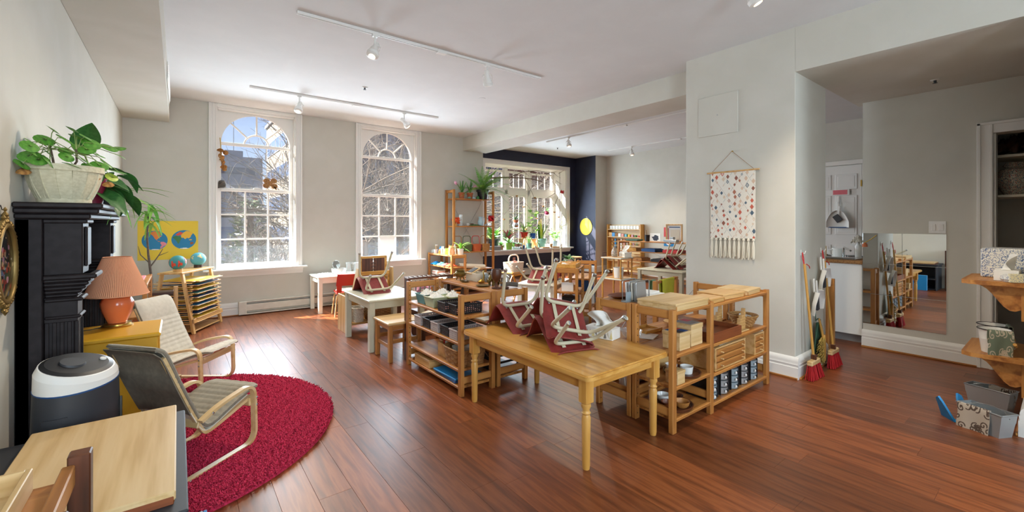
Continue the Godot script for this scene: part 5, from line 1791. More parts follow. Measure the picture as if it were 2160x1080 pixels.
func fern_frond(l: float, w: float, droop: float) -> ArrayMesh:
	var st := new_st()
	var n := 22
	var pts := []
	for k in n + 1:
		var u := float(k) / n
		pts.append(v3(0, -droop * u * u * l, u * l))
	put_tube(st, pts, 0.002, 4, false)
	for k in range(2, n):
		var u := float(k) / n
		var ll := w * sin(PI * (0.12 + 0.85 * u))
		for s in [-1.0, 1.0]:
			var p: Vector3 = pts[k]
			var tip := p + v3(s * ll, -0.1 * ll, ll * 0.35)
			var d := v3(0, 0, 0.011)
			tri(st, p - d * 0.5, p + d * 0.5, tip, v3(0, 1, 0))
			tri(st, p - d * 0.5 + (tip - p) * 0.3, p + d * 0.8 + (tip - p) * 0.3, tip, v3(0, 1, 0.2))
	return st.commit()

func build_plant_shelf():
	# tall pine shelf against the wall, plants on top
	pine_shelf("tall pine shelf of plants and baskets against the window wall", 4.61, -7.31, 0, 0.96, 0.31, 2.0, [1.83, 1.3, 0.8, 0.45, 0.1], true, true)
	var g := RandomNumberGenerator.new()
	g.seed = 12
	var sp := leaf_long(0.26, 0.03, 0.12, 0.5)
	for k in 2:
		var hy := pot_plant("hyacinth", ["upright green hyacinth in an orange pot on the tall shelf", "pink hyacinth in a terracotta pot on the tall shelf"][k], 4.38 + k * 0.19, 1.831, -7.26, flower_pot(0.045, 0.06, 0.12), "terracotta", 0.055, 0.1)
		tuft_leaves(hy, 8, sp, ["leaf_fern", "leaf_dark"], 0.1, 62, 88, 15 + k)
		part(hy, "flower_spike", lathe([v2(0, 0), v2(0.025, 0.02), v2(0.03, 0.06), v2(0, 0.1)], 8), M.petal_pink, v3(-0.14 + 0.18 * k, 0.26 - 0.06 * k, 0.05), v3(20, 0, 40 - 80 * k))
		part(hy, "flower_stalk", tube([v3(0, 0.1, 0), v3(-0.05 + 0.1 * k, 0.22, 0.02), v3(-0.14 + 0.18 * k, 0.27 - 0.06 * k, 0.05)], 0.004, 5), M.stem)
	var fe := pot_plant("fern", "large arching fern in a black pot on the tall shelf", 4.86, 1.831, -7.24, flower_pot(0.09, 0.12, 0.19), "black", 0.11, 0.16)
	var f1 := fern_frond(0.5, 0.06, 0.75)
	var f2 := fern_frond(0.56, 0.065, 0.4)
	for k in 40:
		var m := part(fe, "frond", f1 if k % 2 else f2, M.leaf_fern if k % 3 else M.leaf_light, v3(0, 0.17, 0), v3(-g.randf_range(5, 65), k * 137.5, 0))
		# fronds that would run into the wall are turned into the room
		var yaw := fmod(k * 137.5, 360.0)
		if yaw > 120 and yaw < 240:
			m.rotation_degrees = v3(-g.randf_range(40, 75), yaw + 180.0, 0)
	solo("painted_stone", "round painted stone on the top board of the tall shelf", "stone", lathe([v2(0, 0), v2(0.03, 0.005), v2(0.035, 0.02), v2(0.02, 0.04), v2(0, 0.042)], 12), M.green_pot, v3(4.5, 1.831, -7.17))
	solo("pale_stone", "pale blue stone next to the painted stone on the tall shelf", "stone", lathe([v2(0, 0), v2(0.035, 0.005), v2(0.038, 0.015), v2(0.02, 0.035), v2(0, 0.037)], 12), M.pale_blue, v3(4.6, 1.831, -7.17))
	solo("green_toy", "bright green plastic toy by the fern pot", "toy", lathe([v2(0, 0), v2(0.03, 0.0), v2(0.035, 0.03), v2(0.015, 0.06), v2(0, 0.065)], 10), M.land_green, v3(4.7, 1.831, -7.18))
	# pride flag hanging in the left end
	var fl := thing("rainbow_flag", "small rainbow flag hanging in the left end of the tall shelf", "flag", v3(4.21, 1.72, -7.3), 60)
	for k in 6:
		part(fl, "stripe", box(0.026, 0.2, 0.003, 0.001), M[["red_vivid", "orange_paint", "land_yellow", "land_green", "blue_vivid", "navy"][5 - k]], v3(-0.065 + k * 0.026, 0.0, 0), v3(0, 0, 8))
	part(fl, "chevron", prism([v2(-0.08, 0.1), v2(0.08, 0.12), v2(0.01, 0.03)], 0.005), M.white, v3(0, 0.05, 0.002))
	part(fl, "stick", tube([v3(-0.1, 0.15, 0), v3(0.1, 0.17, 0)], 0.004, 5), M.white)
	# second board
	var pf := thing("paper_flower", "orange red paper flower in a wooden vase on the tall shelf", "flower", v3(4.26, 1.301, -7.27))
	part(pf, "vase", cyl(0.022, 0.1, 12), M.beech_y)
	for k in 5:
		part(pf, "petals", crumple(0.13, 0.13, 0.05, 40 + k), M.petal_orange, v3(0, 0.1, 0), v3(k * 36.0, k * 72.0, 0))
	solo("yellow_cup", "tiny yellow cup at the left end of the tall shelf", "cup", tumbler(0.024, 0.04), M.yellow_paint, v3(4.2, 1.301, -7.22))
	solo("tall_glass", "tall clear glass on the second board of the tall shelf", "glass", tumbler(0.04, 0.22), M.clear_glass, v3(4.38, 1.301, -7.3))
	solo("glass_dish", "small clear glass dish on the second board of the tall shelf", "dish", tumbler(0.04, 0.05), M.clear_glass, v3(4.54, 1.301, -7.28))
	solo("moss_tray", "flat tray of green moss on the tall shelf", "tray", crumple(0.24, 0.14, 0.03, 3), M.leaf_dark, v3(4.68, 1.302, -7.25))
	solo("bird_nest", "dark twig nest behind the moss tray", "nest", vessel([v2(0.04, 0), v2(0.055, 0.03), v2(0.05, 0.05)], 0.015, 14), M.bark, v3(4.66, 1.301, -7.36))
	var pi := thing("blue_pitcher", "pale blue ceramic pitcher on the tall shelf", "pitcher", v3(4.83, 1.301, -7.27))
	part(pi, "body", vessel([v2(0.045, 0), v2(0.062, 0.05), v2(0.06, 0.09), v2(0.036, 0.14), v2(0.046, 0.18)], 0.004, 20), M.pale_blue)
	part(pi, "handle", tube([v3(0.04, 0.165, 0), v3(0.09, 0.16, 0), v3(0.09, 0.08, 0), v3(0.058, 0.06, 0)], 0.007, 6), M.pale_blue)
	solo("grey_stones", "grey stone beside the blue pitcher", "stone", lathe([v2(0, 0), v2(0.03, 0.0), v2(0.025, 0.03), v2(0, 0.035)], 8), M.galvanised, v3(4.95, 1.301, -7.26))
	var rb := thing("red_ornament", "red paper ball ornament hanging at the right of the tall shelf", "ornament", v3(4.99, 1.45, -7.13))
	for k in 4:
		part(rb, "petals", crumple(0.11, 0.11, 0.05, 60 + k), M.petal_red, v3(0, 0, 0), v3(k * 45.0, k * 80.0, 0))
	# four baskets on the third board
	var mats := ["bearwood_y", "green_pot", "terracotta", "rattan_y"]
	var names := ["tan wicker basket with a tall handle, leftmost on the tall shelf", "dark green wicker basket with a tall handle on the tall shelf", "orange wicker basket with a red handle on the tall shelf", "light brown wicker basket, rightmost on the tall shelf"]
	M["green_wicker"] = mottled("green_wicker", hx("4a5636"), hx("626c48"), 40.0, 0.8)
	M["orange_wicker"] = mottled("orange_wicker", hx("b5522a"), hx("cc6c3c"), 40.0, 0.8)
	mats = ["bearwood_y", "green_wicker", "orange_wicker", "rattan_y"]
	for k in 4:
		var b := thing("handled_basket", names[k], "basket", v3(4.29 + k * 0.21, 0.801, -7.27), 0, "wicker baskets on the tall shelf")
		woven("basket_wall", b, 0.085, 0.08, 0.13, 0.12, M[mats[k]], 2.0, 26, 10)
		part(b, "handle", tube(rounded([v3(-0.09, 0.12, 0), v3(-0.085, 0.3, 0), v3(0.085, 0.3, 0), v3(0.09, 0.12, 0)], 0.05, 5), 0.007, 6), M[mats[k]] if k != 2 else M.red_vivid)
	solo("red_book", "dark red book leaning in the orange basket", "book", box(0.03, 0.18, 0.1, 0.003), M.burgundy, v3(4.79, 0.86, -7.27), v3(0, 0, -38))
	var rl := thing("paper_roll", "long rolled sheet of cream paper on the lower board of the tall shelf", "paper roll", v3(4.6, 0.5, -7.24), 0)
	part(rl, "roll", lathe([v2(0.03, -0.3), v2(0.045, -0.3), v2(0.045, 0.3), v2(0.03, 0.3), v2(0.03, -0.3)], 18), M.cream, v3(0, 0.005, 0), v3(0, 0, 84))
	solo("dark_figure", "small dark metal figure with a hoop on the tall shelf", "figurine", joined([[cyl(0.012, 0.12, 8), at(0, 0, 0)], [cyl(0.02, 0.03, 8), at(0, 0.05, 0)], [cyl(0.035, 0.01, 10), at(0, 0, 0)]]), M.black, v3(4.56, 0.451, -7.38))
	# low shelf of practical life things at right angles to the wall
	pine_shelf("sunlit pine shelf of jars and folded cloths by the right window", 3.9, -7.0, 90, 0.9, 0.3, 0.8, [0.79, 0.58, 0.34, 0.1])
	var y := 0.791
	solo("swab_jar", "white jar of cotton swabs on the sunlit shelf", "jar", joined([[tumbler(0.04, 0.07), at(0, 0, 0)]]), M.white_glaze, v3(3.84, y, -7.3))
	var sw := thing("cotton_swabs", "cotton swabs standing in the white jar", "swabs", v3(3.84, y + 0.01, -7.3))
	for k in 6:
		var tip := v3(g.randf_range(-0.04, 0.04), 0.13, g.randf_range(-0.04, 0.04))
		part(sw, "stick", tube([tip * 0.2, tip], 0.003, 4), M.birch_y)
		part(sw, "tip", lathe([v2(0, 0), v2(0.008, 0.008), v2(0, 0.02)], 6), M.paper, tip)
	var jars := [[3.83, -7.39, "clear_glass", 0.035, 0.07, "clear short glass jar at the wall end of the sunlit shelf"], [3.9, -7.22, "blue_vivid", 0.03, 0.13, "bright blue bottle on the sunlit shelf"], [3.97, -7.24, "navy", 0.028, 0.12, "dark blue bottle behind the bright blue one"], [3.84, -7.14, "orange_paint", 0.026, 0.08, "small orange bottle on the sunlit shelf"], [3.91, -7.1, "peach_glass", 0.026, 0.09, "pale orange bottle next to the small orange one"], [3.83, -7.02, "clear_glass", 0.04, 0.14, "flared clear glass vase on the sunlit shelf"], [3.86, -6.92, "green_glass", 0.042, 0.11, "round green glass bottle on the sunlit shelf"], [3.96, -6.97, "green_glass", 0.034, 0.15, "slim green glass flask behind the round green bottle"], [4.0, -7.08, "orange_paint", 0.018, 0.16, "slim dark orange vase at the back of the sunlit shelf"], [3.98, -6.84, "clear_glass", 0.022, 0.19, "tall clear bottle behind the peach vase"]]
	for q in jars:
		solo("bottle", q[5], "bottle", jar(q[3], q[4]), M[q[2]], v3(q[0], y, q[1]), Vector3.ZERO, "bottles and jars on the sunlit shelf")
	var pv := thing("peach_vase", "large peach glass pitcher at the near end of the sunlit shelf", "pitcher", v3(3.87, y, -6.76))
	part(pv, "body", vessel([v2(0.055, 0), v2(0.06, 0.05), v2(0.045, 0.12), v2(0.05, 0.15)], 0.004, 20), M.peach_glass)
	part(pv, "handle", tube([v3(-0.03, 0.13, 0.03), v3(-0.06, 0.12, 0.05), v3(-0.055, 0.05, 0.05), v3(-0.04, 0.04, 0.04)], 0.007, 6), M.peach_glass)
	var sd := pot_plant("potted_spider_plant", "bright green spider plant in a white pot on the sunlit shelf", 3.99, y, -6.66, vessel([v2(0.05, 0), v2(0.06, 0.11)], 0.005, 18), "white_glaze", 0.052, 0.09)
	tuft_leaves(sd, 22, leaf_long(0.2, 0.022, 0.7, 0.6), ["leaf_light", "leaf_fern"], 0.1, 20, 75, 33)
	var cl := [["blue_vivid", 3.84, -7.28, "crumpled blue cloth on the second board of the sunlit shelf"], ["globe_teal", 3.85, -7.08, "crumpled turquoise cloth on the second board of the sunlit shelf"], ["pink", 3.84, -6.9, "crumpled pink cloth on the second board of the sunlit shelf"], ["petal_orange", 3.85, -6.75, "crumpled orange cloth on the second board of the sunlit shelf"]]
	for k in 4:
		solo("cleaning_cloth", cl[k][3], "cloth", crumple(0.18, 0.16, 0.06, 80 + k), M[cl[k][0]], v3(cl[k][1], 0.583, cl[k][2]), Vector3.ZERO, "coloured cloths on the sunlit shelf")
	var ht := ["top", "second", "third", "fourth", "fifth", "bottom"]
	for k in 6:
		solo("folded_cloth", "%s folded pinkish cloth in the tall stack on the sunlit shelf" % ht[5 - k], "cloth", box(0.2, 0.022, 0.17, 0.01), M.pale_cloth if k % 2 else M.pink, v3(3.87 + 0.004 * (k % 3), 0.352 + k * 0.0225, -7.25), v3(0, k * 3.0 - 6, 0), "folded cloths on the sunlit shelf")
	for k in 4:
		solo("folded_towel", ["lowest", "second", "third", "topmost"][k] + " folded white towel in the low stack on the sunlit shelf", "towel", box(0.2, 0.024, 0.18, 0.011), M.paper, v3(3.87 + 0.005 * (k % 2), 0.353 + k * 0.0245, -6.98), v3(0, 6 - k * 4.0, 0), "folded towels on the sunlit shelf")
	for k in 2:
		solo("white_cloth", ["loose white cloth lying by the folded towels", "loose white cloth at the near end of the lowest visible board"][k], "cloth", crumple(0.2, 0.16, 0.07, 90 + k), M.paper, v3(3.86, 0.342, -6.8 + k * 0.13))

# ---------------------------------------------------------------- centre: shelves, table, chairs
# plastic basket with real diamond holes
func punched(parent: Node3D, lx: float, lz: float, h: float, mat: String):
	var key := "pb%.3f,%.3f,%.3f" % [lx, lz, h]
	if not cache.has(key):
		var st := new_st()
		for w in [[v3(-lx * 0.5, 0, lz * 0.5), v3(1, 0, 0), lx], [v3(lx * 0.5, 0, -lz * 0.5), v3(-1, 0, 0), lx], [v3(lx * 0.5, 0, lz * 0.5), v3(0, 0, -1), lz], [v3(-lx * 0.5, 0, -lz * 0.5), v3(0, 0, 1), lz]]:
			var u: Vector3 = w[1]
			var n := u.cross(Vector3.UP)
			n = Vector3.UP.cross(u) * -1.0
			n = -n
			var out := v3(u.z, 0, -u.x) * -1.0
			var nc := int(w[2] / 0.018)
			var nr := 4
			var cw: float = w[2] / nc
			var y0 := 0.012
			var ch := (h - 0.022) / nr
			var T := out * 0.003
			for c in nc:
				for r in nr:
					var o: Vector3 = w[0] + u * (cw * (c + 0.5)) + v3(0, y0 + ch * (r + 0.5), 0)
					var q := []
					var dm := []
					for k in 4:
						q.append(o + u * (cw * 0.5 * [-1, 1, 1, -1][k]) + v3(0, ch * 0.5 * [-1, -1, 1, 1][k], 0))
						dm.append(o + u * (cw * 0.3 * [0, 1, 0, -1][k]) + v3(0, ch * 0.34 * [-1, 0, 1, 0][k], 0))
					for k in 4:
						var k2 := (k + 1) % 4
						# corner k lies between hole points (k+3)%4 and k
						for sg in [0.0, 1.0]:
							var off: Vector3 = -T * sg
							var nn: Vector3 = out if sg == 0.0 else -out
							tri(st, q[k] + off, dm[(k + 3) % 4] + off, dm[k] + off, nn)
							tri(st, q[k] + off, q[k2] + off, dm[k] + off, nn)
						quad(st, dm[k], dm[k2], dm[k2] - T, dm[k] - T, (o - (dm[k] + dm[k2]) * 0.5).normalized())
		cache[key] = st.commit()
		cache[key + "r"] = boxes([[v3(0, 0.006, 0), v3(lx - 0.004, 0.012, lz - 0.004)], [v3(0, h - 0.006, lz * 0.5), v3(lx + 0.008, 0.012, 0.008)], [v3(0, h - 0.006, -lz * 0.5), v3(lx + 0.008, 0.012, 0.008)], [v3(lx * 0.5, h - 0.006, 0), v3(0.008, 0.012, lz)], [v3(-lx * 0.5, h - 0.006, 0), v3(0.008, 0.012, lz)]], 0.002)
	part(parent, "basket_wall", cache[key], M[mat])
	part(parent, "rim_and_base", cache[key + "r"], M[mat])

func tapered_bin(parent: Node3D, lx: float, lz: float, h: float, mat: String):
	var st := new_st()
	var lo := 0.8
	var c := [[-1, -1], [1, -1], [1, 1], [-1, 1]]
	for k in 4:
		var a: Array = c[k]
		var b: Array = c[(k + 1) % 4]
		var p0 := v3(a[0] * lx * 0.5 * lo, 0, a[1] * lz * 0.5 * lo)
		var p1 := v3(b[0] * lx * 0.5 * lo, 0, b[1] * lz * 0.5 * lo)
		var q0 := v3(a[0] * lx * 0.5, h, a[1] * lz * 0.5)
		var q1 := v3(b[0] * lx * 0.5, h, b[1] * lz * 0.5)
		var out := (p0 + p1).normalized()
		quad(st, p0, p1, q1, q0, out)
		var i := -out * 0.004
		quad(st, p0 + i, p1 + i, q1 + i, q0 + i, -out)
		put_box(st, (q0 + q1) * 0.5, v3(absf(q0.x - q1.x) + 0.012, 0.008, absf(q0.z - q1.z) + 0.012), 0.002)
	put_box(st, v3(0, 0.003, 0), v3(lx * lo, 0.006, lz * lo), 0.0)
	part(parent, "bin", st.commit(), M[mat])

func turned_leg(h: float) -> Array:
	return [v2(0, 0), v2(0.019, 0.0), v2(0.022, 0.02), v2(0.024, 0.2), v2(0.026, h * 0.62), v2(0.02, h * 0.66), v2(0.027, h * 0.68), v2(0.02, h * 0.7), v2(0.019, h * 0.72), v2(0.028, h * 0.76), v2(0.026, h * 0.79), v2(0.02, h * 0.8), v2(0.028, h * 0.815), v2(0.0, h * 0.82)]

func build_centre():
	pine_shelf("pine shelf of small plastic baskets facing the left side of the room", 1.912, -3.42, -90, 1.02, 0.33, 0.8, [0.615, 0.415, 0.205, 0.07], true, true)
	pine_shelf("pine shelf with brass ornaments on top, back to back with the basket shelf", 2.265, -3.42, 90, 1.02, 0.33, 0.8, [0.785, 0.5, 0.28, 0.07])
	# top board of the basket shelf
	var y := 0.616
	var bins := [["teal_bin", 1.85, -3.69, "teal plastic bin of white cloths on the basket shelf"], ["olive_bin", 1.98, -3.44, "olive green plastic bin behind the sage bin on the basket shelf"], ["sage_bin", 1.84, -3.5, "sage green plastic bin of white cloths on the basket shelf"], ["teal_bin", 1.99, -3.65, "second teal plastic bin at the back of the basket shelf"]]
	for k in 4:
		var b := thing("plastic_bin", bins[k][3], "bin", v3(bins[k][1], y, bins[k][2]), 0, "plastic bins on the basket shelf")
		tapered_bin(b, 0.15, 0.19, 0.085, bins[k][0])
		solo("white_rag", ["white rag in the first teal bin", "white rag with a red mark in the olive bin", "white rag in the sage green bin", "white rag in the second teal bin"][k], "rag", crumple(0.13, 0.15, 0.09, 100 + k), M.paper, v3(bins[k][1], y + 0.05, bins[k][2]))
	for k in 2:
		var b := thing("black_basket", ["black perforated basket on the top board, nearer the bins", "black perforated basket on the top board, nearer the table"][k], "basket", v3(1.88 + 0.02 * k, y, -3.24 + 0.15 * k), 0, "perforated plastic baskets")
		punched(b, 0.25, 0.13, 0.085, "black_plastic")
		solo("red_blocks", ["red and white beads in the nearer black basket", "red and white beads in the farther black basket"][1 - k], "beads", crumple(0.22, 0.11, 0.04, 110 + k), M.pink, v3(1.88 + 0.02 * k, y + 0.012, -3.24 + 0.15 * k))
	y = 0.416
	var where := ["leftmost", "second from the left", "middle", "fourth from the left", "rightmost"]
	for k in 5:
		var dark := k % 2 == 1
		var b := thing("black_basket" if dark else "grey_basket", "%s perforated basket, %s on the second board" % ["black" if dark else "pinkish grey", where[k]], "basket", v3(1.9 + 0.01 * (k % 2), y, -3.72 + 0.165 * k), 0, "perforated plastic baskets")
		punched(b, 0.27, 0.13, 0.085, "black_plastic" if dark else "grey_plastic")
		if dark:
			solo("wooden_strips", "small wooden pieces in the %s basket" % ("left black" if k == 1 else "right black"), "wooden pieces", boxes([[v3(0, 0.02, 0), v3(0.2, 0.012, 0.02)], [v3(0.02, 0.03, 0.025), v3(0.19, 0.012, 0.02)], [v3(-0.01, 0.025, -0.03), v3(0.2, 0.012, 0.02)]], 0.002), M.honey_x, v3(1.9, y + 0.015, -3.72 + 0.165 * k))
	y = 0.206
	var cb := thing("cardboard_box", "open cardboard box of books on the third board", "box", v3(1.93, y, -3.34))
	part(cb, "box_wall", boxes([[v3(-0.11, 0.055, 0), v3(0.006, 0.11, 0.15)], [v3(0.11, 0.055, 0), v3(0.006, 0.11, 0.15)], [v3(0, 0.055, 0.075), v3(0.22, 0.11, 0.006)], [v3(0, 0.055, -0.075), v3(0.22, 0.11, 0.006)], [v3(0, 0.003, 0), v3(0.22, 0.006, 0.15)]], 0.001), M.ply_x)
	for k in 3:
		solo("small_book", ["red book in the cardboard box", "white book in the cardboard box", "cream book in the cardboard box"][k], "book", box(0.17, 0.12, 0.014, 0.002), M[["red_vivid", "paper", "cream"][k]], v3(1.94, y + 0.075, -3.37 + k * 0.028), v3(0, 0, 6))
	var wb := thing("woven_basket", "wide strip woven basket of papers on the third board", "basket", v3(1.9, y, -3.1))
	woven("basket_wall", wb, 0.125, 0.13, 0.13, 0.14, M.bearwood_y, 3.0, 18, 6)
	for k in 4:
		solo("paper_bundle", ["folded white paper with red print in the woven basket", "folded white leaflet in the woven basket", "grey leaflet in the woven basket", "white card in the woven basket"][k], "paper", box(0.16, 0.1, 0.008, 0.001), M[["paper", "paper", "pale_cloth", "white"][k]], v3(1.9, y + 0.1, -3.15 + k * 0.035), v3(-20, 0, 10))
	y = 0.071
	var fb := thing("flat_wooden_box", "flat wooden box on the bottom board of the basket shelf", "box", v3(1.9, y, -3.62))
	part(fb, "body", box(0.28, 0.06, 0.3, 0.004), M.ply_z, v3(0, 0.03, 0))
	part(fb, "lid", box(0.285, 0.014, 0.305, 0.003), M.ply_z, v3(0, 0.067, 0))
	for k in 3:
		solo("blue_atlas", ["lowest", "middle", "topmost"][k] + " large blue book on the bottom board of the basket shelf", "book", box(0.27, 0.012, 0.36, 0.002), M.navy if k < 2 else M.blue_vivid, v3(1.9 - 0.005 * k, y + 0.007 + k * 0.0125, -3.2), v3(0, k * 2.0 - 2, 0), "blue books on the bottom board")
	# brass ornaments on the back shelf
	y = 0.786
	var bp := thing("brass_pot", "small brass pot with three feet on the back shelf", "pot", v3(2.27, y, -3.79))
	part(bp, "bowl", vessel([v2(0.02, 0.025), v2(0.05, 0.04), v2(0.058, 0.065), v2(0.042, 0.09), v2(0.05, 0.1)], 0.003, 18), M.old_brass)
	for k in 3:
		var a := TAU * k / 3.0
		part(bp, "foot", tube([v3(cos(a) * 0.03, 0.035, sin(a) * 0.03), v3(cos(a) * 0.045, 0.0, sin(a) * 0.045)], 0.006, 6), M.old_brass)
	for s in [-1.0, 1.0]:
		part(bp, "ear", lathe([v2(0, -0.015), v2(0.015, 0), v2(0, 0.015)], 8), M.old_brass, v3(s * 0.066, 0.065, 0))
	var bx := thing("card_box", "cream box holding a small picture on the back shelf", "box", v3(2.38, y, -3.66))
	part(bx, "body", boxes([[v3(-0.06, 0.04, 0), v3(0.006, 0.08, 0.2)], [v3(0.06, 0.04, 0), v3(0.006, 0.08, 0.2)], [v3(0, 0.04, 0.1), v3(0.12, 0.08, 0.006)], [v3(0, 0.04, -0.1), v3(0.12, 0.08, 0.006)], [v3(0, 0.003, 0), v3(0.12, 0.006, 0.2)]], 0.001), M.cream)
	var pc := thing("small_picture", "small framed grey picture leaning out of the cream box", "picture", v3(2.37, y + 0.075, -3.7))
	part(pc, "frame", box(0.13, 0.012, 0.11, 0.003), M.birch_x, v3(0, 0.02, 0), v3(0, 0, 24))
	part(pc, "print", box(0.09, 0.004, 0.075, 0.0), M.charcoal, v3(-0.004, 0.0275, 0), v3(0, 0, 24))
	solo("blue_crystal", "faceted blue glass paperweight on the back shelf", "paperweight", lathe([v2(0, 0), v2(0.035, 0), v2(0.04, 0.03), v2(0.02, 0.075), v2(0, 0.09)], 7), M.grey_blue_glass, v3(2.4, y, -3.52))
	var sw := thing("brass_swan", "slender brass bird figure with a long curved neck on the back shelf", "figurine", v3(2.3, y, -3.45))
	part(sw, "body", lathe([v2(0, 0), v2(0.02, 0.004), v2(0.025, 0.02), v2(0, 0.04)], 10, 1.6, 0.8), M.brass)
	part(sw, "neck", tube([v3(0.02, 0.025, 0), v3(0.03, 0.07, 0), v3(0.02, 0.11, 0), v3(0.035, 0.12, 0), v3(0.045, 0.105, 0)], [0.009, 0.007, 0.006, 0.006, 0.004], 6), M.brass)
	build_elephant(v3(2.33, y, -3.3), 205)
	solo("brass_plate", "round brass plate in front of the rhinoceros figure", "plate", vessel([v2(0.04, 0), v2(0.065, 0.012)], 0.003, 24), M.old_brass, v3(2.2, y, -3.28))
	solo("silver_dish", "small silver dish beside the brass pot", "dish", vessel([v2(0.03, 0), v2(0.05, 0.012)], 0.003, 20), M.chrome, v3(2.22, y, -3.62))
	solo("silver_pot", "round silver pot behind the rhinoceros figure", "pot", lathe([v2(0, 0), v2(0.03, 0), v2(0.055, 0.035), v2(0.05, 0.075), v2(0.03, 0.09), v2(0, 0.095)], 18), M.chrome, v3(2.4, y, -3.22))
	solo("wooden_goblet", "tall turned dark wooden goblet on the end of the back shelf", "goblet", lathe([v2(0, 0), v2(0.042, 0), v2(0.042, 0.008), v2(0.014, 0.018), v2(0.011, 0.05), v2(0.014, 0.06), v2(0.04, 0.085), v2(0.048, 0.125), v2(0.042, 0.17), v2(0.038, 0.17), v2(0.042, 0.125), v2(0.0, 0.09)], 24), M.oak_dark_y, v3(2.225, y, -3.1))
	var dw := thing("driftwood", "pale driftwood branch on the end of the back shelf", "driftwood", v3(2.36, y, -3.08))
	part(dw, "branch", tube([v3(-0.08, 0.02, -0.03), v3(0.0, 0.03, 0.0), v3(0.06, 0.022, 0.04)], [0.012, 0.02, 0.022], 7), M.bark_light)
	part(dw, "twig", tube([v3(-0.02, 0.03, 0), v3(-0.05, 0.06, -0.04)], [0.01, 0.005], 6), M.bark_light)
	solo("dark_stone", "dark polished stone beside the driftwood", "stone", lathe([v2(0, 0), v2(0.03, 0.002), v2(0.032, 0.015), v2(0, 0.028)], 12), M.walnut_x, v3(2.28, y, -3.04))
	solo("cream_board", "cream cardboard sheet on the shelf behind the bins", "board", box(0.28, 0.012, 0.34, 0.002), M.cream, v3(2.26, 0.506, -3.3))
	solo("black_crate", "black slatted crate low in the back shelf", "crate", boxes([[v3(0, 0.02, 0), v3(0.26, 0.012, 0.3)], [v3(0, 0.09, 0.14), v3(0.26, 0.02, 0.012)], [v3(0, 0.15, 0.14), v3(0.26, 0.02, 0.012)], [v3(0.12, 0.085, 0.14), v3(0.02, 0.15, 0.012)], [v3(-0.12, 0.085, 0.14), v3(0.02, 0.15, 0.012)], [v3(0, 0.09, -0.14), v3(0.26, 0.14, 0.012)]], 0.002), M.black, v3(2.265, 0.071, -3.14))
	# the honey coloured table
	var t := thing("turned_leg_table", "honey coloured wooden table with turned legs in the middle of the room", "table", v3(2.11, 0, -2.215))
	var poly := []
	for k in 4:
		for j in 5:
			var a := PI * 0.5 * (k + j / 4.0)
			poly.append(v2([0.345, -0.345, -0.345, 0.345][k] + cos(a) * 0.035, [0.615, 0.615, -0.615, -0.615][k] + sin(a) * 0.035))
	var st := new_st()
	put_prism(st, PackedVector2Array(poly), 0.018, Transform3D(Basis(v3(1, 0, 0), v3(0, 0, 1), v3(0, -1, 0)), v3(0, 0.527, 0)), true)
	var inner := PackedVector2Array()
	for p in poly:
		inner.append(p * 0.988)
	put_prism(st, inner, 0.01, Transform3D(Basis(v3(1, 0, 0), v3(0, 0, 1), v3(0, -1, 0)), v3(0, 0.54, 0)), true)
	put_prism(st, inner, 0.01, Transform3D(Basis(v3(1, 0, 0), v3(0, 0, 1), v3(0, -1, 0)), v3(0, 0.515, 0)), true)
	part(t, "table_top", st.commit(), M.honey_z)
	for sx in [-1.0, 1.0]:
		part(t, "apron", box(0.02, 0.07, 1.06, 0.003), M.honey_z, v3(sx * 0.315, 0.475, 0))
		part(t, "apron", box(0.58, 0.07, 0.02, 0.003), M.honey_x, v3(0, 0.475, sx * 0.57))
		for sz in [-1.0, 1.0]:
			var lg := part(t, "leg", lathe(turned_leg(0.46), 20), M.honey_y, v3(sx * 0.315, 0, sz * 0.57))
			part(lg, "leg_block", box(0.062, 0.14, 0.062, 0.004), M.honey_y, v3(0, 0.44, 0))
	var c1 := shell_chair("overturned_chair", "burgundy chair upside down at the near end of the honey table", "overturned burgundy chairs", "chair_shell", "tube_beige")
	overturn(c1, v3(2.08, 0.557, -2.147), v3(-0.267, 0, 0.964))
	var c3 := shell_chair("overturned_chair", "burgundy chair stacked upside down on top of the near one on the honey table", "overturned burgundy chairs", "chair_shell", "tube_beige")
	overturn(c3, v3(2.078, 0.653, -2.172), v3(-0.317, 0, 0.948), -6.2, -13.1)
	var c2 := shell_chair("overturned_chair", "burgundy chair upside down at the far end of the honey table", "overturned burgundy chairs", "chair_shell", "tube_beige")
	overturn(c2, v3(2.13, 0.557, -2.68), v3(-0.08, 0, 1))
	tissue_box("white tissue box with grey and yellow triangles on the honey table", v3(2.42, 0.546, -2.06), -78)

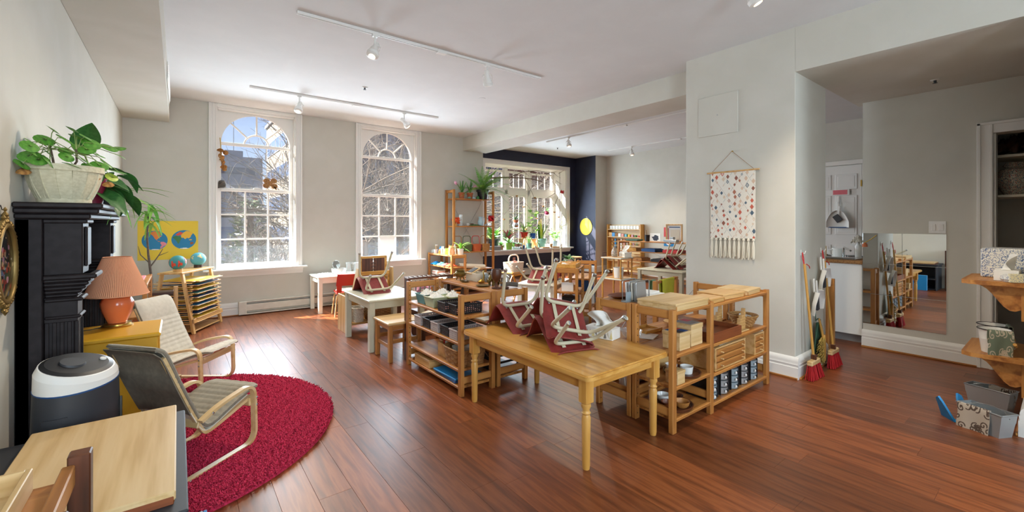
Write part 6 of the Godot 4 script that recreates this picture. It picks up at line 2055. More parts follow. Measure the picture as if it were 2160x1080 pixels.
func tissue_box(label: String, p: Vector3, turn: float):
	var t := thing("tissue_box", label, "tissue box", p, turn)
	part(t, "carton", box(0.22, 0.075, 0.12, 0.002), M.paper, v3(0, 0.0375, 0))
	var g := RandomNumberGenerator.new()
	g.seed = 8
	for k in 9:
		var x := -0.1 + k * 0.0235
		var m: Material = M[["galvanised", "pale_cloth", "land_sand"][k % 3]]
		part(t, "printed_triangle", prism([v2(x, 0.008 + 0.03 * (k % 2)), v2(x + 0.022, 0.01), v2(x + 0.012, 0.06)], 0.0012), m, v3(0, 0, 0.0602))
		part(t, "printed_triangle", prism([v2(-x, 0.06), v2(-x - 0.02, 0.03), v2(-x - 0.002, 0.012)], 0.0012), m, v3(0, 0, -0.0602))
	part(t, "slot", prism(oval(0, 0, 0.07, 0.025, 20), 0.001), M.pale_cloth, v3(0, 0.0755, 0), v3(90, 0, 0))
	part(t, "tissue", sheet(func(u: float, v: float) -> Vector3:
		var a := (u - 0.5) * 2.0
		return v3(a * (0.05 + 0.05 * v) + 0.02 * sin(v * 5.0), 0.072 + v * 0.12 * (1.0 - 0.35 * a * a), 0.03 * sin(a * 4.0 + v * 3.0) * (1.0 - v * 0.3) + 0.03 * v), 14, 10, 0.001), M.paper)

func build_elephant(p: Vector3, turn: float):
	var t := thing("rhinoceros_figure", "dark brass rhinoceros figurine on the back shelf", "figurine", p, turn)
	var body := sheet(func(u: float, v: float) -> Vector3:
		var a := v * TAU
		var pr := [0.012, 0.036, 0.044, 0.046, 0.044, 0.04, 0.032, 0.026, 0.02, 0.01, 0.002]
		var cy := [0.075, 0.078, 0.078, 0.076, 0.074, 0.076, 0.074, 0.064, 0.05, 0.04, 0.038]
		var i := u * 10.0
		var k := mini(int(i), 9)
		var f := i - k
		var r: float = lerpf(pr[k], pr[k + 1], f)
		var y: float = lerpf(cy[k], cy[k + 1], f)
		return v3(-0.09 + u * 0.2, y + sin(a) * r, cos(a) * r * 0.78), 22, 14)
	part(t, "body", body, M.old_brass)
	for q in [[-0.06, 0.022], [-0.06, -0.022], [0.03, 0.02], [0.03, -0.02]]:
		part(t, "leg", lathe([v2(0, 0), v2(0.014, 0), v2(0.012, 0.02), v2(0.017, 0.06), v2(0, 0.07)], 9), M.old_brass, v3(q[0], 0, q[1]))
	part(t, "horn", lathe([v2(0, 0), v2(0.008, 0), v2(0, 0.035)], 8), M.old_brass, v3(0.1, 0.045, 0), v3(0, 0, -25))
	part(t, "horn", lathe([v2(0, 0), v2(0.006, 0), v2(0, 0.02)], 8), M.old_brass, v3(0.078, 0.066, 0), v3(0, 0, -20))
	for s in [-1.0, 1.0]:
		part(t, "ear", leaf_round(0.012, 0.4), M.old_brass, v3(0.035, 0.108, s * 0.02), v3(60, 0, s * 30))
	part(t, "tail", tube([v3(-0.088, 0.08, 0), v3(-0.1, 0.06, 0), v3(-0.098, 0.035, 0)], 0.003, 5), M.old_brass)

# ---------------------------------------------------------------- the two rows of shelves before the pier
# a run of shelving along x: posts at the given x, boards between them at the given heights
func shelf_run(label: String, xs: Array, z: float, levels: Array, back := false) -> Node3D:
	var t := thing("pine_shelf", label, "shelf", v3(xs[0], 0, z), 0, "pine shelving units")
	var pw := 0.045
	var lz := 0.32
	for k in xs.size():
		var x: float = xs[k] - xs[0]
		for sz in [-1.0, 1.0]:
			var p := part(t, "post", box(pw, 0.8, 0.034, 0.003), M.pine_y, v3(x, 0.4, sz * (lz - 0.034) * 0.5))
			var st := new_st()
			for j in 17:
				put_box(st, v3(0, 0.04 + j * 0.045 - 0.4, -sz * 0.017), v3(0.008, 0.008, 0.0012))
			var ph := part(p, "peg_holes", st.commit(), M.walnut_x)
			ph.set_meta("kind", "stuff")
		part(t, "end_rail", box(0.022, 0.055, lz - 0.068, 0.003), M.pine_z, v3(x, 0.765, 0))
		part(t, "end_rail", box(0.022, 0.055, lz - 0.068, 0.003), M.pine_z, v3(x, 0.13, 0))
	for k in xs.size() - 1:
		var x0: float = xs[k] - xs[0] + pw * 0.5
		var x1: float = xs[k + 1] - xs[0] - pw * 0.5
		for y in levels[k]:
			part(t, "shelf_board", box(x1 - x0 + 0.01, 0.022, lz - 0.004, 0.004), M.pine_x, v3((x0 + x1) * 0.5, y - 0.011, 0))
		if back:
			part(t, "cross_brace", tube([v3(x0, 0.3, -lz * 0.5), v3(x1, 0.72, -lz * 0.5)], 0.003, 5), M.steel)
			part(t, "cross_brace", tube([v3(x1, 0.3, -lz * 0.5 - 0.004), v3(x0, 0.72, -lz * 0.5 - 0.004)], 0.003, 5), M.steel)
	return t

func lidded_box(label: String, p: Vector3, s: Vector3, tones: Array):
	var t := thing("lidded_box", label, "box", p)
	part(t, "body", box(s.x, s.y * 0.78, s.z, 0.002), M.birch_x, v3(0, s.y * 0.39, 0))
	part(t, "lid", box(s.x + 0.006, s.y * 0.22, s.z + 0.006, 0.002), M.birch_x, v3(0, s.y * 0.89, 0))
	for k in 4:
		part(t, "painted_square", box(s.x * 0.42, 0.002, s.z * 0.42, 0.0), M[tones[k]], v3((k % 2 - 0.5) * s.x * 0.42, s.y + 0.001, (int(k / 2.0) - 0.5) * s.z * 0.42))

func flat_box(label: String, p: Vector3, s: Vector3, mat: String, turn := 0.0):
	var t := thing("flat_wooden_box", label, "box", p, turn)
	part(t, "body", box(s.x, s.y * 0.7, s.z, 0.003), M[mat + "_x"], v3(0, s.y * 0.35, 0))
	part(t, "lid", box(s.x + 0.003, s.y * 0.3, s.z + 0.003, 0.003), M[mat + "_x"], v3(0, s.y * 0.85, 0))
	part(t, "corner_joint", boxes([[v3(-s.x * 0.5 + 0.006, s.y * 0.35, s.z * 0.5), v3(0.012, s.y * 0.6, 0.002)], [v3(s.x * 0.5 - 0.006, s.y * 0.35, s.z * 0.5), v3(0.012, s.y * 0.6, 0.002)]], 0.0), M.pine_x)

func bowl(r: float, h: float) -> ArrayMesh:
	return vessel([v2(r * 0.55, 0), v2(r * 0.85, h * 0.4), v2(r, h)], 0.004, 22)

func build_right_shelves():
	shelf_run("front row of pine shelves before the grey pier, holding boxes and trays", [2.54, 3.018, 3.953], -1.72, [[0.785, 0.505, 0.295, 0.09], [0.78, 0.495, 0.28, 0.07]])
	shelf_run("rear row of pine shelves, back to back with the front row", [2.54, 3.1, 3.93], -2.05, [[0.785, 0.5, 0.3, 0.12], [0.5, 0.3, 0.12]], true)
	# on top
	flat_box("large flat birch box on top of the front shelves", v3(2.77, 0.786, -1.715), v3(0.42, 0.05, 0.3), "birch")
	flat_box("small slim box with a pale lid on the front shelves", v3(3.13, 0.781, -1.66), v3(0.2, 0.035, 0.17), "beech")
	flat_box("second flat box from the pier on the front shelves", v3(3.42, 0.781, -1.7), v3(0.3, 0.04, 0.22), "ply", -4)
	flat_box("flat box nearest the pier on the front shelves", v3(3.75, 0.781, -1.71), v3(0.28, 0.04, 0.24), "birch", 4)
	# near bay
	lidded_box("small wooden cube box with a blue and red lid", v3(2.72, 0.506, -1.66), v3(0.13, 0.12, 0.13), ["navy", "red_vivid", "charcoal", "navy"])
	lidded_box("taller wooden cube box with a grey and red lid", v3(2.89, 0.506, -1.68), v3(0.15, 0.15, 0.15), ["galvanised", "pink_sign", "galvanised", "galvanised"])
	var rt := thing("round_tray", "round dark wooden tray on the third board of the front shelves", "tray", v3(2.84, 0.296, -1.69))
	part(rt, "tray", vessel([v2(0.12, 0), v2(0.13, 0.02)], 0.008, 32), M.oak_dark_x)
	solo("ramekin", "white ribbed ramekin at the back of the round tray", "ramekin", vessel([v2(0.036, 0), v2(0.042, 0.05)], 0.004, 24), M.white_glaze, v3(2.8, 0.304, -1.75))
	solo("ramekin", "white ribbed ramekin at the front of the round tray", "ramekin", vessel([v2(0.038, 0), v2(0.045, 0.05)], 0.004, 24), M.white_glaze, v3(2.85, 0.304, -1.66))
	lidded_box("little wooden box beside the round tray", v3(2.64, 0.296, -1.62), v3(0.09, 0.09, 0.09), ["birch_x", "birch_x", "birch_x", "birch_x"])
	solo("curved_board", "curved plywood arch behind the round tray", "arch", prism([v2(-0.16, 0), v2(-0.14, 0.11), v2(-0.06, 0.16), v2(0.06, 0.16), v2(0.14, 0.11), v2(0.16, 0)], 0.02, true), M.ply_x, v3(2.86, 0.296, -1.85))
	var rt2 := thing("round_tray", "round dark wooden tray of bowls on the lowest board", "tray", v3(2.73, 0.091, -1.7))
	part(rt2, "tray", vessel([v2(0.13, 0), v2(0.142, 0.024)], 0.008, 32), M.oak_dark_x)
	solo("wooden_bowl", "wooden bowl at the front of the low round tray", "bowl", bowl(0.052, 0.045), M.pine_x, v3(2.74, 0.1, -1.63))
	solo("wooden_bowl", "brown bowl at the right of the low round tray", "bowl", bowl(0.048, 0.045), M.oak_dark_x, v3(2.8, 0.1, -1.71))
	solo("wooden_bowl", "dark bowl at the left of the low round tray", "bowl", bowl(0.045, 0.04), M.cherry_tray_x, v3(2.66, 0.1, -1.69))
	solo("white_bowl", "white bowl at the back of the low round tray", "bowl", bowl(0.05, 0.05), M.white_glaze, v3(2.73, 0.1, -1.77))
	# long bay
	var tr := thing("deep_tray", "large deep brown wooden tray on the second board of the front shelves", "tray", v3(3.27, 0.496, -1.72))
	part(tr, "base", box(0.41, 0.01, 0.28, 0.001), M.cherry_tray_x, v3(0, 0.03, 0))
	for q in [[v3(0, 0.035, 0.145), v3(0.43, 0.07, 0.016)], [v3(0, 0.035, -0.145), v3(0.43, 0.07, 0.016)], [v3(0.207, 0.035, 0), v3(0.016, 0.07, 0.274)], [v3(-0.207, 0.035, 0), v3(0.016, 0.07, 0.274)]]:
		part(tr, "side", box(q[1].x, q[1].y, q[1].z, 0.003), M.cherry_tray_x if q[1].x > 0.1 else M.cherry_tray_z, q[0])
	for k in 2:
		var bt := thing("brick_tower", ["stepped tower of small wooden bricks on a pale base, nearer the pier", "stepped tower of small wooden bricks behind the deep tray"][k], "block tower", v3(3.6 - k * 0.04, 0.496, -1.63 - k * 0.17), 0, "stepped brick towers")
		part(bt, "base_plate", box(0.14, 0.01, 0.08, 0.002), M.birch_x, v3(0, 0.005, 0))
		for row in 6:
			for col in range(0, 4 - int(row * 0.6)):
				part(bt, "brick", box(0.03, 0.022, 0.026, 0.001), M.beech_x, v3(0.045 - col * 0.031 + 0.004 * (row % 2), 0.021 + row * 0.0225, 0))
		part(bt, "brick", box(0.016, 0.03, 0.026, 0.001), M.beech_y, v3(0.05, 0.158, 0))
	var wb := thing("wicker_bowl", "round brown wicker basket of cards near the pier", "basket", v3(3.8, 0.496, -1.7))
	woven("basket_wall", wb, 0.07, 0.07, 0.09, 0.6, M.rattan_y, 0.0, 26, 8)
	for k in 4:
		solo("name_card", ["tan card rolled in the wicker basket, leftmost", "white card in the wicker basket", "tan card in the wicker basket, rear", "tan card in the wicker basket, rightmost"][k], "card", box(0.09, 0.02, 0.03, 0.004), M[["pale_cloth", "paper", "bearwood_y", "pale_cloth"][k]], v3(3.76 + k * 0.03, 0.567 + 0.004 * (k % 2), -1.68 - 0.02 * (k % 2)), v3(0, 40 * k, 12))
	for k in 2:
		var w := 0.46 if k == 0 else 0.16
		var x := 3.33 if k == 0 else 3.82
		var dc := thing("drawer_cabinet", ["wide wooden cabinet with three peg handled drawers", "narrow wooden cabinet with curved drawers beside the wide one"][k], "cabinet", v3(x, 0.281, -1.715))
		part(dc, "carcass", boxes([[v3(0, 0.165, 0), v3(w + 0.02, 0.012, 0.28)], [v3(0, 0.006, 0), v3(w + 0.02, 0.012, 0.28)], [v3(-w * 0.5, 0.085, 0), v3(0.014, 0.15, 0.28)], [v3(w * 0.5, 0.085, 0), v3(0.014, 0.15, 0.28)], [v3(0, 0.085, -0.13), v3(w, 0.15, 0.012)]], 0.002), M.beech_x)
		for j in 3:
			var dr := part(dc, "drawer", box(w - 0.02, 0.044, 0.25, 0.006), M.pine_x, v3(0, 0.036 + j * 0.049, 0.02))
			for s in ([-1.0, 1.0] if k == 0 else [0.0]):
				part(dr, "peg_handle", cyl(0.006, 0.026, 8), M.birch_y, v3(s * w * 0.36, 0, 0.12), v3(90, 0, 0))
	solo("newspaper", "folded sheet of printed paper on the wide drawer cabinet", "paper", box(0.38, 0.006, 0.2, 0.002), M.towel_grey, v3(3.36, 0.456, -1.7), v3(0, 4, 0))
	for k in 5:
		var dr := thing("drawer_tower", "%s small stack of translucent grey drawers on the bottom board" % ["first", "second", "third", "fourth", "fifth"][k], "drawer unit", v3(3.12 + k * 0.165, 0.071, -1.69), 0, "small drawer stacks on the bottom board")
		part(dr, "frame", boxes([[v3(-0.062, 0.08, 0), v3(0.006, 0.16, 0.18)], [v3(0.062, 0.08, 0), v3(0.006, 0.16, 0.18)], [v3(0, 0.08, -0.09), v3(0.13, 0.16, 0.006)]], 0.002), M.black)
		for j in 3:
			var d := part(dr, "drawer", lathe([v2(0, 0), v2(0.058, 0.0), v2(0.06, 0.045), v2(0, 0.045)], 20, 1.0, 1.45), M.galvanised if k % 2 else M.grey_blue_glass, v3(0, 0.004 + j * 0.053, 0.02))
			part(d, "handle", tube([v3(-0.012, 0.034, 0.086), v3(0, 0.018, 0.092), v3(0.014, 0.036, 0.085)], 0.004, 5), M.black)
			part(d, "drawer_label", box(0.024, 0.018, 0.002, 0.0), M.paper, v3(-0.018, 0.022, 0.086))
	# rear row
	var lh := thing("letter_holder", "grey mesh letter holder full of papers on the rear shelves", "letter holder", v3(2.73, 0.786, -2.0), 8)
	for k in 3:
		var z := -0.055 + k * 0.055
		part(lh, "wire_frame", tube(rounded([v3(-0.1, 0, z), v3(-0.1, 0.1 + 0.03 * k * 0, z), v3(-0.1, 0.15, z), v3(0.1, 0.15, z), v3(0.1, 0, z)], 0.02, 4), 0.004, 6), M.steel)
	part(lh, "tray", box(0.21, 0.006, 0.13, 0.001), M.steel, v3(0, 0.003, 0))
	for k in 4:
		solo("paper_stack", ["front grey folder in the letter holder", "second paper pad in the letter holder", "third paper pad in the letter holder", "rear white pad in the letter holder"][k], "papers", box(0.17, 0.13, 0.014, 0.002), M[["galvanised", "pale_cloth", "galvanised", "paper"][k]], v3(2.73, 0.858, -1.965 - k * 0.024), v3(-4, 8, 0))
	var fr := thing("small_acrylic_stand", "small blue grey plastic stand left of the letter holder", "stand", v3(2.6, 0.786, -1.97))
	part(fr, "plate", box(0.06, 0.075, 0.006, 0.002), M.grey_blue_glass, v3(0, 0.0385, 0))
	part(fr, "foot", box(0.06, 0.008, 0.05, 0.002), M.grey_blue_glass, v3(0, 0.004, -0.02))
	solo("leaf_dish", "shallow dark wooden dish on the rear shelves", "dish", vessel([v2(0.06, 0), v2(0.11, 0.025)], 0.006, 28, 1.2, 0.7), M.cherry_tray_x, v3(2.72, 0.786, -2.13))
	solo("paper_tray", "stack of white papers on a wooden tray on the rear shelves", "papers", joined([[box(0.26, 0.02, 0.2, 0.003), at(0, 0.01, 0)], [box(0.2, 0.012, 0.15, 0.002), turned(0, 9, 0, 0.01, 0.027, 0)]]), M.paper, v3(2.95, 0.786, -2.08))
	solo("glass_shell_dish", "crumpled clear glass dish in the rear shelves", "dish", bowl(0.08, 0.06), M.clear_glass, v3(2.7, 0.501, -2.02))
	solo("napkin", "folded white napkin in the rear shelves", "napkin", box(0.16, 0.008, 0.16, 0.002), M.paper, v3(2.82, 0.505, -1.98), v3(0, 20, 0))
	solo("wooden_rack", "small slatted wooden tray in the rear shelves", "tray", boxes([[v3(0, 0.015, 0.07), v3(0.22, 0.03, 0.012)], [v3(0, 0.015, -0.07), v3(0.22, 0.03, 0.012)], [v3(0.1, 0.012, 0), v3(0.012, 0.024, 0.13)], [v3(-0.1, 0.012, 0), v3(0.012, 0.024, 0.13)], [v3(0, 0.005, 0), v3(0.2, 0.008, 0.13)]], 0.002), M.honey_x, v3(2.96, 0.501, -2.07))
	solo("folded_white_towel", "folded white towel on the lower rear board", "towel", box(0.24, 0.08, 0.2, 0.03), M.paper, v3(2.85, 0.301, -2.06))
	solo("dark_tray", "dark brown tray leaning in the rear shelves", "tray", box(0.3, 0.015, 0.24, 0.004), M.oak_dark_x, v3(3.5, 0.509, -2.05))
	solo("wooden_dish", "round wooden dish in the far part of the rear shelves", "dish", bowl(0.09, 0.04), M.beech_x, v3(3.3, 0.501, -2.03))
	# bottom of the rear row, seen at the end
	var tb := thing("supply_tray", "long wooden tray with paper cups at the foot of the rear shelves", "tray", v3(2.78, 0.121, -2.05))
	part(tb, "base", box(0.42, 0.008, 0.25, 0.001), M.pine_x, v3(0, 0.004, 0))
	for q in [[v3(0, 0.03, 0.125), v3(0.42, 0.06, 0.012)], [v3(0, 0.03, -0.125), v3(0.42, 0.06, 0.012)], [v3(0.21, 0.03, 0), v3(0.012, 0.06, 0.25)], [v3(-0.21, 0.03, 0), v3(0.012, 0.06, 0.25)]]:
		part(tb, "side", box(q[1].x, q[1].y, q[1].z, 0.002), M.pine_x if q[1].x > 0.1 else M.pine_z, q[0])
	for k in 2:
		solo("paper_cup_stack", ["front", "rear"][k] + " stack of white paper cups in the supply tray", "cups", lathe([v2(0, 0), v2(0.03, 0), v2(0.036, 0.1), v2(0.038, 0.102), v2(0.033, 0.104), v2(0, 0.09)], 20), M.paper, v3(2.66 + k * 0.04, 0.13, -2.01 - k * 0.085))
	solo("rolling_pin", "dark rolled mat in the supply tray", "roll", lathe([v2(0, -0.14), v2(0.025, -0.14), v2(0.025, 0.14), v2(0, 0.14)], 14), M.galvanised, v3(2.85, 0.155, -2.05), v3(0, 0, 90))
	build_hanging()

func build_hanging():
	# woven wall hanging on the pier: face looks towards -x; local x runs towards the camera
	var t := thing("wall_hanging", "cream woven wall hanging with coloured diamonds and a tasselled fringe", "wall hanging", v3(4.262, 1.866, -2.006), -90)
	# local axes after the turn: x -> world z, y up, z -> world -x
	var im := Image.create(220, 330, false, Image.FORMAT_RGB8)
	im.fill(hx("e6dfd2"))
	var g := RandomNumberGenerator.new()
	g.seed = 17
	var cols := [hx("c25a45"), hx("8d5443"), hx("4a5d6d"), hx("d6bfa4"), hx("d2b49a"), hx("a9674f")]
	# lattice lines
	for y in 330:
		for x in 220:
			var u := x / 55.0
			var v := y / 82.0
			var a := fposmod(u + v, 1.0)
			var b := fposmod(u - v, 1.0)
			if (a < 0.03 or b < 0.03) and ((x + y) / 3) % 3 != 0:
				im.set_pixel(x, y, hx("b98a78") if (x / 55) % 2 == 0 else hx("9aa0a0"))
			elif g.randf() < 0.25:
				im.set_pixel(x, y, hx("e0d8ca"))
	for k in 88:
		var cx := int(6 + (k % 8) * 29 + g.randf_range(-7, 7))
		var cy := int(10 + int(k / 8.0) * 30 + (14 if k % 2 else 0) + g.randf_range(-6, 6))
		var rr := g.randi_range(4, 9)
		var col: Color = cols[g.randi() % 6]
		var hollow := g.randf() < 0.25
		for yy in range(-rr * 3 / 2, rr * 3 / 2 + 1):
			for xx in range(-rr, rr + 1):
				var d := absf(xx) / rr + absf(yy) / (rr * 1.4)
				if d <= 1.0 and not (hollow and d < 0.6 and d > 0.25) and cx + xx >= 0 and cx + xx < 220 and cy + yy >= 0 and cy + yy < 330:
					im.set_pixel(cx + xx, cy + yy, col if (yy / 2) % 3 != 0 else col.lightened(0.12))
	var m := plain("hanging_print", Color.WHITE, 0.95)
	m.albedo_texture = ImageTexture.create_from_image(im)
	part(t, "cloth", sheet(func(u: float, v: float) -> Vector3:
		return v3((u - 0.5) * 0.43, -v * 0.65, 0.004 * sin(u * 9.0) + 0.003 * v), 24, 30), m)
	part(t, "cloth_back", sheet(func(u: float, v: float) -> Vector3:
		return v3((0.5 - u) * 0.43, -v * 0.65, 0.004 * sin((1.0 - u) * 9.0) + 0.003 * v - 0.003), 24, 30), M.cream)
	part(t, "rod", cyl(0.008, 0.5, 10), M.beech_x, v3(-0.25, 0.0, 0.002), v3(0, 0, -90))
	part(t, "cord", tube([v3(-0.2, 0.006, 0.002), v3(-0.0, 0.195, 0.004)], 0.002, 5), M.bearwood_y)
	part(t, "cord", tube([v3(0.2, 0.006, 0.002), v3(0.0, 0.195, 0.004)], 0.002, 5), M.bearwood_y)
	part(t, "hook", cyl(0.006, 0.02, 8), M.brass, v3(0, 0.196, -0.014), v3(90, 0, 0))
	for k in 10:
		var st := new_st()
		for j in 9:
			var a := TAU * j / 9.0
			var r := 0.008 if j else 0.0
			put_tube(st, [v3(cos(a) * r * 0.4, -0.02, sin(a) * r * 0.4), v3(cos(a) * r * 1.3, -0.09, sin(a) * r), v3(cos(a) * r * 1.5 + g.randf_range(-0.006, 0.006), -0.175 - g.randf_range(0, 0.03), sin(a) * r)], 0.0035, 5)
		put_lathe(st, [v2(0, -0.03), v2(0.012, -0.022), v2(0.013, -0.008), v2(0, 0.002)], 10)
		part(t, "tassel", st.commit(), M.cream, v3(-0.198 + k * 0.044, -0.648, 0.006))
	# blank access panel above it
	var pn := thing("access_panel", "square painted access panel high on the grey pier", "panel", v3(4.28, 2.445, -2.157), -90)
	part(pn, "plate", box(0.4, 0.4, 0.012, 0.002), M.wall, v3(0, 0, 0.006))
	part(pn, "screw", cyl(0.006, 0.004, 8), M.steel, v3(0, 0, 0.011), v3(90, 0, 0))

# ---------------------------------------------------------------- the bay window side
func build_bay_room():
	var hd := v3(-0.87, 0, 0.48)
	# table with two overturned chairs
	simple_table("cream_table", "pale cream table with two overturned chairs in front of the bay window", 4.07, -4.51, 28.9, 0.76, 0.54, 0.55, "pale_table", 0.055)
	for k in 2:
		var c := shell_chair("overturned_chair", ["burgundy chair upside down at the front of the cream table", "burgundy chair upside down at the rear of the cream table"][k], "overturned burgundy chairs", "chair_shell", "tube_beige")
		overturn(c, v3(4.0, 0.556, -4.48) + v3(0.33 * k, 0, -0.18 * k), hd)
	# small shelf of trays right of it
	var p := v3(4.03, 0, -4.03)
	var turn := 34.8
	pine_shelf("small pine shelf with two wooden trays, right of the cream table", 4.03, -3.98, turn, 0.55, 0.3, 0.8, [0.79, 0.5, 0.3, 0.12])
	pine_shelf("pine shelf of books behind the small tray shelf", 4.62, -4.28, turn, 0.7, 0.3, 0.8, [0.6, 0.4, 0.2], true)
	for k in 2:
		var t := thing("divided_tray", ["divided beech tray in front on the small tray shelf", "beech tray behind the divided tray"][k], "tray", v3(3.93 + 0.16 * k, 0.791, -3.93 - 0.11 * k), turn)
		part(t, "base", box(0.2, 0.008, 0.26, 0.001), M.honey_x, v3(0, 0.004, 0))
		for q in [[v3(0, 0.03, 0.125), v3(0.2, 0.05, 0.01)], [v3(0, 0.03, -0.125), v3(0.2, 0.05, 0.01)], [v3(0.1, 0.03, 0), v3(0.01, 0.05, 0.26)], [v3(-0.1, 0.03, 0), v3(0.01, 0.05, 0.26)], [v3(0, 0.028, 0), v3(0.19, 0.04, 0.008)]]:
			part(t, "side", box(q[1].x, q[1].y, q[1].z, 0.002), M.honey_x, q[0])
	solo("white_wool", "small heap of white wool in the divided tray", "wool", crumple(0.12, 0.1, 0.06, 130), M.paper, v3(3.9, 0.803, -3.95))
	for k in 2:
		solo("tray_box", ["open wooden tray on the second board of the tray shelf", "white printed card stand on the second board of the tray shelf"][k], ["tray", "card"][k], box(0.2, 0.07, 0.18, 0.004) if k == 0 else box(0.012, 0.11, 0.15, 0.002), M.pine_x if k == 0 else M.paper, v3(4.05 - 0.17 * k, 0.501 + (0.035 if k == 0 else 0.055), -3.99 + 0.12 * k), v3(0, turn, 0))
	solo("black_tub", "black tub on the low board of the tray shelf", "tub", box(0.2, 0.12, 0.2, 0.01), M.black, v3(4.02, 0.361, -3.95), v3(0, turn, 0))
	for k in 6:
		solo("picture_book", "%s picture book on the shelf behind the tray shelf" % ["dark blue", "tan", "light blue", "white", "green", "navy"][k], "book", box(0.02, 0.16, 0.2, 0.002), M[["navy", "bearwood_y", "blue_vivid", "paper", "green_sheet", "navy"][k]], v3(4.52 + 0.05 * k, 0.281 + (0.2 if k < 3 else 0.0) * 1.0, -4.15 - 0.035 * k), v3(0, turn, 8))
	# stool in the corner
	var s := thing("bentwood_stool", "round birch stool with bent legs in the dark blue corner", "stool", v3(8.35, 0, -8.05))
	part(s, "seat", lathe(disc_profile(0.19, 0.43, 0.46, 0.006), 32), M.birch_x)
	for k in 4:
		var a := TAU * (k + 0.5) / 4.0
		part(s, "leg", band(rounded([v3(cos(a) * 0.04, 0.42, sin(a) * 0.04), v3(cos(a) * 0.18, 0.42, sin(a) * 0.18), v3(cos(a) * 0.185, 0, sin(a) * 0.185)], 0.06, 5), v3(-sin(a), 0, cos(a)), 0.045, 0.02), M.birch_y)
	var cp := pot_plant("low_plant", "low leafy plant in front of the bentwood stool", 6.6, 0.8, -6.4, flower_pot(0.07, 0.09, 0.1), "white_glaze", 0.08, 0.09)
	tuft_leaves(cp, 18, leaf_long(0.14, 0.06, 0.4), ["leaf_dark", "leaf_pilea"], 0.1, 0, 60, 44)
	cp.position = v3(6.0, 0.56, -5.95)
	var ps := thing("plant_stand", "plain wooden plant stand near the blue corner", "stand", v3(6.0, 0, -5.95))
	part(ps, "top", box(0.3, 0.02, 0.3, 0.004), M.pine_x, v3(0, 0.55, 0))
	for q in [v3(0.12, 0.27, 0.12), v3(-0.12, 0.27, 0.12), v3(0.12, 0.27, -0.12), v3(-0.12, 0.27, -0.12)]:
		part(ps, "leg", box(0.03, 0.54, 0.03, 0.003), M.pine_y, q)
	# white wicker basket on a folding stand
	var w := thing("wicker_picnic_basket", "white wicker basket with a tall round handle by the bay window", "basket", v3(4.72, 0.5, -6.05), 15)
	woven("basket_wall", w, 0.16, 0.11, 0.16, 0.1, M.whitewash_y, 4.0, 40, 10)
	part(w, "handle", tube(rounded([v3(-0.15, 0.14, 0), v3(-0.13, 0.29, 0), v3(0.13, 0.29, 0), v3(0.15, 0.14, 0)], 0.1, 7), 0.013, 8), M.whitewash_x)
	solo("pink_cloth", "crumpled pink cloth in the white wicker basket", "cloth", crumple(0.18, 0.14, 0.1, 140), M.pink, v3(4.74, 0.6, -6.05))
	var fs := thing("folding_stand", "folding wooden stand under the white wicker basket", "stand", v3(4.72, 0, -6.05), 15)
	part(fs, "top", box(0.36, 0.02, 0.26, 0.004), M.honey_x, v3(0, 0.488, 0))
	for sz in [-1.0, 1.0]:
		part(fs, "leg", tube_box([v3(-0.14, 0, sz * 0.1), v3(0.14, 0.47, sz * 0.1)], 0.03, 0.02), M.honey_y)
		part(fs, "leg", tube_box([v3(0.14, 0, sz * 0.08), v3(-0.14, 0.47, sz * 0.08)], 0.03, 0.02), M.honey_y)
	part(fs, "rail", box(0.32, 0.035, 0.02, 0.003), M.honey_x, v3(0, 0.45, 0.11))
	# electric heater on the bay wall
	var h := thing("baseboard_heater", "short baseboard heater under the bay window", "heater", v3(6.6, 0.012, -8.55))
	part(h, "cover", box(1.6, 0.17, 0.06, 0.005), M.heater, v3(0, 0.1, 0))
	part(h, "slot", box(1.5, 0.02, 0.062, 0.0), M.dark_slot, v3(0, 0.165, 0.001))
	solo("wall_outlet", "cream wall outlet on the dark wall under the bay window", "outlet", box(0.08, 0.13, 0.012, 0.003), M.pink, v3(6.72, 0.42, -8.594))
	# yellow oval on the blue wall
	var y := thing("yellow_disc", "yellow oval disc hanging on the dark blue wall", "wall decoration", v3(8.925, 1.25, -8.19), -90)
	part(y, "disc", lathe([v2(0, 0), v2(0.215, 0), v2(0.22, 0.01), v2(0.18, 0.014), v2(0.17, 0.012), v2(0.12, 0.016), v2(0.11, 0.014), v2(0.06, 0.018), v2(0, 0.018)], 40, 1.0, 1.06), M.yellow_disc, v3(0, 0, -0.01), v3(90, 0, 0))
	build_bay_plants()
	build_far_right()

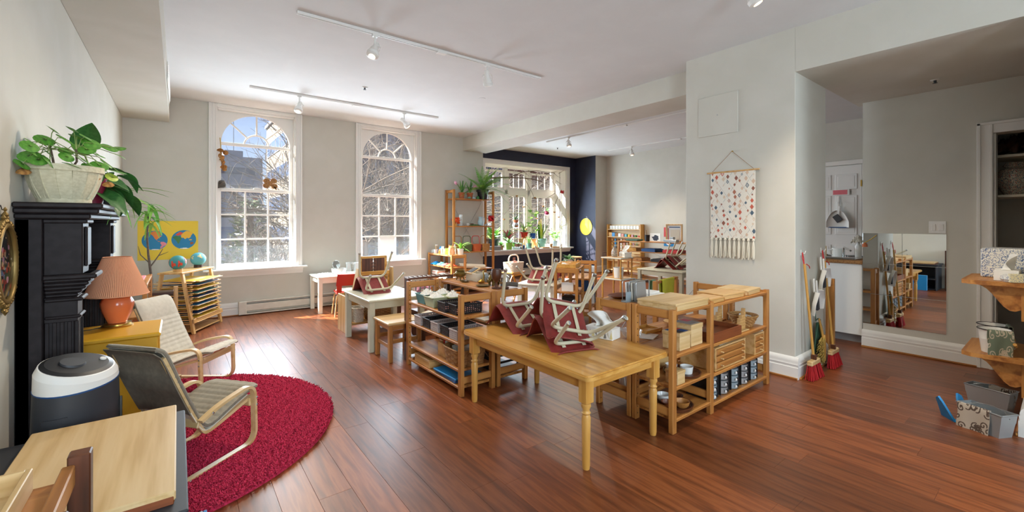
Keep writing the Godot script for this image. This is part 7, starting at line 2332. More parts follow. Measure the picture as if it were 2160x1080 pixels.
func build_bay_plants():
	var y := 0.69
	var g := RandomNumberGenerator.new()
	g.seed = 55
	# a long branch hung across the bay, with shells on threads
	var b := thing("hanging_branch", "long bare branch hung across the top of the bay window", "branch", v3(5.95, 2.42, -8.52))
	part(b, "branch", tube([v3(-0.2, 0.0, 0), v3(0.5, 0.06, 0.03), v3(1.1, 0.08, 0), v3(1.5, 0.06, -0.02), v3(1.9, -0.05, 0)], [0.02, 0.018, 0.013, 0.01, 0.005], 7), M.bark)
	part(b, "twig", tube([v3(0.55, 0.06, 0.02), v3(1.0, 0.24, 0.02), v3(1.5, 0.3, 0), v3(2.1, 0.28, 0.02)], [0.012, 0.01, 0.008, 0.004], 6), M.bark)
	for k in 16:
		var x := 0.9 + k * 0.09
		var d := v3(g.randf_range(0.1, 0.35), g.randf_range(-0.35, 0.2), g.randf_range(-0.1, 0.1))
		part(b, "twig", tube([v3(x, 0.08 + 0.2 * (k % 2), 0), v3(x, 0.08 + 0.2 * (k % 2), 0) + d * 0.5, v3(x, 0.1 + 0.2 * (k % 2), 0) + d], [0.005, 0.004, 0.002], 4), M.bark)
	part(b, "twig", tube([v3(1.05, 0.08, 0), v3(1.3, -0.3, 0.02), v3(1.35, -0.42, 0.02)], [0.007, 0.005, 0.003], 5), M.bark)
	for s in [-0.1, 1.6]:
		part(b, "hanging_thread", tube([v3(s, 0.05, 0), v3(s, 0.38, 0)], 0.0015, 4), M.white)
	for k in 9:
		var x: float = [6.35, 6.75, 6.98, 7.05, 7.35, 7.42, 7.65, 8.05, 8.2][k]
		var yy: float = [1.45, 2.04, 1.77, 1.2, 2.02, 1.48, 1.8, 1.65, 1.52][k]
		var sh := thing("walnut_shell", "walnut shell ornament hanging in the bay window, number %s from the left" % ["one", "two", "three", "four", "five", "six", "seven", "eight", "nine"][k], "ornament", v3(x, yy, -8.52), 0, "walnut shell ornaments in the bay window")
		part(sh, "shell", lathe([v2(0, -0.03), v2(0.028, -0.018), v2(0.034, 0.005), v2(0.03, 0.008), v2(0, -0.01)], 12), M.dried)
		part(sh, "hanging_thread", tube([v3(0, 0.005, 0), v3(0, 2.45 - yy, 0)], 0.0012, 4), M.white)
	var gl := thing("bead_garland", "dark bead garland draped below the branch in the bay window", "garland", v3(6.35, 1.85, -8.5))
	var pts := []
	for k in 25:
		var u := k / 24.0
		pts.append(v3(u * 1.95, 0.33 * absf(sin(u * PI * 2.0)) - 0.28, 0.02 * sin(u * 9.0)))
	part(gl, "string", tube(pts, 0.003, 4), M.black)
	var sb := new_st()
	for p in pts:
		put_lathe(sb, [v2(0, -0.011), v2(0.011, 0), v2(0, 0.011)], 6, 1, 1, at(p.x, p.y, p.z))
	var bd := part(gl, "beads", sb.commit(), M.burgundy)
	bd.set_meta("kind", "stuff")
	var hp := thing("hanging_planter", "round silver planter hanging in the middle of the bay window", "planter", v3(6.7, 1.22, -8.5))
	part(hp, "ball", lathe([v2(0, 0), v2(0.06, 0.02), v2(0.085, 0.07), v2(0.07, 0.13), v2(0.06, 0.14), v2(0, 0.13)], 20), M.chrome)
	part(hp, "pot", flower_pot(0.055, 0.07, 0.08), M.terracotta, v3(0, 0.13, 0))
	part(hp, "hanging_wire", tube([v3(0, 0.2, 0), v3(0, 1.2, 0)], 0.0015, 4), M.white)
	for k in 6:
		part(hp, "leaf", leaf_long(0.14, 0.05, 0.2), M.leaf_dark, v3(0, 0.2, 0), v3(-70 + 5 * k, k * 60.0, 0))
	var hp2 := thing("hanging_airplant", "brown hanging pot with a spiky plant in the right of the bay window", "planter", v3(7.75, 1.56, -8.5))
	part(hp2, "pot", lathe([v2(0, 0), v2(0.05, 0.01), v2(0.075, 0.06), v2(0.06, 0.11), v2(0, 0.1)], 16), M.burgundy)
	part(hp2, "hanging_wire", tube([v3(0, 0.1, 0), v3(0, 0.86, 0)], 0.0015, 4), M.white)
	tuft_leaves(hp2, 14, leaf_long(0.2, 0.018, 0.5, 0.6), ["leaf_grey", "leaf_fern"], 0.1, 10, 80, 71)
	var bf := thing("red_butterfly", "red paper butterfly hanging at the right of the bay window", "ornament", v3(8.36, 2.2, -8.5))
	for s in [-1.0, 1.0]:
		part(bf, "wing", prism(blob(s * 0.04, 0, 0.04, 0.05, 5, 10), 0.004), M.petal_red, Vector3.ZERO, v3(0, s * 30, 0))
	part(bf, "hanging_thread", tube([v3(0, 0, 0), v3(0, 0.45, 0)], 0.0012, 4), M.white)
	# pots on the sill, left to right
	var long1 := leaf_long(0.24, 0.09, 0.3)
	var long2 := leaf_long(0.3, 0.035, 0.2, 0.6)
	var small := leaf_long(0.13, 0.06, 0.35)
	var a := pot_plant("banana_plant", "large leaved bright green plant in a dark pot at the left of the bay sill", 6.25, y, -8.85, flower_pot(0.12, 0.15, 0.26), "charcoal", 0.14, 0.22)
	tuft_leaves(a, 11, leaf_long(0.4, 0.16, 0.3), ["leaf_light", "leaf_pilea"], 0.24, 25, 85, 81)
	var a2 := pot_plant("trailing_plant", "small trailing plant in a clay pot at the left end of the bay sill", 6.33, y, -8.62, flower_pot(0.05, 0.065, 0.11), "terracotta_pale", 0.06, 0.1)
	tuft_leaves(a2, 14, small, ["leaf_light", "leaf_fern"], 0.1, 0, 80, 82)
	solo("grey_tray", "long grey trough at the left front of the bay sill", "trough", boxes([[v3(0, 0.05, 0.05), v3(0.42, 0.1, 0.012)], [v3(0, 0.05, -0.05), v3(0.42, 0.1, 0.012)], [v3(0.205, 0.05, 0), v3(0.012, 0.1, 0.1)], [v3(-0.205, 0.05, 0), v3(0.012, 0.1, 0.1)], [v3(0, 0.01, 0), v3(0.4, 0.02, 0.1)]], 0.002), M.galvanised, v3(6.02, y, -8.54))
	var li := pot_plant("lime_pot_plant", "plant in a lime green glass pot on the bay sill", 6.55, y, -8.58, vessel([v2(0.07, 0), v2(0.085, 0.17)], 0.005, 20), "lime_pot", 0.075, 0.14)
	tuft_leaves(li, 12, leaf_long(0.26, 0.05, 0.5), ["leaf_grey", "leaf_light"], 0.15, 20, 80, 83)
	var gt := thing("galvanised_tub", "galvanised tub of low green moss on the bay sill", "tub", v3(6.84, y, -8.66))
	part(gt, "tub", vessel([v2(0.14, 0), v2(0.15, 0.05), v2(0.155, 0.055), v2(0.15, 0.06), v2(0.155, 0.14)], 0.004, 28), M.chrome)
	part(gt, "soil", cyl(0.145, 0.01, 20), M.soil, v3(0, 0.1, 0))
	for k in 20:
		part(gt, "leaf", small, M.leaf_fern if k % 2 else M.leaf_dark, v3(g.randf_range(-0.09, 0.09), 0.11, g.randf_range(-0.09, 0.09)), v3(-g.randf_range(0, 50), k * 50.0, 0))
	var beg := pot_plant("begonia", "tall plant with mottled grey leaves behind the galvanised tub", 6.8, y, -8.95, flower_pot(0.08, 0.1, 0.2), "white_glaze", 0.09, 0.17)
	tuft_leaves(beg, 16, leaf_long(0.34, 0.09, 0.35), ["leaf_grey", "leaf_dark", "burgundy"], 0.2, 30, 85, 84)
	var rp := pot_plant("red_pot_plant", "striped spiky plant in a glossy red pot on the bay sill", 7.25, y + 0.28, -8.83, flower_pot(0.07, 0.1, 0.14), "red_glaze", 0.09, 0.12)
	tuft_leaves(rp, 16, long2, ["leaf_light", "leaf_grey"], 0.12, 25, 85, 85)
	var bp := pot_plant("blue_pot_plant", "tall heart leaved plant in a blue mug pot on the bay sill", 7.48, y + 0.25, -8.75, vessel([v2(0.06, 0), v2(0.075, 0.14)], 0.006, 18), "blue_glaze", 0.065, 0.12)
	for k in 20:
		part(bp, "leaf", leaf_long(0.15, 0.12, 0.35), M.leaf_light if k % 3 else M.leaf_pilea, v3(g.randf_range(-0.16, 0.12), 0.15 + 0.03 * k, g.randf_range(-0.08, 0.06)), v3(-g.randf_range(-10, 50), k * 97.0, 0))
	part(bp, "stem", tube([v3(0, 0.1, 0), v3(-0.03, 0.35, 0), v3(-0.04, 0.72, 0)], 0.006, 6), M.stem)
	part(bp, "handle", tube([v3(-0.065, 0.11, 0), v3(-0.11, 0.1, 0), v3(-0.1, 0.04, 0), v3(-0.062, 0.03, 0)], 0.009, 6), M.blue_glaze)
	var cr := thing("sill_crate", "small wooden crate raising the pots on the bay sill", "crate", v3(7.35, y, -8.79))
	for s in [-1.0, 1.0]:
		part(cr, "side", box(0.02, 0.24, 0.24, 0.003), M.beech_y, v3(s * 0.22, 0.12, 0))
	part(cr, "top", box(0.46, 0.02, 0.26, 0.003), M.beech_x, v3(0, 0.24, 0))
	part(cr, "riser", cyl(0.06, 0.028, 16), M.beech_x, v3(-0.1, 0.25, -0.04))
	var gj := pot_plant("glass_jar_grass", "grass growing in a pale green glass jar on the bay sill", 7.2, y, -8.58, tumbler(0.08, 0.14), "green_pot", 0.07, 0.11)
	tuft_leaves(gj, 12, leaf_long(0.22, 0.014, 0.2, 0.6), ["leaf_fern", "leaf_light"], 0.12, 55, 88, 86)
	var gp := pot_plant("snake_plant", "upright snake plant in a large green pot on the bay sill", 7.82, y, -8.8, flower_pot(0.11, 0.14, 0.24), "green_pot", 0.13, 0.21)
	tuft_leaves(gp, 10, leaf_long(0.48, 0.06, 0.03, 0.6), ["leaf_dark", "leaf_light", "leaf_yellow"], 0.2, 62, 88, 87, 0.06)
	var pi := pot_plant("window_pilea", "round leaved pilea in a glass pot at the right of the bay sill", 8.25, y, -8.72, tumbler(0.08, 0.17), "grey_blue_glass", 0.07, 0.13)
	for k in 16:
		var an := k * 2.4
		var q := v3(cos(an) * (0.06 + 0.008 * k), 0.26 + 0.012 * k, sin(an) * 0.1)
		part(pi, "leaf", leaf_round(0.06), M.leaf_light if k % 3 else M.leaf_pilea, q, v3(40 - 5 * (k % 5), k * 50.0, 0))
		part(pi, "stalk", tube([v3(0, 0.13, 0), q], 0.002, 4), M.stem)
	# small things along the front edge
	solo("blue_figure", "small blue ceramic figure on the bay sill", "figurine", lathe([v2(0, 0), v2(0.03, 0), v2(0.02, 0.05), v2(0.026, 0.075), v2(0, 0.1)], 12), M.navy, v3(6.98, y + 0.012, -8.52))
	solo("dark_saucer", "dark saucer under the small blue figure", "saucer", vessel([v2(0.06, 0), v2(0.09, 0.01)], 0.003, 20), M.charcoal, v3(6.97, y, -8.53))
	for k in 3:
		solo("sill_tray", ["small beige tray left of centre on the bay sill", "wooden tray of shells on the bay sill", "rightmost small wooden tray on the bay sill"][k], "tray", boxes([[v3(0, 0.008, 0), v3(0.24, 0.016, 0.1)], [v3(0, 0.02, 0.048), v3(0.24, 0.014, 0.006)], [v3(0, 0.02, -0.048), v3(0.24, 0.014, 0.006)]], 0.003), M.beech_x, v3(7.35 + 0.36 * k, y, -8.52))
	for k in 3:
		solo("glass_tumbler", ["small clear tumbler, left one on the bay sill", "small clear tumbler, right one on the bay sill", "tiny brown tumbler on the bay sill"][k], "tumbler", tumbler(0.035, 0.09), M.clear_glass if k < 2 else M.bearwood_y, v3(7.74 + 0.1 * k, y + 0.017, -8.53))
	solo("white_jar", "small white jar at the right end of the bay sill", "jar", jar(0.05, 0.12), M.white_glaze, v3(8.28, y, -8.53))

func build_far_right():
	# bead cabinet on the right wall
	var t := thing("bead_cabinet", "pale wooden cabinet of coloured bead chains on the far right wall", "cabinet", v3(9.39, 0, -7.16), -90)
	# local x -> world z, local z -> world -x
	part(t, "back_board", box(1.05, 1.3, 0.015, 0.002), M.birch_x, v3(0, 0.66, 0.012))
	for s in [-1.0, 1.0]:
		part(t, "side_board", box(0.03, 1.32, 0.16, 0.003), M.honey_y, v3(s * 0.53, 0.66, 0.085))
	for y in [1.18, 0.98, 0.1, 0.35]:
		part(t, "shelf_board", box(1.04, 0.02, 0.15, 0.002), M.birch_x, v3(0, y, 0.09))
	var cols := ["honey_x", "blue_vivid", "bearwood_y", "paper", "pink", "globe_blue", "land_yellow", "petal_pink", "land_green", "red_vivid"]
	for k in 10:
		part(t, "number_card", box(0.08, 0.09, 0.03, 0.003), M.paper, v3(-0.44 + k * 0.095, 1.237, 0.1))
		var s := 0.11 - k * 0.008
		part(t, "bead_cube", box(s, s, s, 0.004), M[cols[k]], v3(-0.44 + k * 0.098, 0.991 + s * 0.5, 0.09))
		for j in maxi(2, 6 - int(k * 0.55)):
			part(t, "bead_chain", box(0.055 - k * 0.003, 0.07, 0.02, 0.006), M[cols[k]], v3(-0.44 + k * 0.098, 0.9 - j * 0.095, 0.05))
	for k in 4:
		part(t, "ledge", box(0.16 + 0.08 * k, 0.012, 0.08, 0.002), M.birch_x, v3(0.44 - 0.04 * k, 0.82 - k * 0.13, 0.06))
	# pictures on the wall
	var ims := [["printed_photo", "white sheet with a crowded printed photograph on the far wall", -6.31, 0.98, 0.3, 0.235, "paper", "denim"], ["red_painting", "red children's painting with a yellow shape on the far wall", -5.915, 1.133, 0.31, 0.23, "red_vivid", "land_yellow"], ["blue_painting", "blue children's painting on the far wall", -5.93, 0.87, 0.28, 0.16, "blue_vivid", "paper"]]
	for k in 3:
		var q: Array = ims[k]
		var p := thing(q[0], q[1], "picture", v3(9.4, q[3], q[2]), -90)
		part(p, "sheet", box(q[4], q[5], 0.004, 0.001), M[q[6]], v3(0, 0, 0.003))
		part(p, "print", prism(blob(0, 0, q[4] * 0.32, q[5] * 0.3, 7 + k, 18), 0.002), M[q[7]], v3(0, 0, 0.006))
		if k > 0:
			part(p, "print_detail", prism(blob(0.02, -0.01, q[4] * 0.16, q[5] * 0.14, 17 + k, 12), 0.002), M[["", "black", "red_vivid"][k]], v3(0, 0, 0.0075))
	var fr := thing("framed_board", "wooden frame with a white and grey chart on the low shelf", "frame", v3(8.68, 0.931, -5.35), -80)
	part(fr, "frame", boxes([[v3(-0.17, 0.2, 0), v3(0.03, 0.4, 0.03)], [v3(0.17, 0.2, 0), v3(0.03, 0.4, 0.03)], [v3(0, 0.385, 0), v3(0.34, 0.03, 0.03)], [v3(0, 0.015, 0), v3(0.34, 0.03, 0.03)]], 0.003), M.beech_y)
	part(fr, "chart", box(0.31, 0.34, 0.006, 0.0), M.paper, v3(0, 0.2, 0))
	part(fr, "chart_field", box(0.2, 0.22, 0.004, 0.0), M.cream, v3(0.02, 0.17, 0.005))
	part(fr, "chart_band", box(0.24, 0.02, 0.004, 0.0), M.navy, v3(0.01, 0.33, 0.005))
	part(fr, "chart_band", box(0.014, 0.26, 0.004, 0.0), M.red_vivid, v3(-0.13, 0.18, 0.005))
	# long shelf in front of the right wall
	pine_shelf("long pine shelf of trays along the far right wall", 8.62, -5.75, -90, 1.9, 0.4, 0.93, [0.93, 0.7, 0.48, 0.26, 0.08], true, true)
	for k in 7:
		solo("material_tray", "%s material tray on the long far shelf" % ["red and blue", "dark", "tan", "brown", "blue edged", "white", "amber"][k], "tray", boxes([[v3(0, 0.03, 0), v3(0.34, 0.06, 0.36)], [v3(0, 0.066, 0.0), v3(0.3, 0.012, 0.3)]], 0.004), M[["red_vivid", "black", "honey_x", "pine_x", "navy", "paper", "honey_x"][k]], v3(8.6, [0.701, 0.481, 0.261, 0.481, 0.701, 0.261, 0.701][k], [-5.3, -5.6, -6.1, -6.2, -5.85, -5.3, -6.35][k]))
	solo("pencil_cup", "black mesh pencil cup on the long far shelf", "cup", tumbler(0.06, 0.15), M.black, v3(8.55, 0.931, -5.95))
	solo("pencil", "pencil standing in the black mesh cup", "pencil", cyl(0.006, 0.26, 6), M.bearwood_y, v3(8.56, 0.945, -5.95), v3(0, 0, 12))
	solo("green_case", "dark green flat case on the long far shelf", "case", box(0.22, 0.04, 0.34, 0.006), M.green_sheet, v3(8.6, 0.951, -6.35))
	solo("grey_cartons", "small grey cartons beside the framed chart", "cartons", boxes([[v3(0, 0.03, 0), v3(0.1, 0.06, 0.3)], [v3(0, 0.09, 0.02), v3(0.08, 0.06, 0.08)]], 0.003), M.galvanised, v3(8.5, 0.931, -5.3))
	# white shelf stand with turned posts
	var w := thing("turned_post_stand", "white tiered stand with turned wooden posts near the pier", "stand", v3(5.72, 0, -4.56), 4)
	for y in [0.8, 0.46]:
		part(w, "tier", box(0.36, 0.022, 0.4, 0.01), M.pale_table, v3(0, y - 0.011, 0))
		part(w, "tier_inlay", box(0.28, 0.004, 0.32, 0.0), M.honey_x, v3(0, y + 0.001, 0))
	part(w, "tier", box(0.36, 0.022, 0.4, 0.01), M.honey_x, v3(0, 0.11, 0))
	for sx in [-1.0, 1.0]:
		for sz in [-1.0, 1.0]:
			var pr := [v2(0, 0)]
			for k in 25:
				pr.append(v2([0.014, 0.018, 0.011, 0.016, 0.015][k % 5], 0.778 * k / 24.0))
			pr.append(v2(0, 0.778))
			part(w, "turned_post", lathe(pr, 10), M.honey_y, v3(sx * 0.155, 0, sz * 0.175))
	for s in [-1.0, 1.0]:
		part(w, "gallery_rail", box(0.1, 0.014, 0.014, 0.003), M.oak_dark_x, v3(s * 0.11, 0.87, 0.17 * s))
		for j in 3:
			part(w, "spindle", cyl(0.006, 0.065, 8), M.oak_dark_y, v3(s * 0.11 + 0.04 * (j - 1), 0.8, 0.17 * s))
	solo("floral_vase", "cream floral vase on the white tiered stand", "vase", lathe([v2(0, 0), v2(0.045, 0), v2(0.052, 0.05), v2(0.04, 0.1), v2(0.022, 0.14), v2(0.026, 0.165), v2(0, 0.16)], 18), M.vase_paint, v3(5.7, 0.803, -4.6))
	tissue_box("white tissue box on the white tiered stand", v3(5.82, 0.803, -4.47), 60)
	solo("white_bin", "white plastic bin on the lower tier of the stand", "bin", vessel([v2(0.07, 0), v2(0.085, 0.17)], 0.004, 20), M.white, v3(5.71, 0.463, -4.52))
	solo("flat_brown_tray", "shallow brown tray on the bottom tier of the stand", "tray", vessel([v2(0.12, 0), v2(0.15, 0.03)], 0.008, 24), M.cherry_tray_x, v3(5.72, 0.122, -4.56))
	# pale green table and its stacked chairs
	simple_table("green_table", "pale green table with two stacked overturned chairs beside the pier", 6.88, -4.32, 3, 0.76, 0.86, 0.55, "sage", 0.06)
	for k in 2:
		var c := shell_chair("overturned_chair", ["lower overturned burgundy chair on the pale green table", "upper overturned burgundy chair on the pale green table"][k], "overturned burgundy chairs", "chair_shell", "tube_beige")
		overturn(c, v3(6.93, 0.556 + 0.06 * k, -4.36 + 0.09 * k), v3(0, 0, 1), -4.0 * k)
	# rack with a lime towel
	var r := thing("towel_rack", "low wooden drying rack behind the rear shelves", "rack", v3(4.72, 0, -3.02), 10)
	for s in [-1.0, 1.0]:
		part(r, "post", box(0.05, 0.68, 0.05, 0.003), M.pine_y, v3(s * 0.3, 0.34, 0))
	for y in [0.66, 0.42, 0.12]:
		part(r, "rail", box(0.58, 0.03, 0.025, 0.004), M.pine_x, v3(0, y, 0))
	part(r, "foot", box(0.06, 0.03, 0.3, 0.004), M.pine_z, v3(0.3, 0.015, 0))
	part(r, "foot", box(0.06, 0.03, 0.3, 0.004), M.pine_z, v3(-0.3, 0.015, 0))
	solo("lime_towel", "lime green towel hanging over the drying rack", "towel", sheet(func(u: float, v: float) -> Vector3:
		var s := (v - 0.5) * 2.0
		var a := absf(s)
		var yy := 0.682 if a < 0.06 else 0.682 - (a - 0.06) * 0.2
		return v3((u - 0.5) * 0.36 * (1.0 - 0.08 * a), yy - 0.03 * u * a, signf(s) * minf(a * 0.3, 0.02) + 0.01 * sin(u * 10.0) * a), 18, 24, 0.008), M.towel_lime, v3(4.74, 0, -3.02), v3(0, 10, 0))
	solo("grey_cloth_bag", "grey green cloth hanging on the drying rack left of the towel", "cloth", sheet(func(u: float, v: float) -> Vector3:
		var s := (v - 0.5) * 2.0
		var a := absf(s)
		return v3((u - 0.5) * 0.13 * (0.5 + a), 0.682 - maxf(0.0, a - 0.06) * 0.24, signf(s) * minf(a * 0.3, 0.022)), 8, 20, 0.006), M.green_pot, v3(4.5, 0, -3.06), v3(0, 10, 0))

# ---------------------------------------------------------------- alcove on the right
func broom(label: String, x: float, lean: float):
	var t := thing("broom", label, "broom", v3(x, 0, -1.375), 0, "red brooms on the pier")
	part(t, "handle", tube([v3(0, 0.17, 0), v3(-lean, 1.0, -0.065)], 0.011, 10), M.broom_wood)
	part(t, "ferrule", box(0.036, 0.05, 0.036, 0.004), M.oak_dark_y, v3(0.0, 0.185, 0))
	part(t, "head", box(0.2, 0.045, 0.045, 0.008), M.birch_x, v3(0, 0.145, 0))
	part(t, "hanging_loop", tube([v3(-lean, 0.98, -0.065), v3(-lean - 0.015, 1.05, -0.075), v3(-lean, 1.1, -0.08), v3(-lean + 0.015, 1.05, -0.075), v3(-lean, 0.98, -0.065)], 0.004, 5), M.red_vivid)
	part(t, "bow", tube([v3(-lean, 1.0, -0.05), v3(-lean + 0.04, 0.98, -0.04), v3(-lean + 0.05, 0.96, -0.04)], 0.004, 5), M.red_vivid)
	var st := new_st()
	var g := RandomNumberGenerator.new()
	g.seed = int(x * 100)
	for k in 150:
		var px := g.randf_range(-0.095, 0.095)
		var pz := g.randf_range(-0.018, 0.018)
		put_tube(st, [v3(px, 0.125, pz), v3(px * 1.35, 0.004, pz * 2.0 + 0.01)], 0.0038, 3, false)
	var br := part(t, "bristles", st.commit(), M.red_bristle)
	br.set_meta("kind", "stuff")

func dustpan(label: String, p: Vector3, rot: float, mat := "white"):
	var t := thing("dustpan", label, "dustpan", p, 0, "dustpans on the pier")
	var n := Node3D.new()
	n.name = "pan_and_brush"
	t.add_child(n)
	n.rotation_degrees.z = rot
	part(n, "pan", sheet(func(u: float, v: float) -> Vector3:
		var a := (u - 0.5) * 2.0
		return v3(a * (0.05 + 0.07 * minf(v * 2.0, 1.0)), -0.1 - v * 0.2, 0.012 + 0.045 * pow(absf(a), 5.0) + 0.03 * (1.0 - v)), 14, 10, 0.004), M[mat])
	part(n, "handle", box(0.03, 0.13, 0.014, 0.006), M[mat], v3(0, -0.05, 0.03))
	part(n, "brush_handle", box(0.022, 0.16, 0.014, 0.006), M[mat], v3(0.0, -0.08, 0.05))
	part(n, "brush_head", box(0.045, 0.13, 0.025, 0.006), M.charcoal, v3(0, -0.215, 0.045))

func bucket(r: float, h: float, sx: float) -> ArrayMesh:
	return vessel([v2(r * 0.78, 0), v2(r * 0.9, h * 0.55), v2(r * 0.915, h * 0.57), v2(r * 0.905, h * 0.6), v2(r, h * 0.97), v2(r * 1.03, h)], 0.003, 32, sx, 1.0)

func pail(parent: Node3D, lx: float, lz: float, h: float):
	# straight sided metal pail with a rolled rim
	var st := new_st()
	var c := [[-1, -1], [1, -1], [1, 1], [-1, 1]]
	for k in 4:
		var a: Array = c[k]
		var b: Array = c[(k + 1) % 4]
		for lv in [[0.0, 0.82, 0.6, 0.93], [0.6, 0.93, 0.64, 0.95], [0.64, 0.95, 1.0, 1.0]]:
			var p0 := v3(a[0] * lx * 0.5 * lv[1], lv[0] * h, a[1] * lz * 0.5 * lv[1])
			var p1 := v3(b[0] * lx * 0.5 * lv[1], lv[0] * h, b[1] * lz * 0.5 * lv[1])
			var q0 := v3(a[0] * lx * 0.5 * lv[3], lv[2] * h, a[1] * lz * 0.5 * lv[3])
			var q1 := v3(b[0] * lx * 0.5 * lv[3], lv[2] * h, b[1] * lz * 0.5 * lv[3])
			var out := v3(p0.x + p1.x, 0, p0.z + p1.z).normalized()
			quad(st, p0, p1, q1, q0, out)
			quad(st, p0 - out * 0.003, p1 - out * 0.003, q1 - out * 0.003, q0 - out * 0.003, -out)
	put_box(st, v3(0, 0.003, 0), v3(lx * 0.82, 0.004, lz * 0.82))
	part(parent, "pail", st.commit(), M.galvanised)
	part(parent, "rim", tube([v3(-lx * 0.5, h, -lz * 0.5), v3(lx * 0.5, h, -lz * 0.5), v3(lx * 0.5, h, lz * 0.5), v3(-lx * 0.5, h, lz * 0.5), v3(-lx * 0.5, h, -lz * 0.5)], 0.005, 6), M.galvanised)
	part(parent, "bail_handle", tube([v3(-lx * 0.5, h * 0.85, 0), v3(-lx * 0.3, h * 1.0, lz * 0.3), v3(0, h * 1.08, lz * 0.4), v3(lx * 0.3, h * 1.0, lz * 0.3), v3(lx * 0.5, h * 0.85, 0)], 0.003, 5), M.steel)

# a patterned cloth draped over an edge that runs along local x; front hangs towards +z
func draped(w: float, front: float, back: float, mat: Material, called: String, label: String, p: Vector3, turn: float):
	var t := solo(called, label, "towel", sheet(func(u: float, v: float) -> Vector3:
		var l := front + back
		var d := v * l - back
		var z := 0.012 if d > 0 else -0.012
		var y := -absf(d)
		if absf(d) < 0.02:
			z = d * 0.6
			y = -d * d * 12.0
		return v3((u - 0.5) * w + 0.004 * sin(d * 30.0), y, z + 0.006 * sin(u * 8.0) * absf(d) / front), 16, 24, 0.006), mat, p, v3(0, turn, 0))
	return t

func scroll_texture(called: String, ground: Color, ink: Color) -> StandardMaterial3D:
	# woven scrollwork: spirals on a plain ground
	var im := Image.create(128, 160, false, Image.FORMAT_RGB8)
	im.fill(ground)
	var g := RandomNumberGenerator.new()
	g.seed = 29
	for k in 26:
		var c := v2(g.randf() * 128, g.randf() * 160)
		var a0 := g.randf() * TAU
		for j in 70:
			var a := a0 + j * 0.11
			var r := 2.0 + j * 0.2
			var q := c + v2(cos(a), sin(a)) * r
			im.fill_rect(Rect2i(int(q.x), int(q.y), 4, 4), ink)
	var m := plain(called, Color.WHITE, 0.95)
	m.albedo_texture = ImageTexture.create_from_image(im)
	return m

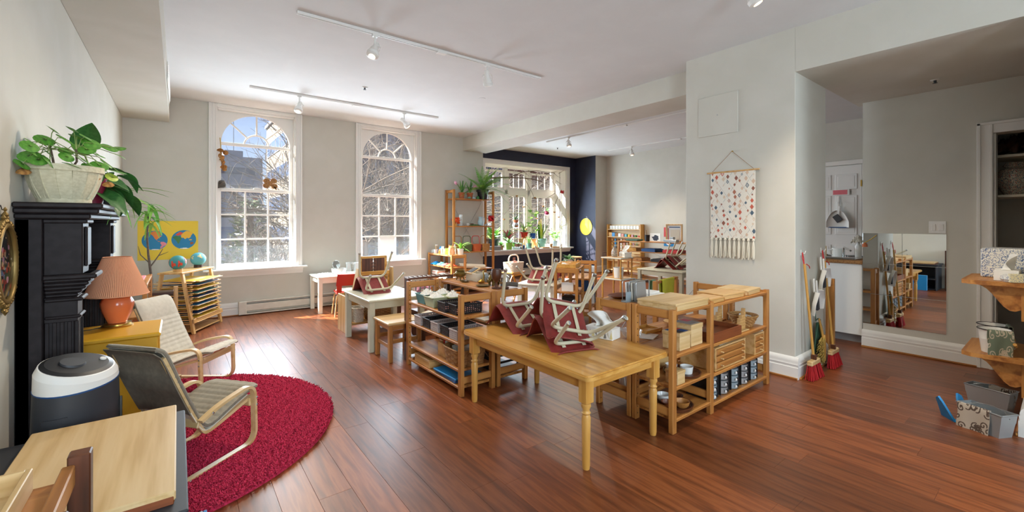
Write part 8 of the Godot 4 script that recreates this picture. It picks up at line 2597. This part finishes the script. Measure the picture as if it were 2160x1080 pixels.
func build_alcove():
	# mirror tiles: two columns, three rows
	var m := thing("tile_mirror", "wall mirror made of six square mirror tiles", "mirror", v3(6.0, 0.26, -1.07), -90)
	for c in 2:
		for r in 3:
			part(m, "mirror_tile", box(0.328, 0.329, 0.006, 0.001), M.mirror, v3((c - 0.5) * 0.33, 0.165 + r * 0.331, 0.004))
	var sw := thing("light_switch", "double white rocker light switch above the mirror", "switch", v3(6.0, 1.32, -0.805), -90)
	part(sw, "plate", box(0.125, 0.122, 0.008, 0.003), M.white, v3(0, 0, 0.004))
	for s in [-1.0, 1.0]:
		part(sw, "rocker", box(0.034, 0.068, 0.008, 0.003), M.white, v3(s * 0.028, 0, 0.01), v3(4, 0, 0))
	var st := thing("door_bell_string", "copper bell on a string hanging at the edge of the mirror", "bell", v3(5.975, 1.1, -1.38))
	part(st, "bell", lathe([v2(0, 0), v2(0.022, 0), v2(0.018, 0.03), v2(0.006, 0.045), v2(0, 0.046)], 12), M.terracotta)
	part(st, "string", tube([v3(0, 0.045, 0), v3(0.0, 0.09, 0.06), v3(0.0, 0.13, 0.1)], 0.003, 5), M.straw)
	# brooms and dustpans on the side of the pier
	broom("red bristled broom standing nearest the pier corner", 4.42, 0.02)
	broom("red bristled broom standing by the narrow shelf", 4.93, 0.02)
	for x in [4.4, 4.91]:
		var h := thing("wall_hook", "white double hook above the %s broom" % ("near" if x < 4.5 else "far"), "hook", v3(x, 1.1, -1.47))
		part(h, "plate", box(0.014, 0.05, 0.004, 0.002), M.white, v3(0, 0.0, 0.003))
		part(h, "prong", tube([v3(0, 0.0, 0.005), v3(0.02, -0.01, 0.025), v3(0.035, 0.015, 0.03)], 0.003, 5), M.white)
	dustpan("grey white dustpan with a brush, lower one between the brooms", v3(4.6, 0.84, -1.46), 10, "lamp_metal")
	dustpan("grey white dustpan with a brush, upper one by the far broom", v3(4.78, 1.03, -1.46), 10, "lamp_metal")
	var gp := thing("green_dustpan_set", "green metal dustpan with a straw hand brush hanging low on the pier", "dustpan", v3(4.69, 0.5, -1.455))
	part(gp, "pan", sheet(func(u: float, v: float) -> Vector3:
		var a := (u - 0.5) * 2.0
		return v3(a * (0.03 + 0.13 * pow(v, 0.7)), -0.06 - v * 0.3, 0.015 + 0.03 * a * a), 12, 10, 0.004), M.green_sheet)
	part(gp, "cord", tube([v3(0, -0.05, 0.015), v3(0.0, 0.04, 0.005)], 0.004, 5), M.green_sheet)
	part(gp, "bow", tube([v3(-0.03, -0.03, 0.03), v3(0, -0.02, 0.03), v3(0.05, -0.04, 0.035)], 0.005, 5), M.green_sheet)
	part(gp, "brush_handle", tube([v3(0.01, -0.02, 0.035), v3(0.02, -0.12, 0.05), v3(0.03, -0.2, 0.06)], [0.008, 0.013, 0.011], 8), M.broom_wood)
	part(gp, "brush_block", sheet(func(u: float, v: float) -> Vector3:
		var a := u * TAU
		return v3(0.045 + cos(a) * 0.035 * sin(PI * (0.1 + 0.8 * v)), -0.17 - v * 0.24, 0.06 + sin(a) * 0.018), 14, 10), M.broom_wood)
	var bs := new_st()
	var g := RandomNumberGenerator.new()
	g.seed = 6
	for k in 130:
		var v := g.randf()
		var p := v3(0.03 - 0.03 * sin(PI * v), -0.19 - v * 0.21, 0.06 + g.randf_range(-0.015, 0.02))
		put_tube(bs, [p, p + v3(-0.07, -0.03, g.randf_range(-0.012, 0.02))], 0.0035, 3, false)
	var bb := part(gp, "straw_bristles", bs.commit(), M.straw)
	bb.set_meta("kind", "stuff")
	pine_shelf("narrow pine shelf standing behind the pier", 5.16, -1.9, 90, 0.9, 0.2, 0.8, [0.79, 0.52, 0.3, 0.1])
	solo("white_dishes", "stack of white dishes on the narrow shelf behind the pier", "dishes", vessel([v2(0.05, 0), v2(0.06, 0.08)], 0.004, 20), M.white_glaze, v3(5.17, 0.521, -1.75))
	# kitchen counter beyond the mirror wall
	var k := thing("kitchen_counter", "white kitchen counter with a steel sink beyond the mirror wall", "counter", v3(6.36, 0, -2.02))
	part(k, "cabinet", box(0.6, 0.8, 1.2, 0.003), M.white, v3(0, 0.5, 0))
	part(k, "toe_kick", box(0.5, 0.1, 1.18, 0.0), M.galvanised, v3(0.04, 0.05, 0))
	part(k, "countertop", box(0.66, 0.036, 1.22, 0.006), M.bearwood_x, v3(-0.005, 0.918, 0))
	part(k, "sink", box(0.5, 0.014, 0.56, 0.006), M.chrome, v3(0.02, 0.942, 0.24))
	part(k, "sink_rim", boxes([[v3(-0.22, 0.955, 0.24), v3(0.02, 0.016, 0.56)], [v3(0.26, 0.955, 0.24), v3(0.02, 0.016, 0.56)]], 0.004), M.chrome)
	part(k, "tap", tube(rounded([v3(0.2, 0.95, 0.3), v3(0.2, 1.06, 0.3), v3(0.0, 1.03, 0.42)], 0.03, 4), 0.011, 8), M.chrome)
	var mug := thing("white_mug", "white mug standing by the sink", "mug", v3(6.3, 0.95, -1.72))
	part(mug, "cup", vessel([v2(0.05, 0), v2(0.052, 0.11)], 0.004, 20), M.white_glaze)
	part(mug, "handle", tube([v3(-0.04, 0.09, -0.035), v3(-0.06, 0.085, -0.07), v3(-0.06, 0.035, -0.07), v3(-0.04, 0.025, -0.035)], 0.007, 6), M.white_glaze)
	var wb := thing("wooden_caddy", "pale wooden box with a hand hole behind the mug", "box", v3(6.42, 0.937, -1.98), 40)
	part(wb, "box_wall", boxes([[v3(0, 0.07, 0.07), v3(0.24, 0.14, 0.012)], [v3(0, 0.07, -0.07), v3(0.24, 0.14, 0.012)], [v3(0.115, 0.07, 0), v3(0.012, 0.14, 0.14)], [v3(-0.115, 0.07, 0), v3(0.012, 0.14, 0.14)]], 0.003), M.birch_x)
	part(wb, "hand_hole", prism(oval(0, 0, 0.03, 0.012, 16), 0.002), M.walnut_x, v3(0, 0.1, 0.0765))
	solo("spray_bottle", "white bottle with a cloth over it by the mirror wall edge", "bottle", lathe([v2(0, 0), v2(0.032, 0), v2(0.034, 0.13), v2(0.016, 0.16), v2(0.014, 0.2), v2(0, 0.2)], 16), M.white, v3(6.5, 0.95, -1.56))
	solo("hanging_dishcloth", "beige dishcloth draped over the bottle", "cloth", crumple(0.12, 0.12, 0.12, 150), M.pale_cloth, v3(6.5, 1.11, -1.56))
	# door on the far wall of the kitchen
	var d := holder("door_1", v3(9.4, 0, -2.62))
	part(d, "leaf", box(0.04, 2.38, 0.84, 0.003), M.white, v3(-0.012, 1.19, 0))
	for q in [[2.09, 0.27], [1.5, 0.7], [0.62, 0.7]]:
		for s in [-1.0, 1.0]:
			part(d, "panel", boxes([[v3(0, 0, 0), v3(0.016, q[1], 0.32)], [v3(-0.006, 0, 0), v3(0.012, q[1] - 0.07, 0.25)]], 0.006), M.white, v3(-0.036, q[0], s * 0.2 + (0.02 if s < 0 else 0.0)))
	part(d, "frame", spans([[v3(-0.03, 0, 0.42), v3(0, 2.46, 0.5)], [v3(-0.03, 0, -0.5), v3(0, 2.46, -0.42)], [v3(-0.035, 2.39, -0.5), v3(0, 2.47, 0.5)]], 0.004), M.trim)
	part(d, "hinge", box(0.012, 0.11, 0.02, 0.002), M.brass, v3(-0.038, 2.05, 0.415))
	var sg := thing("pink_sign", "small pink notice in a clear holder on the white door", "sign", v3(9.335, 1.905, -2.5), -90)
	part(sg, "holder", box(0.27, 0.1, 0.006, 0.001), M.paper, Vector3.ZERO)
	part(sg, "notice", box(0.21, 0.08, 0.003, 0.0), M.pink_sign, v3(0, 0, 0.004))
	var wd := thing("white_dustpan", "white dustpan with a blue lip and small brush hanging on the door", "dustpan", v3(9.33, 1.78, -2.52), -90)
	part(wd, "hook", box(0.03, 0.12, 0.012, 0.004), M.white, v3(0, 0, 0.004))
	part(wd, "pan", sheet(func(u: float, v: float) -> Vector3:
		var a := (u - 0.5) * 2.0
		return v3(a * (0.03 + 0.14 * minf(1.0, pow(v * 1.5, 0.5))), -0.2 - v * 0.3, 0.03 + 0.05 * pow(absf(a), 4.0)), 14, 10, 0.006), M.white)
	part(wd, "pan_handle", box(0.04, 0.18, 0.02, 0.008), M.white, v3(0, -0.13, 0.03))
	part(wd, "blue_lip", box(0.3, 0.018, 0.02, 0.003), M.navy, v3(0, -0.5, 0.04))
	part(wd, "brush", box(0.1, 0.13, 0.03, 0.006), M.charcoal, v3(0.0, -0.34, 0.06), v3(0, 0, 35))
	part(wd, "brush_handle", box(0.03, 0.2, 0.02, 0.006), M.white, v3(0.02, -0.22, 0.055), v3(0, 0, -8))
	# things in the closet
	solo("painted_vase", "painted ginger jar with red and green flowers on the closet shelf", "vase", lathe([v2(0, 0), v2(0.07, 0), v2(0.11, 0.08), v2(0.125, 0.17), v2(0.1, 0.24), v2(0.06, 0.26), v2(0.08, 0.28), v2(0.06, 0.31), v2(0, 0.32)], 24), M.vase_paint, v3(6.35, 1.633, -0.32))
	solo("dark_bag", "dark woollen bag on the upper closet shelf", "bag", crumple(0.34, 0.42, 0.24, 160), M.walnut_x, v3(6.4, 2.013, -0.3))
	solo("red_folder", "dark red folder leaning beside the ginger jar", "folder", box(0.2, 0.24, 0.03, 0.004), M.burgundy, v3(6.42, 1.753, -0.52))
	solo("closet_box", "small floral box on the closet shelf", "box", box(0.2, 0.16, 0.16, 0.004), M.floral, v3(6.32, 1.714, -0.06))
	# wall shelves at the right edge
	var s := thing("bracket_shelf", "two tier wooden wall shelf with curved brackets at the right edge", "shelf", v3(4.9, 0, -0.172))
	var tops := [0.95, 0.42]
	for y in tops:
		var poly := [v2(-0.32, 0.0), v2(0.32, 0.0), v2(0.32, -0.26), v2(0.28, -0.32), v2(-0.28, -0.32), v2(-0.32, -0.27)]
		var sb := new_st()
		put_prism(sb, PackedVector2Array(poly), 0.03, Transform3D(Basis(v3(1, 0, 0), v3(0, 0, 1), v3(0, -1, 0)), v3(0, y - 0.015, 0)))
		part(s, "shelf_board", sb.commit(), M.pine_x)
		for x in [-0.26, 0.26]:
			var br := []
			for j in 9:
				var u := j / 8.0
				br.append(v2(-0.03 - 0.22 * u, -0.16 + 0.16 * pow(u, 1.6) - 0.03 * sin(u * PI * 2.0)))
			br.append(v2(-0.25, 0.0))
			br.append(v2(-0.03, 0.0))
			part(s, "bracket", prism(br, 0.022), M.pine_z, v3(x, y - 0.03, 0), v3(0, -90, 0))
			part(s, "bracket_leg", box(0.03, 0.24, 0.03, 0.003), M.pine_y, v3(x, y - 0.15, -0.016))
	solo("speckled_tin", "blue and white speckled enamel box on the upper wall shelf", "tin", boxes([[v3(0, 0.11, 0), v3(0.3, 0.22, 0.24)]], 0.008), M.splatter, v3(5.05, 0.951, -0.3))
	tissue_box("tissue box partly hidden at the front of the speckled enamel tin", v3(4.77, 0.951, -0.275), 0)
	solo("blue_dish", "low blue and white ceramic dish on the upper wall shelf", "dish", lathe([v2(0, 0), v2(0.05, 0), v2(0.065, 0.02), v2(0.06, 0.04), v2(0.045, 0.05), v2(0, 0.045)], 22), M.splatter, v3(4.64, 0.951, -0.24))
	solo("floral_card", "yellow floral paper pack at the right edge of the upper wall shelf", "pack", box(0.03, 0.06, 0.12, 0.002), M.floral, v3(4.6, 0.982, -0.2), v3(0, 20, 0))
	var sc := scroll_texture("scroll_green", hx("6c7764"), hx("b9ad98"))
	var sc2 := scroll_texture("scroll_brown", hx("b5a592"), hx("554438"))
	for i in 2:
		var b := thing("enamel_bucket", ["white enamel bucket with a black rim, nearer one on the lower wall shelf", "white enamel bucket with a black rim, rear one on the lower wall shelf"][i], "bucket", v3(4.72 + 0.2 * i, 0.421, -0.335 - 0.02 * i), 0, "white enamel buckets")
		part(b, "bucket", bucket(0.085, 0.17, 1.05), M.white_glaze)
		var ring := []
		for j in 33:
			var a := TAU * j / 32.0
			ring.append(v3(cos(a) * 0.0875 * 1.05, 0.17, sin(a) * 0.0875))
		part(b, "black_rim", tube(ring, 0.0035, 6, false), M.black)
		part(b, "bail_handle", tube([v3(0, 0.13, 0.085), v3(-0.06, 0.08, 0.11), v3(-0.09, 0.06, 0.1)], 0.003, 5), M.steel)
		part(b, "wooden_grip", cyl(0.011, 0.07, 10), M.broom_wood, v3(-0.06, 0.075, 0.105), v3(0, 0, 70))
	draped(0.12, 0.19, 0.1, sc, "patterned_towel", "green grey scroll patterned towel over the nearer enamel bucket", v3(4.635, 0.597, -0.30), -75)
	draped(0.12, 0.06, 0.1, sc, "patterned_towel", "green grey scroll patterned towel in the rear enamel bucket", v3(4.92, 0.597, -0.275), 10)
	for i in 2:
		var b := thing("metal_pail", ["galvanised pail with a brown towel, nearest on the floor at the right", "galvanised pail behind the nearer one on the floor at the right"][i], "pail", v3(4.2 + 0.55 * i, 0.0, -0.335 - 0.02 * i), [62.0, 75.0][i], "galvanised pails on the floor")
		pail(b, 0.24, 0.13, 0.15)
	draped(0.16, 0.16, 0.09, sc2, "patterned_towel", "brown scroll patterned towel over the nearest galvanised pail", v3(4.15, 0.158, -0.385), -110)
	draped(0.14, 0.05, 0.1, sc2, "patterned_towel", "brown scroll patterned towel in the rear galvanised pail", v3(4.78, 0.156, -0.3), -110)
	for i in 2:
		var sp := thing("blue_scoop", ["blue plastic scoop lying left of the nearest pail", "blue plastic scoop standing behind the nearest pail"][i], "scoop", v3(4.26 + 0.12 * i, 0.0, -0.52 + 0.08 * i), 40.0 - 60 * i)
		part(sp, "blade", prism([v2(-0.07, 0.0), v2(0.05, 0.0), v2(0.03, 0.14), v2(0.0, 0.16), v2(-0.02, 0.13)], 0.012), M.blue_vivid, v3(0, 0.0, 0), v3(-20, 0, 0))
		part(sp, "edge", box(0.13, 0.01, 0.03, 0.003), M.blue_vivid, v3(-0.01, 0.006, 0.01))
	# blue drawers on the left wall that the mirror shows
	var bl := thing("blue_bin", "black crate with bright blue drawers against the left wall", "drawers", v3(-0.43, 0, -1.0))
	part(bl, "crate", box(0.24, 0.34, 0.3, 0.006), M.black, v3(0, 0.17, 0))
	for j in 3:
		part(bl, "drawer", box(0.01, 0.07, 0.27, 0.004), M.blue_vivid, v3(0.122, 0.07 + j * 0.1, 0))

# ---------------------------------------------------------------- ceiling: track lights and fittings
func track_head(parent_label: String, p: Vector3, aim: Vector3, drop: float, strength: float):
	var t := thing("track_spotlight", parent_label, "light", p, 0, "white track spotlights")
	part(t, "adapter", box(0.05, 0.03, 0.035, 0.004), M.lamp_metal, v3(0, -0.015, 0))
	part(t, "stem", cyl(0.009, drop - 0.02, 10), M.lamp_metal, v3(0, -drop, 0))
	var d := aim.normalized()
	var x := d.cross(Vector3.UP).normalized()
	var bs := Basis(x, -d, x.cross(-d))
	var c := v3(0, -drop, 0)
	var yo := []
	for k in 9:
		var a := PI * k / 8.0
		yo.append(c + x * 0.055 * cos(a) + v3(0, 0.03 * sin(a) - 0.035, 0))
	part(t, "yoke", band([c + x * 0.055 + d * 0.05 + v3(0, -0.03, 0)] + yo + [c - x * 0.055 + d * 0.05 + v3(0, -0.03, 0)], d, 0.014, 0.004), M.lamp_metal)
	var head := new_st()
	var o := c + v3(0, -0.035, 0)
	put_lathe(head, [v2(0.03, -0.1), v2(0.052, -0.088), v2(0.054, -0.06), v2(0.05, -0.055), v2(0.034, -0.02), v2(0.028, 0.0), v2(0.026, 0.06), v2(0.02, 0.068), v2(0, 0.07)], 24, 1, 1, Transform3D(bs, o))
	part(t, "lamp_head", head.commit(), M.lamp_metal)
	var bulb := new_st()
	put_lathe(bulb, [v2(0, -0.098), v2(0.03, -0.096), v2(0.045, -0.088), v2(0.03, -0.05), v2(0, -0.05)], 20, 1, 1, Transform3D(bs, o))
	part(t, "bulb", bulb.commit(), M.bulb_glow)
	var l := SpotLight3D.new()
	l.name = "spot_light"
	t.add_child(l)
	var lp := o + d * 0.115
	l.transform = Transform3D(Basis.looking_at(d, Vector3.RIGHT if absf(d.y) > 0.95 else Vector3.UP), lp)
	l.spot_angle = 55.0
	l.spot_angle_attenuation = 0.8
	l.spot_range = 14.0
	l.spot_attenuation = 2.0
	l.light_size = 0.045
	l.light_color = Color(1.0, 0.93, 0.83)
	l.light_energy = strength
	l.shadow_enabled = true

func track(label: String, a: Vector3, b: Vector3):
	var t := thing("light_track", label, "light track", (a + b) * 0.5, rad_to_deg(atan2(-(b - a).z, (b - a).x)), "ceiling light tracks")
	var ln := a.distance_to(b)
	part(t, "rail", boxes([[v3(0, -0.008, 0.014), v3(ln, 0.022, 0.008)], [v3(0, -0.008, -0.014), v3(ln, 0.022, 0.008)], [v3(0, 0.0, 0), v3(ln, 0.008, 0.03)]], 0.001), M.lamp_metal)
	part(t, "slot", box(ln - 0.04, 0.002, 0.016, 0.0), M.dark_slot, v3(0, -0.006, 0))
	part(t, "feed_box", box(0.1, 0.036, 0.05, 0.004), M.lamp_metal, v3(0, -0.016, 0))

func build_ceiling_things():
	var bg := plain("bulb_glow", hx("fff3de"), 0.4)
	bg.emission_enabled = true
	bg.emission = Color(1.0, 0.9, 0.74)
	bg.emission_energy_multiplier = 1.4
	var y := 3.076
	track("white light track on the ceiling, nearer the camera", v3(0.76, y, -3.82), v3(3.38, y, -3.82))
	track("white light track on the ceiling, nearer the windows", v3(0.71, y, -6.28), v3(3.34, y, -6.28))
	track("white light track on the bay room ceiling near the beam", v3(6.52, 3.176, -7.15), v3(6.52, 3.176, -2.9))
	track("white light track on the bay room ceiling near the right wall", v3(8.52, 3.176, -7.06), v3(8.52, 3.176, -3.2))
	track("white light track on the ceiling above the camera", v3(0.76, y, -1.35), v3(3.38, y, -1.35))
	y = 3.064
	track_head("left spotlight on the nearer track", v3(1.40, y, -3.82), v3(-0.45, -1, 0.35), 0.1, 2.0)
	track_head("right spotlight on the nearer track", v3(2.62, y, -3.82), v3(0.35, -1, -0.3), 0.1, 2.0)
	track_head("left spotlight on the track by the windows", v3(1.28, y, -6.28), v3(-0.3, -1, 0.5), 0.11, 2.0)
	track_head("right spotlight on the track by the windows", v3(2.76, y, -6.28), v3(0.55, -0.8, 0.35), 0.11, 2.0)
	track_head("spotlight at the top edge, hanging before the grey pier", v3(3.14, y, -1.35), v3(0.3, -1, 0.4), 0.06, 2.0)
	track_head("spotlight on the bay room track near the beam", v3(6.5, 3.164, -6.45), v3(-0.2, -1, 0.4), 0.08, 2.5)
	track_head("spotlight on the bay room track near the right wall", v3(8.5, 3.164, -6.35), v3(-0.15, -1, 0.3), 0.08, 2.5)
	for q in [["ceiling sprinkler between the two tracks", v3(1.87, 3.08, -5.46)], ["dark sprinkler in the alcove ceiling", v3(5.54, 2.69, -0.76)], ["small dark sprinkler in the bay room ceiling", v3(7.28, 3.18, -7.6)]]:
		var s := thing("sprinkler", q[0], "sprinkler", q[1])
		part(s, "rosette", lathe([v2(0, -0.001), v2(0.035, -0.001), v2(0.03, -0.008), v2(0, -0.008)], 20), M.lamp_metal)
		part(s, "head", lathe([v2(0, -0.008), v2(0.012, -0.008), v2(0.01, -0.03), v2(0.02, -0.032), v2(0, -0.036)], 12), M.charcoal)
	solo("blank_cover", "flat white round cover plate on the ceiling", "cover plate", lathe([v2(0, 0), v2(0.05, 0), v2(0.048, -0.004), v2(0, -0.005)], 24), M.ceiling, v3(3.32, 3.08, -4.97))
	var v := thing("soffit_grille", "white vent grille on the side of the left soffit", "vent", v3(-0.088, 2.92, -6.2), 90)
	part(v, "frame", box(1.2, 0.16, 0.008, 0.002), M.white, v3(0, 0, 0.004))
	for k in 6:
		part(v, "slat", box(1.14, 0.006, 0.012, 0.001), M.white, v3(0, -0.06 + k * 0.024, 0.008))
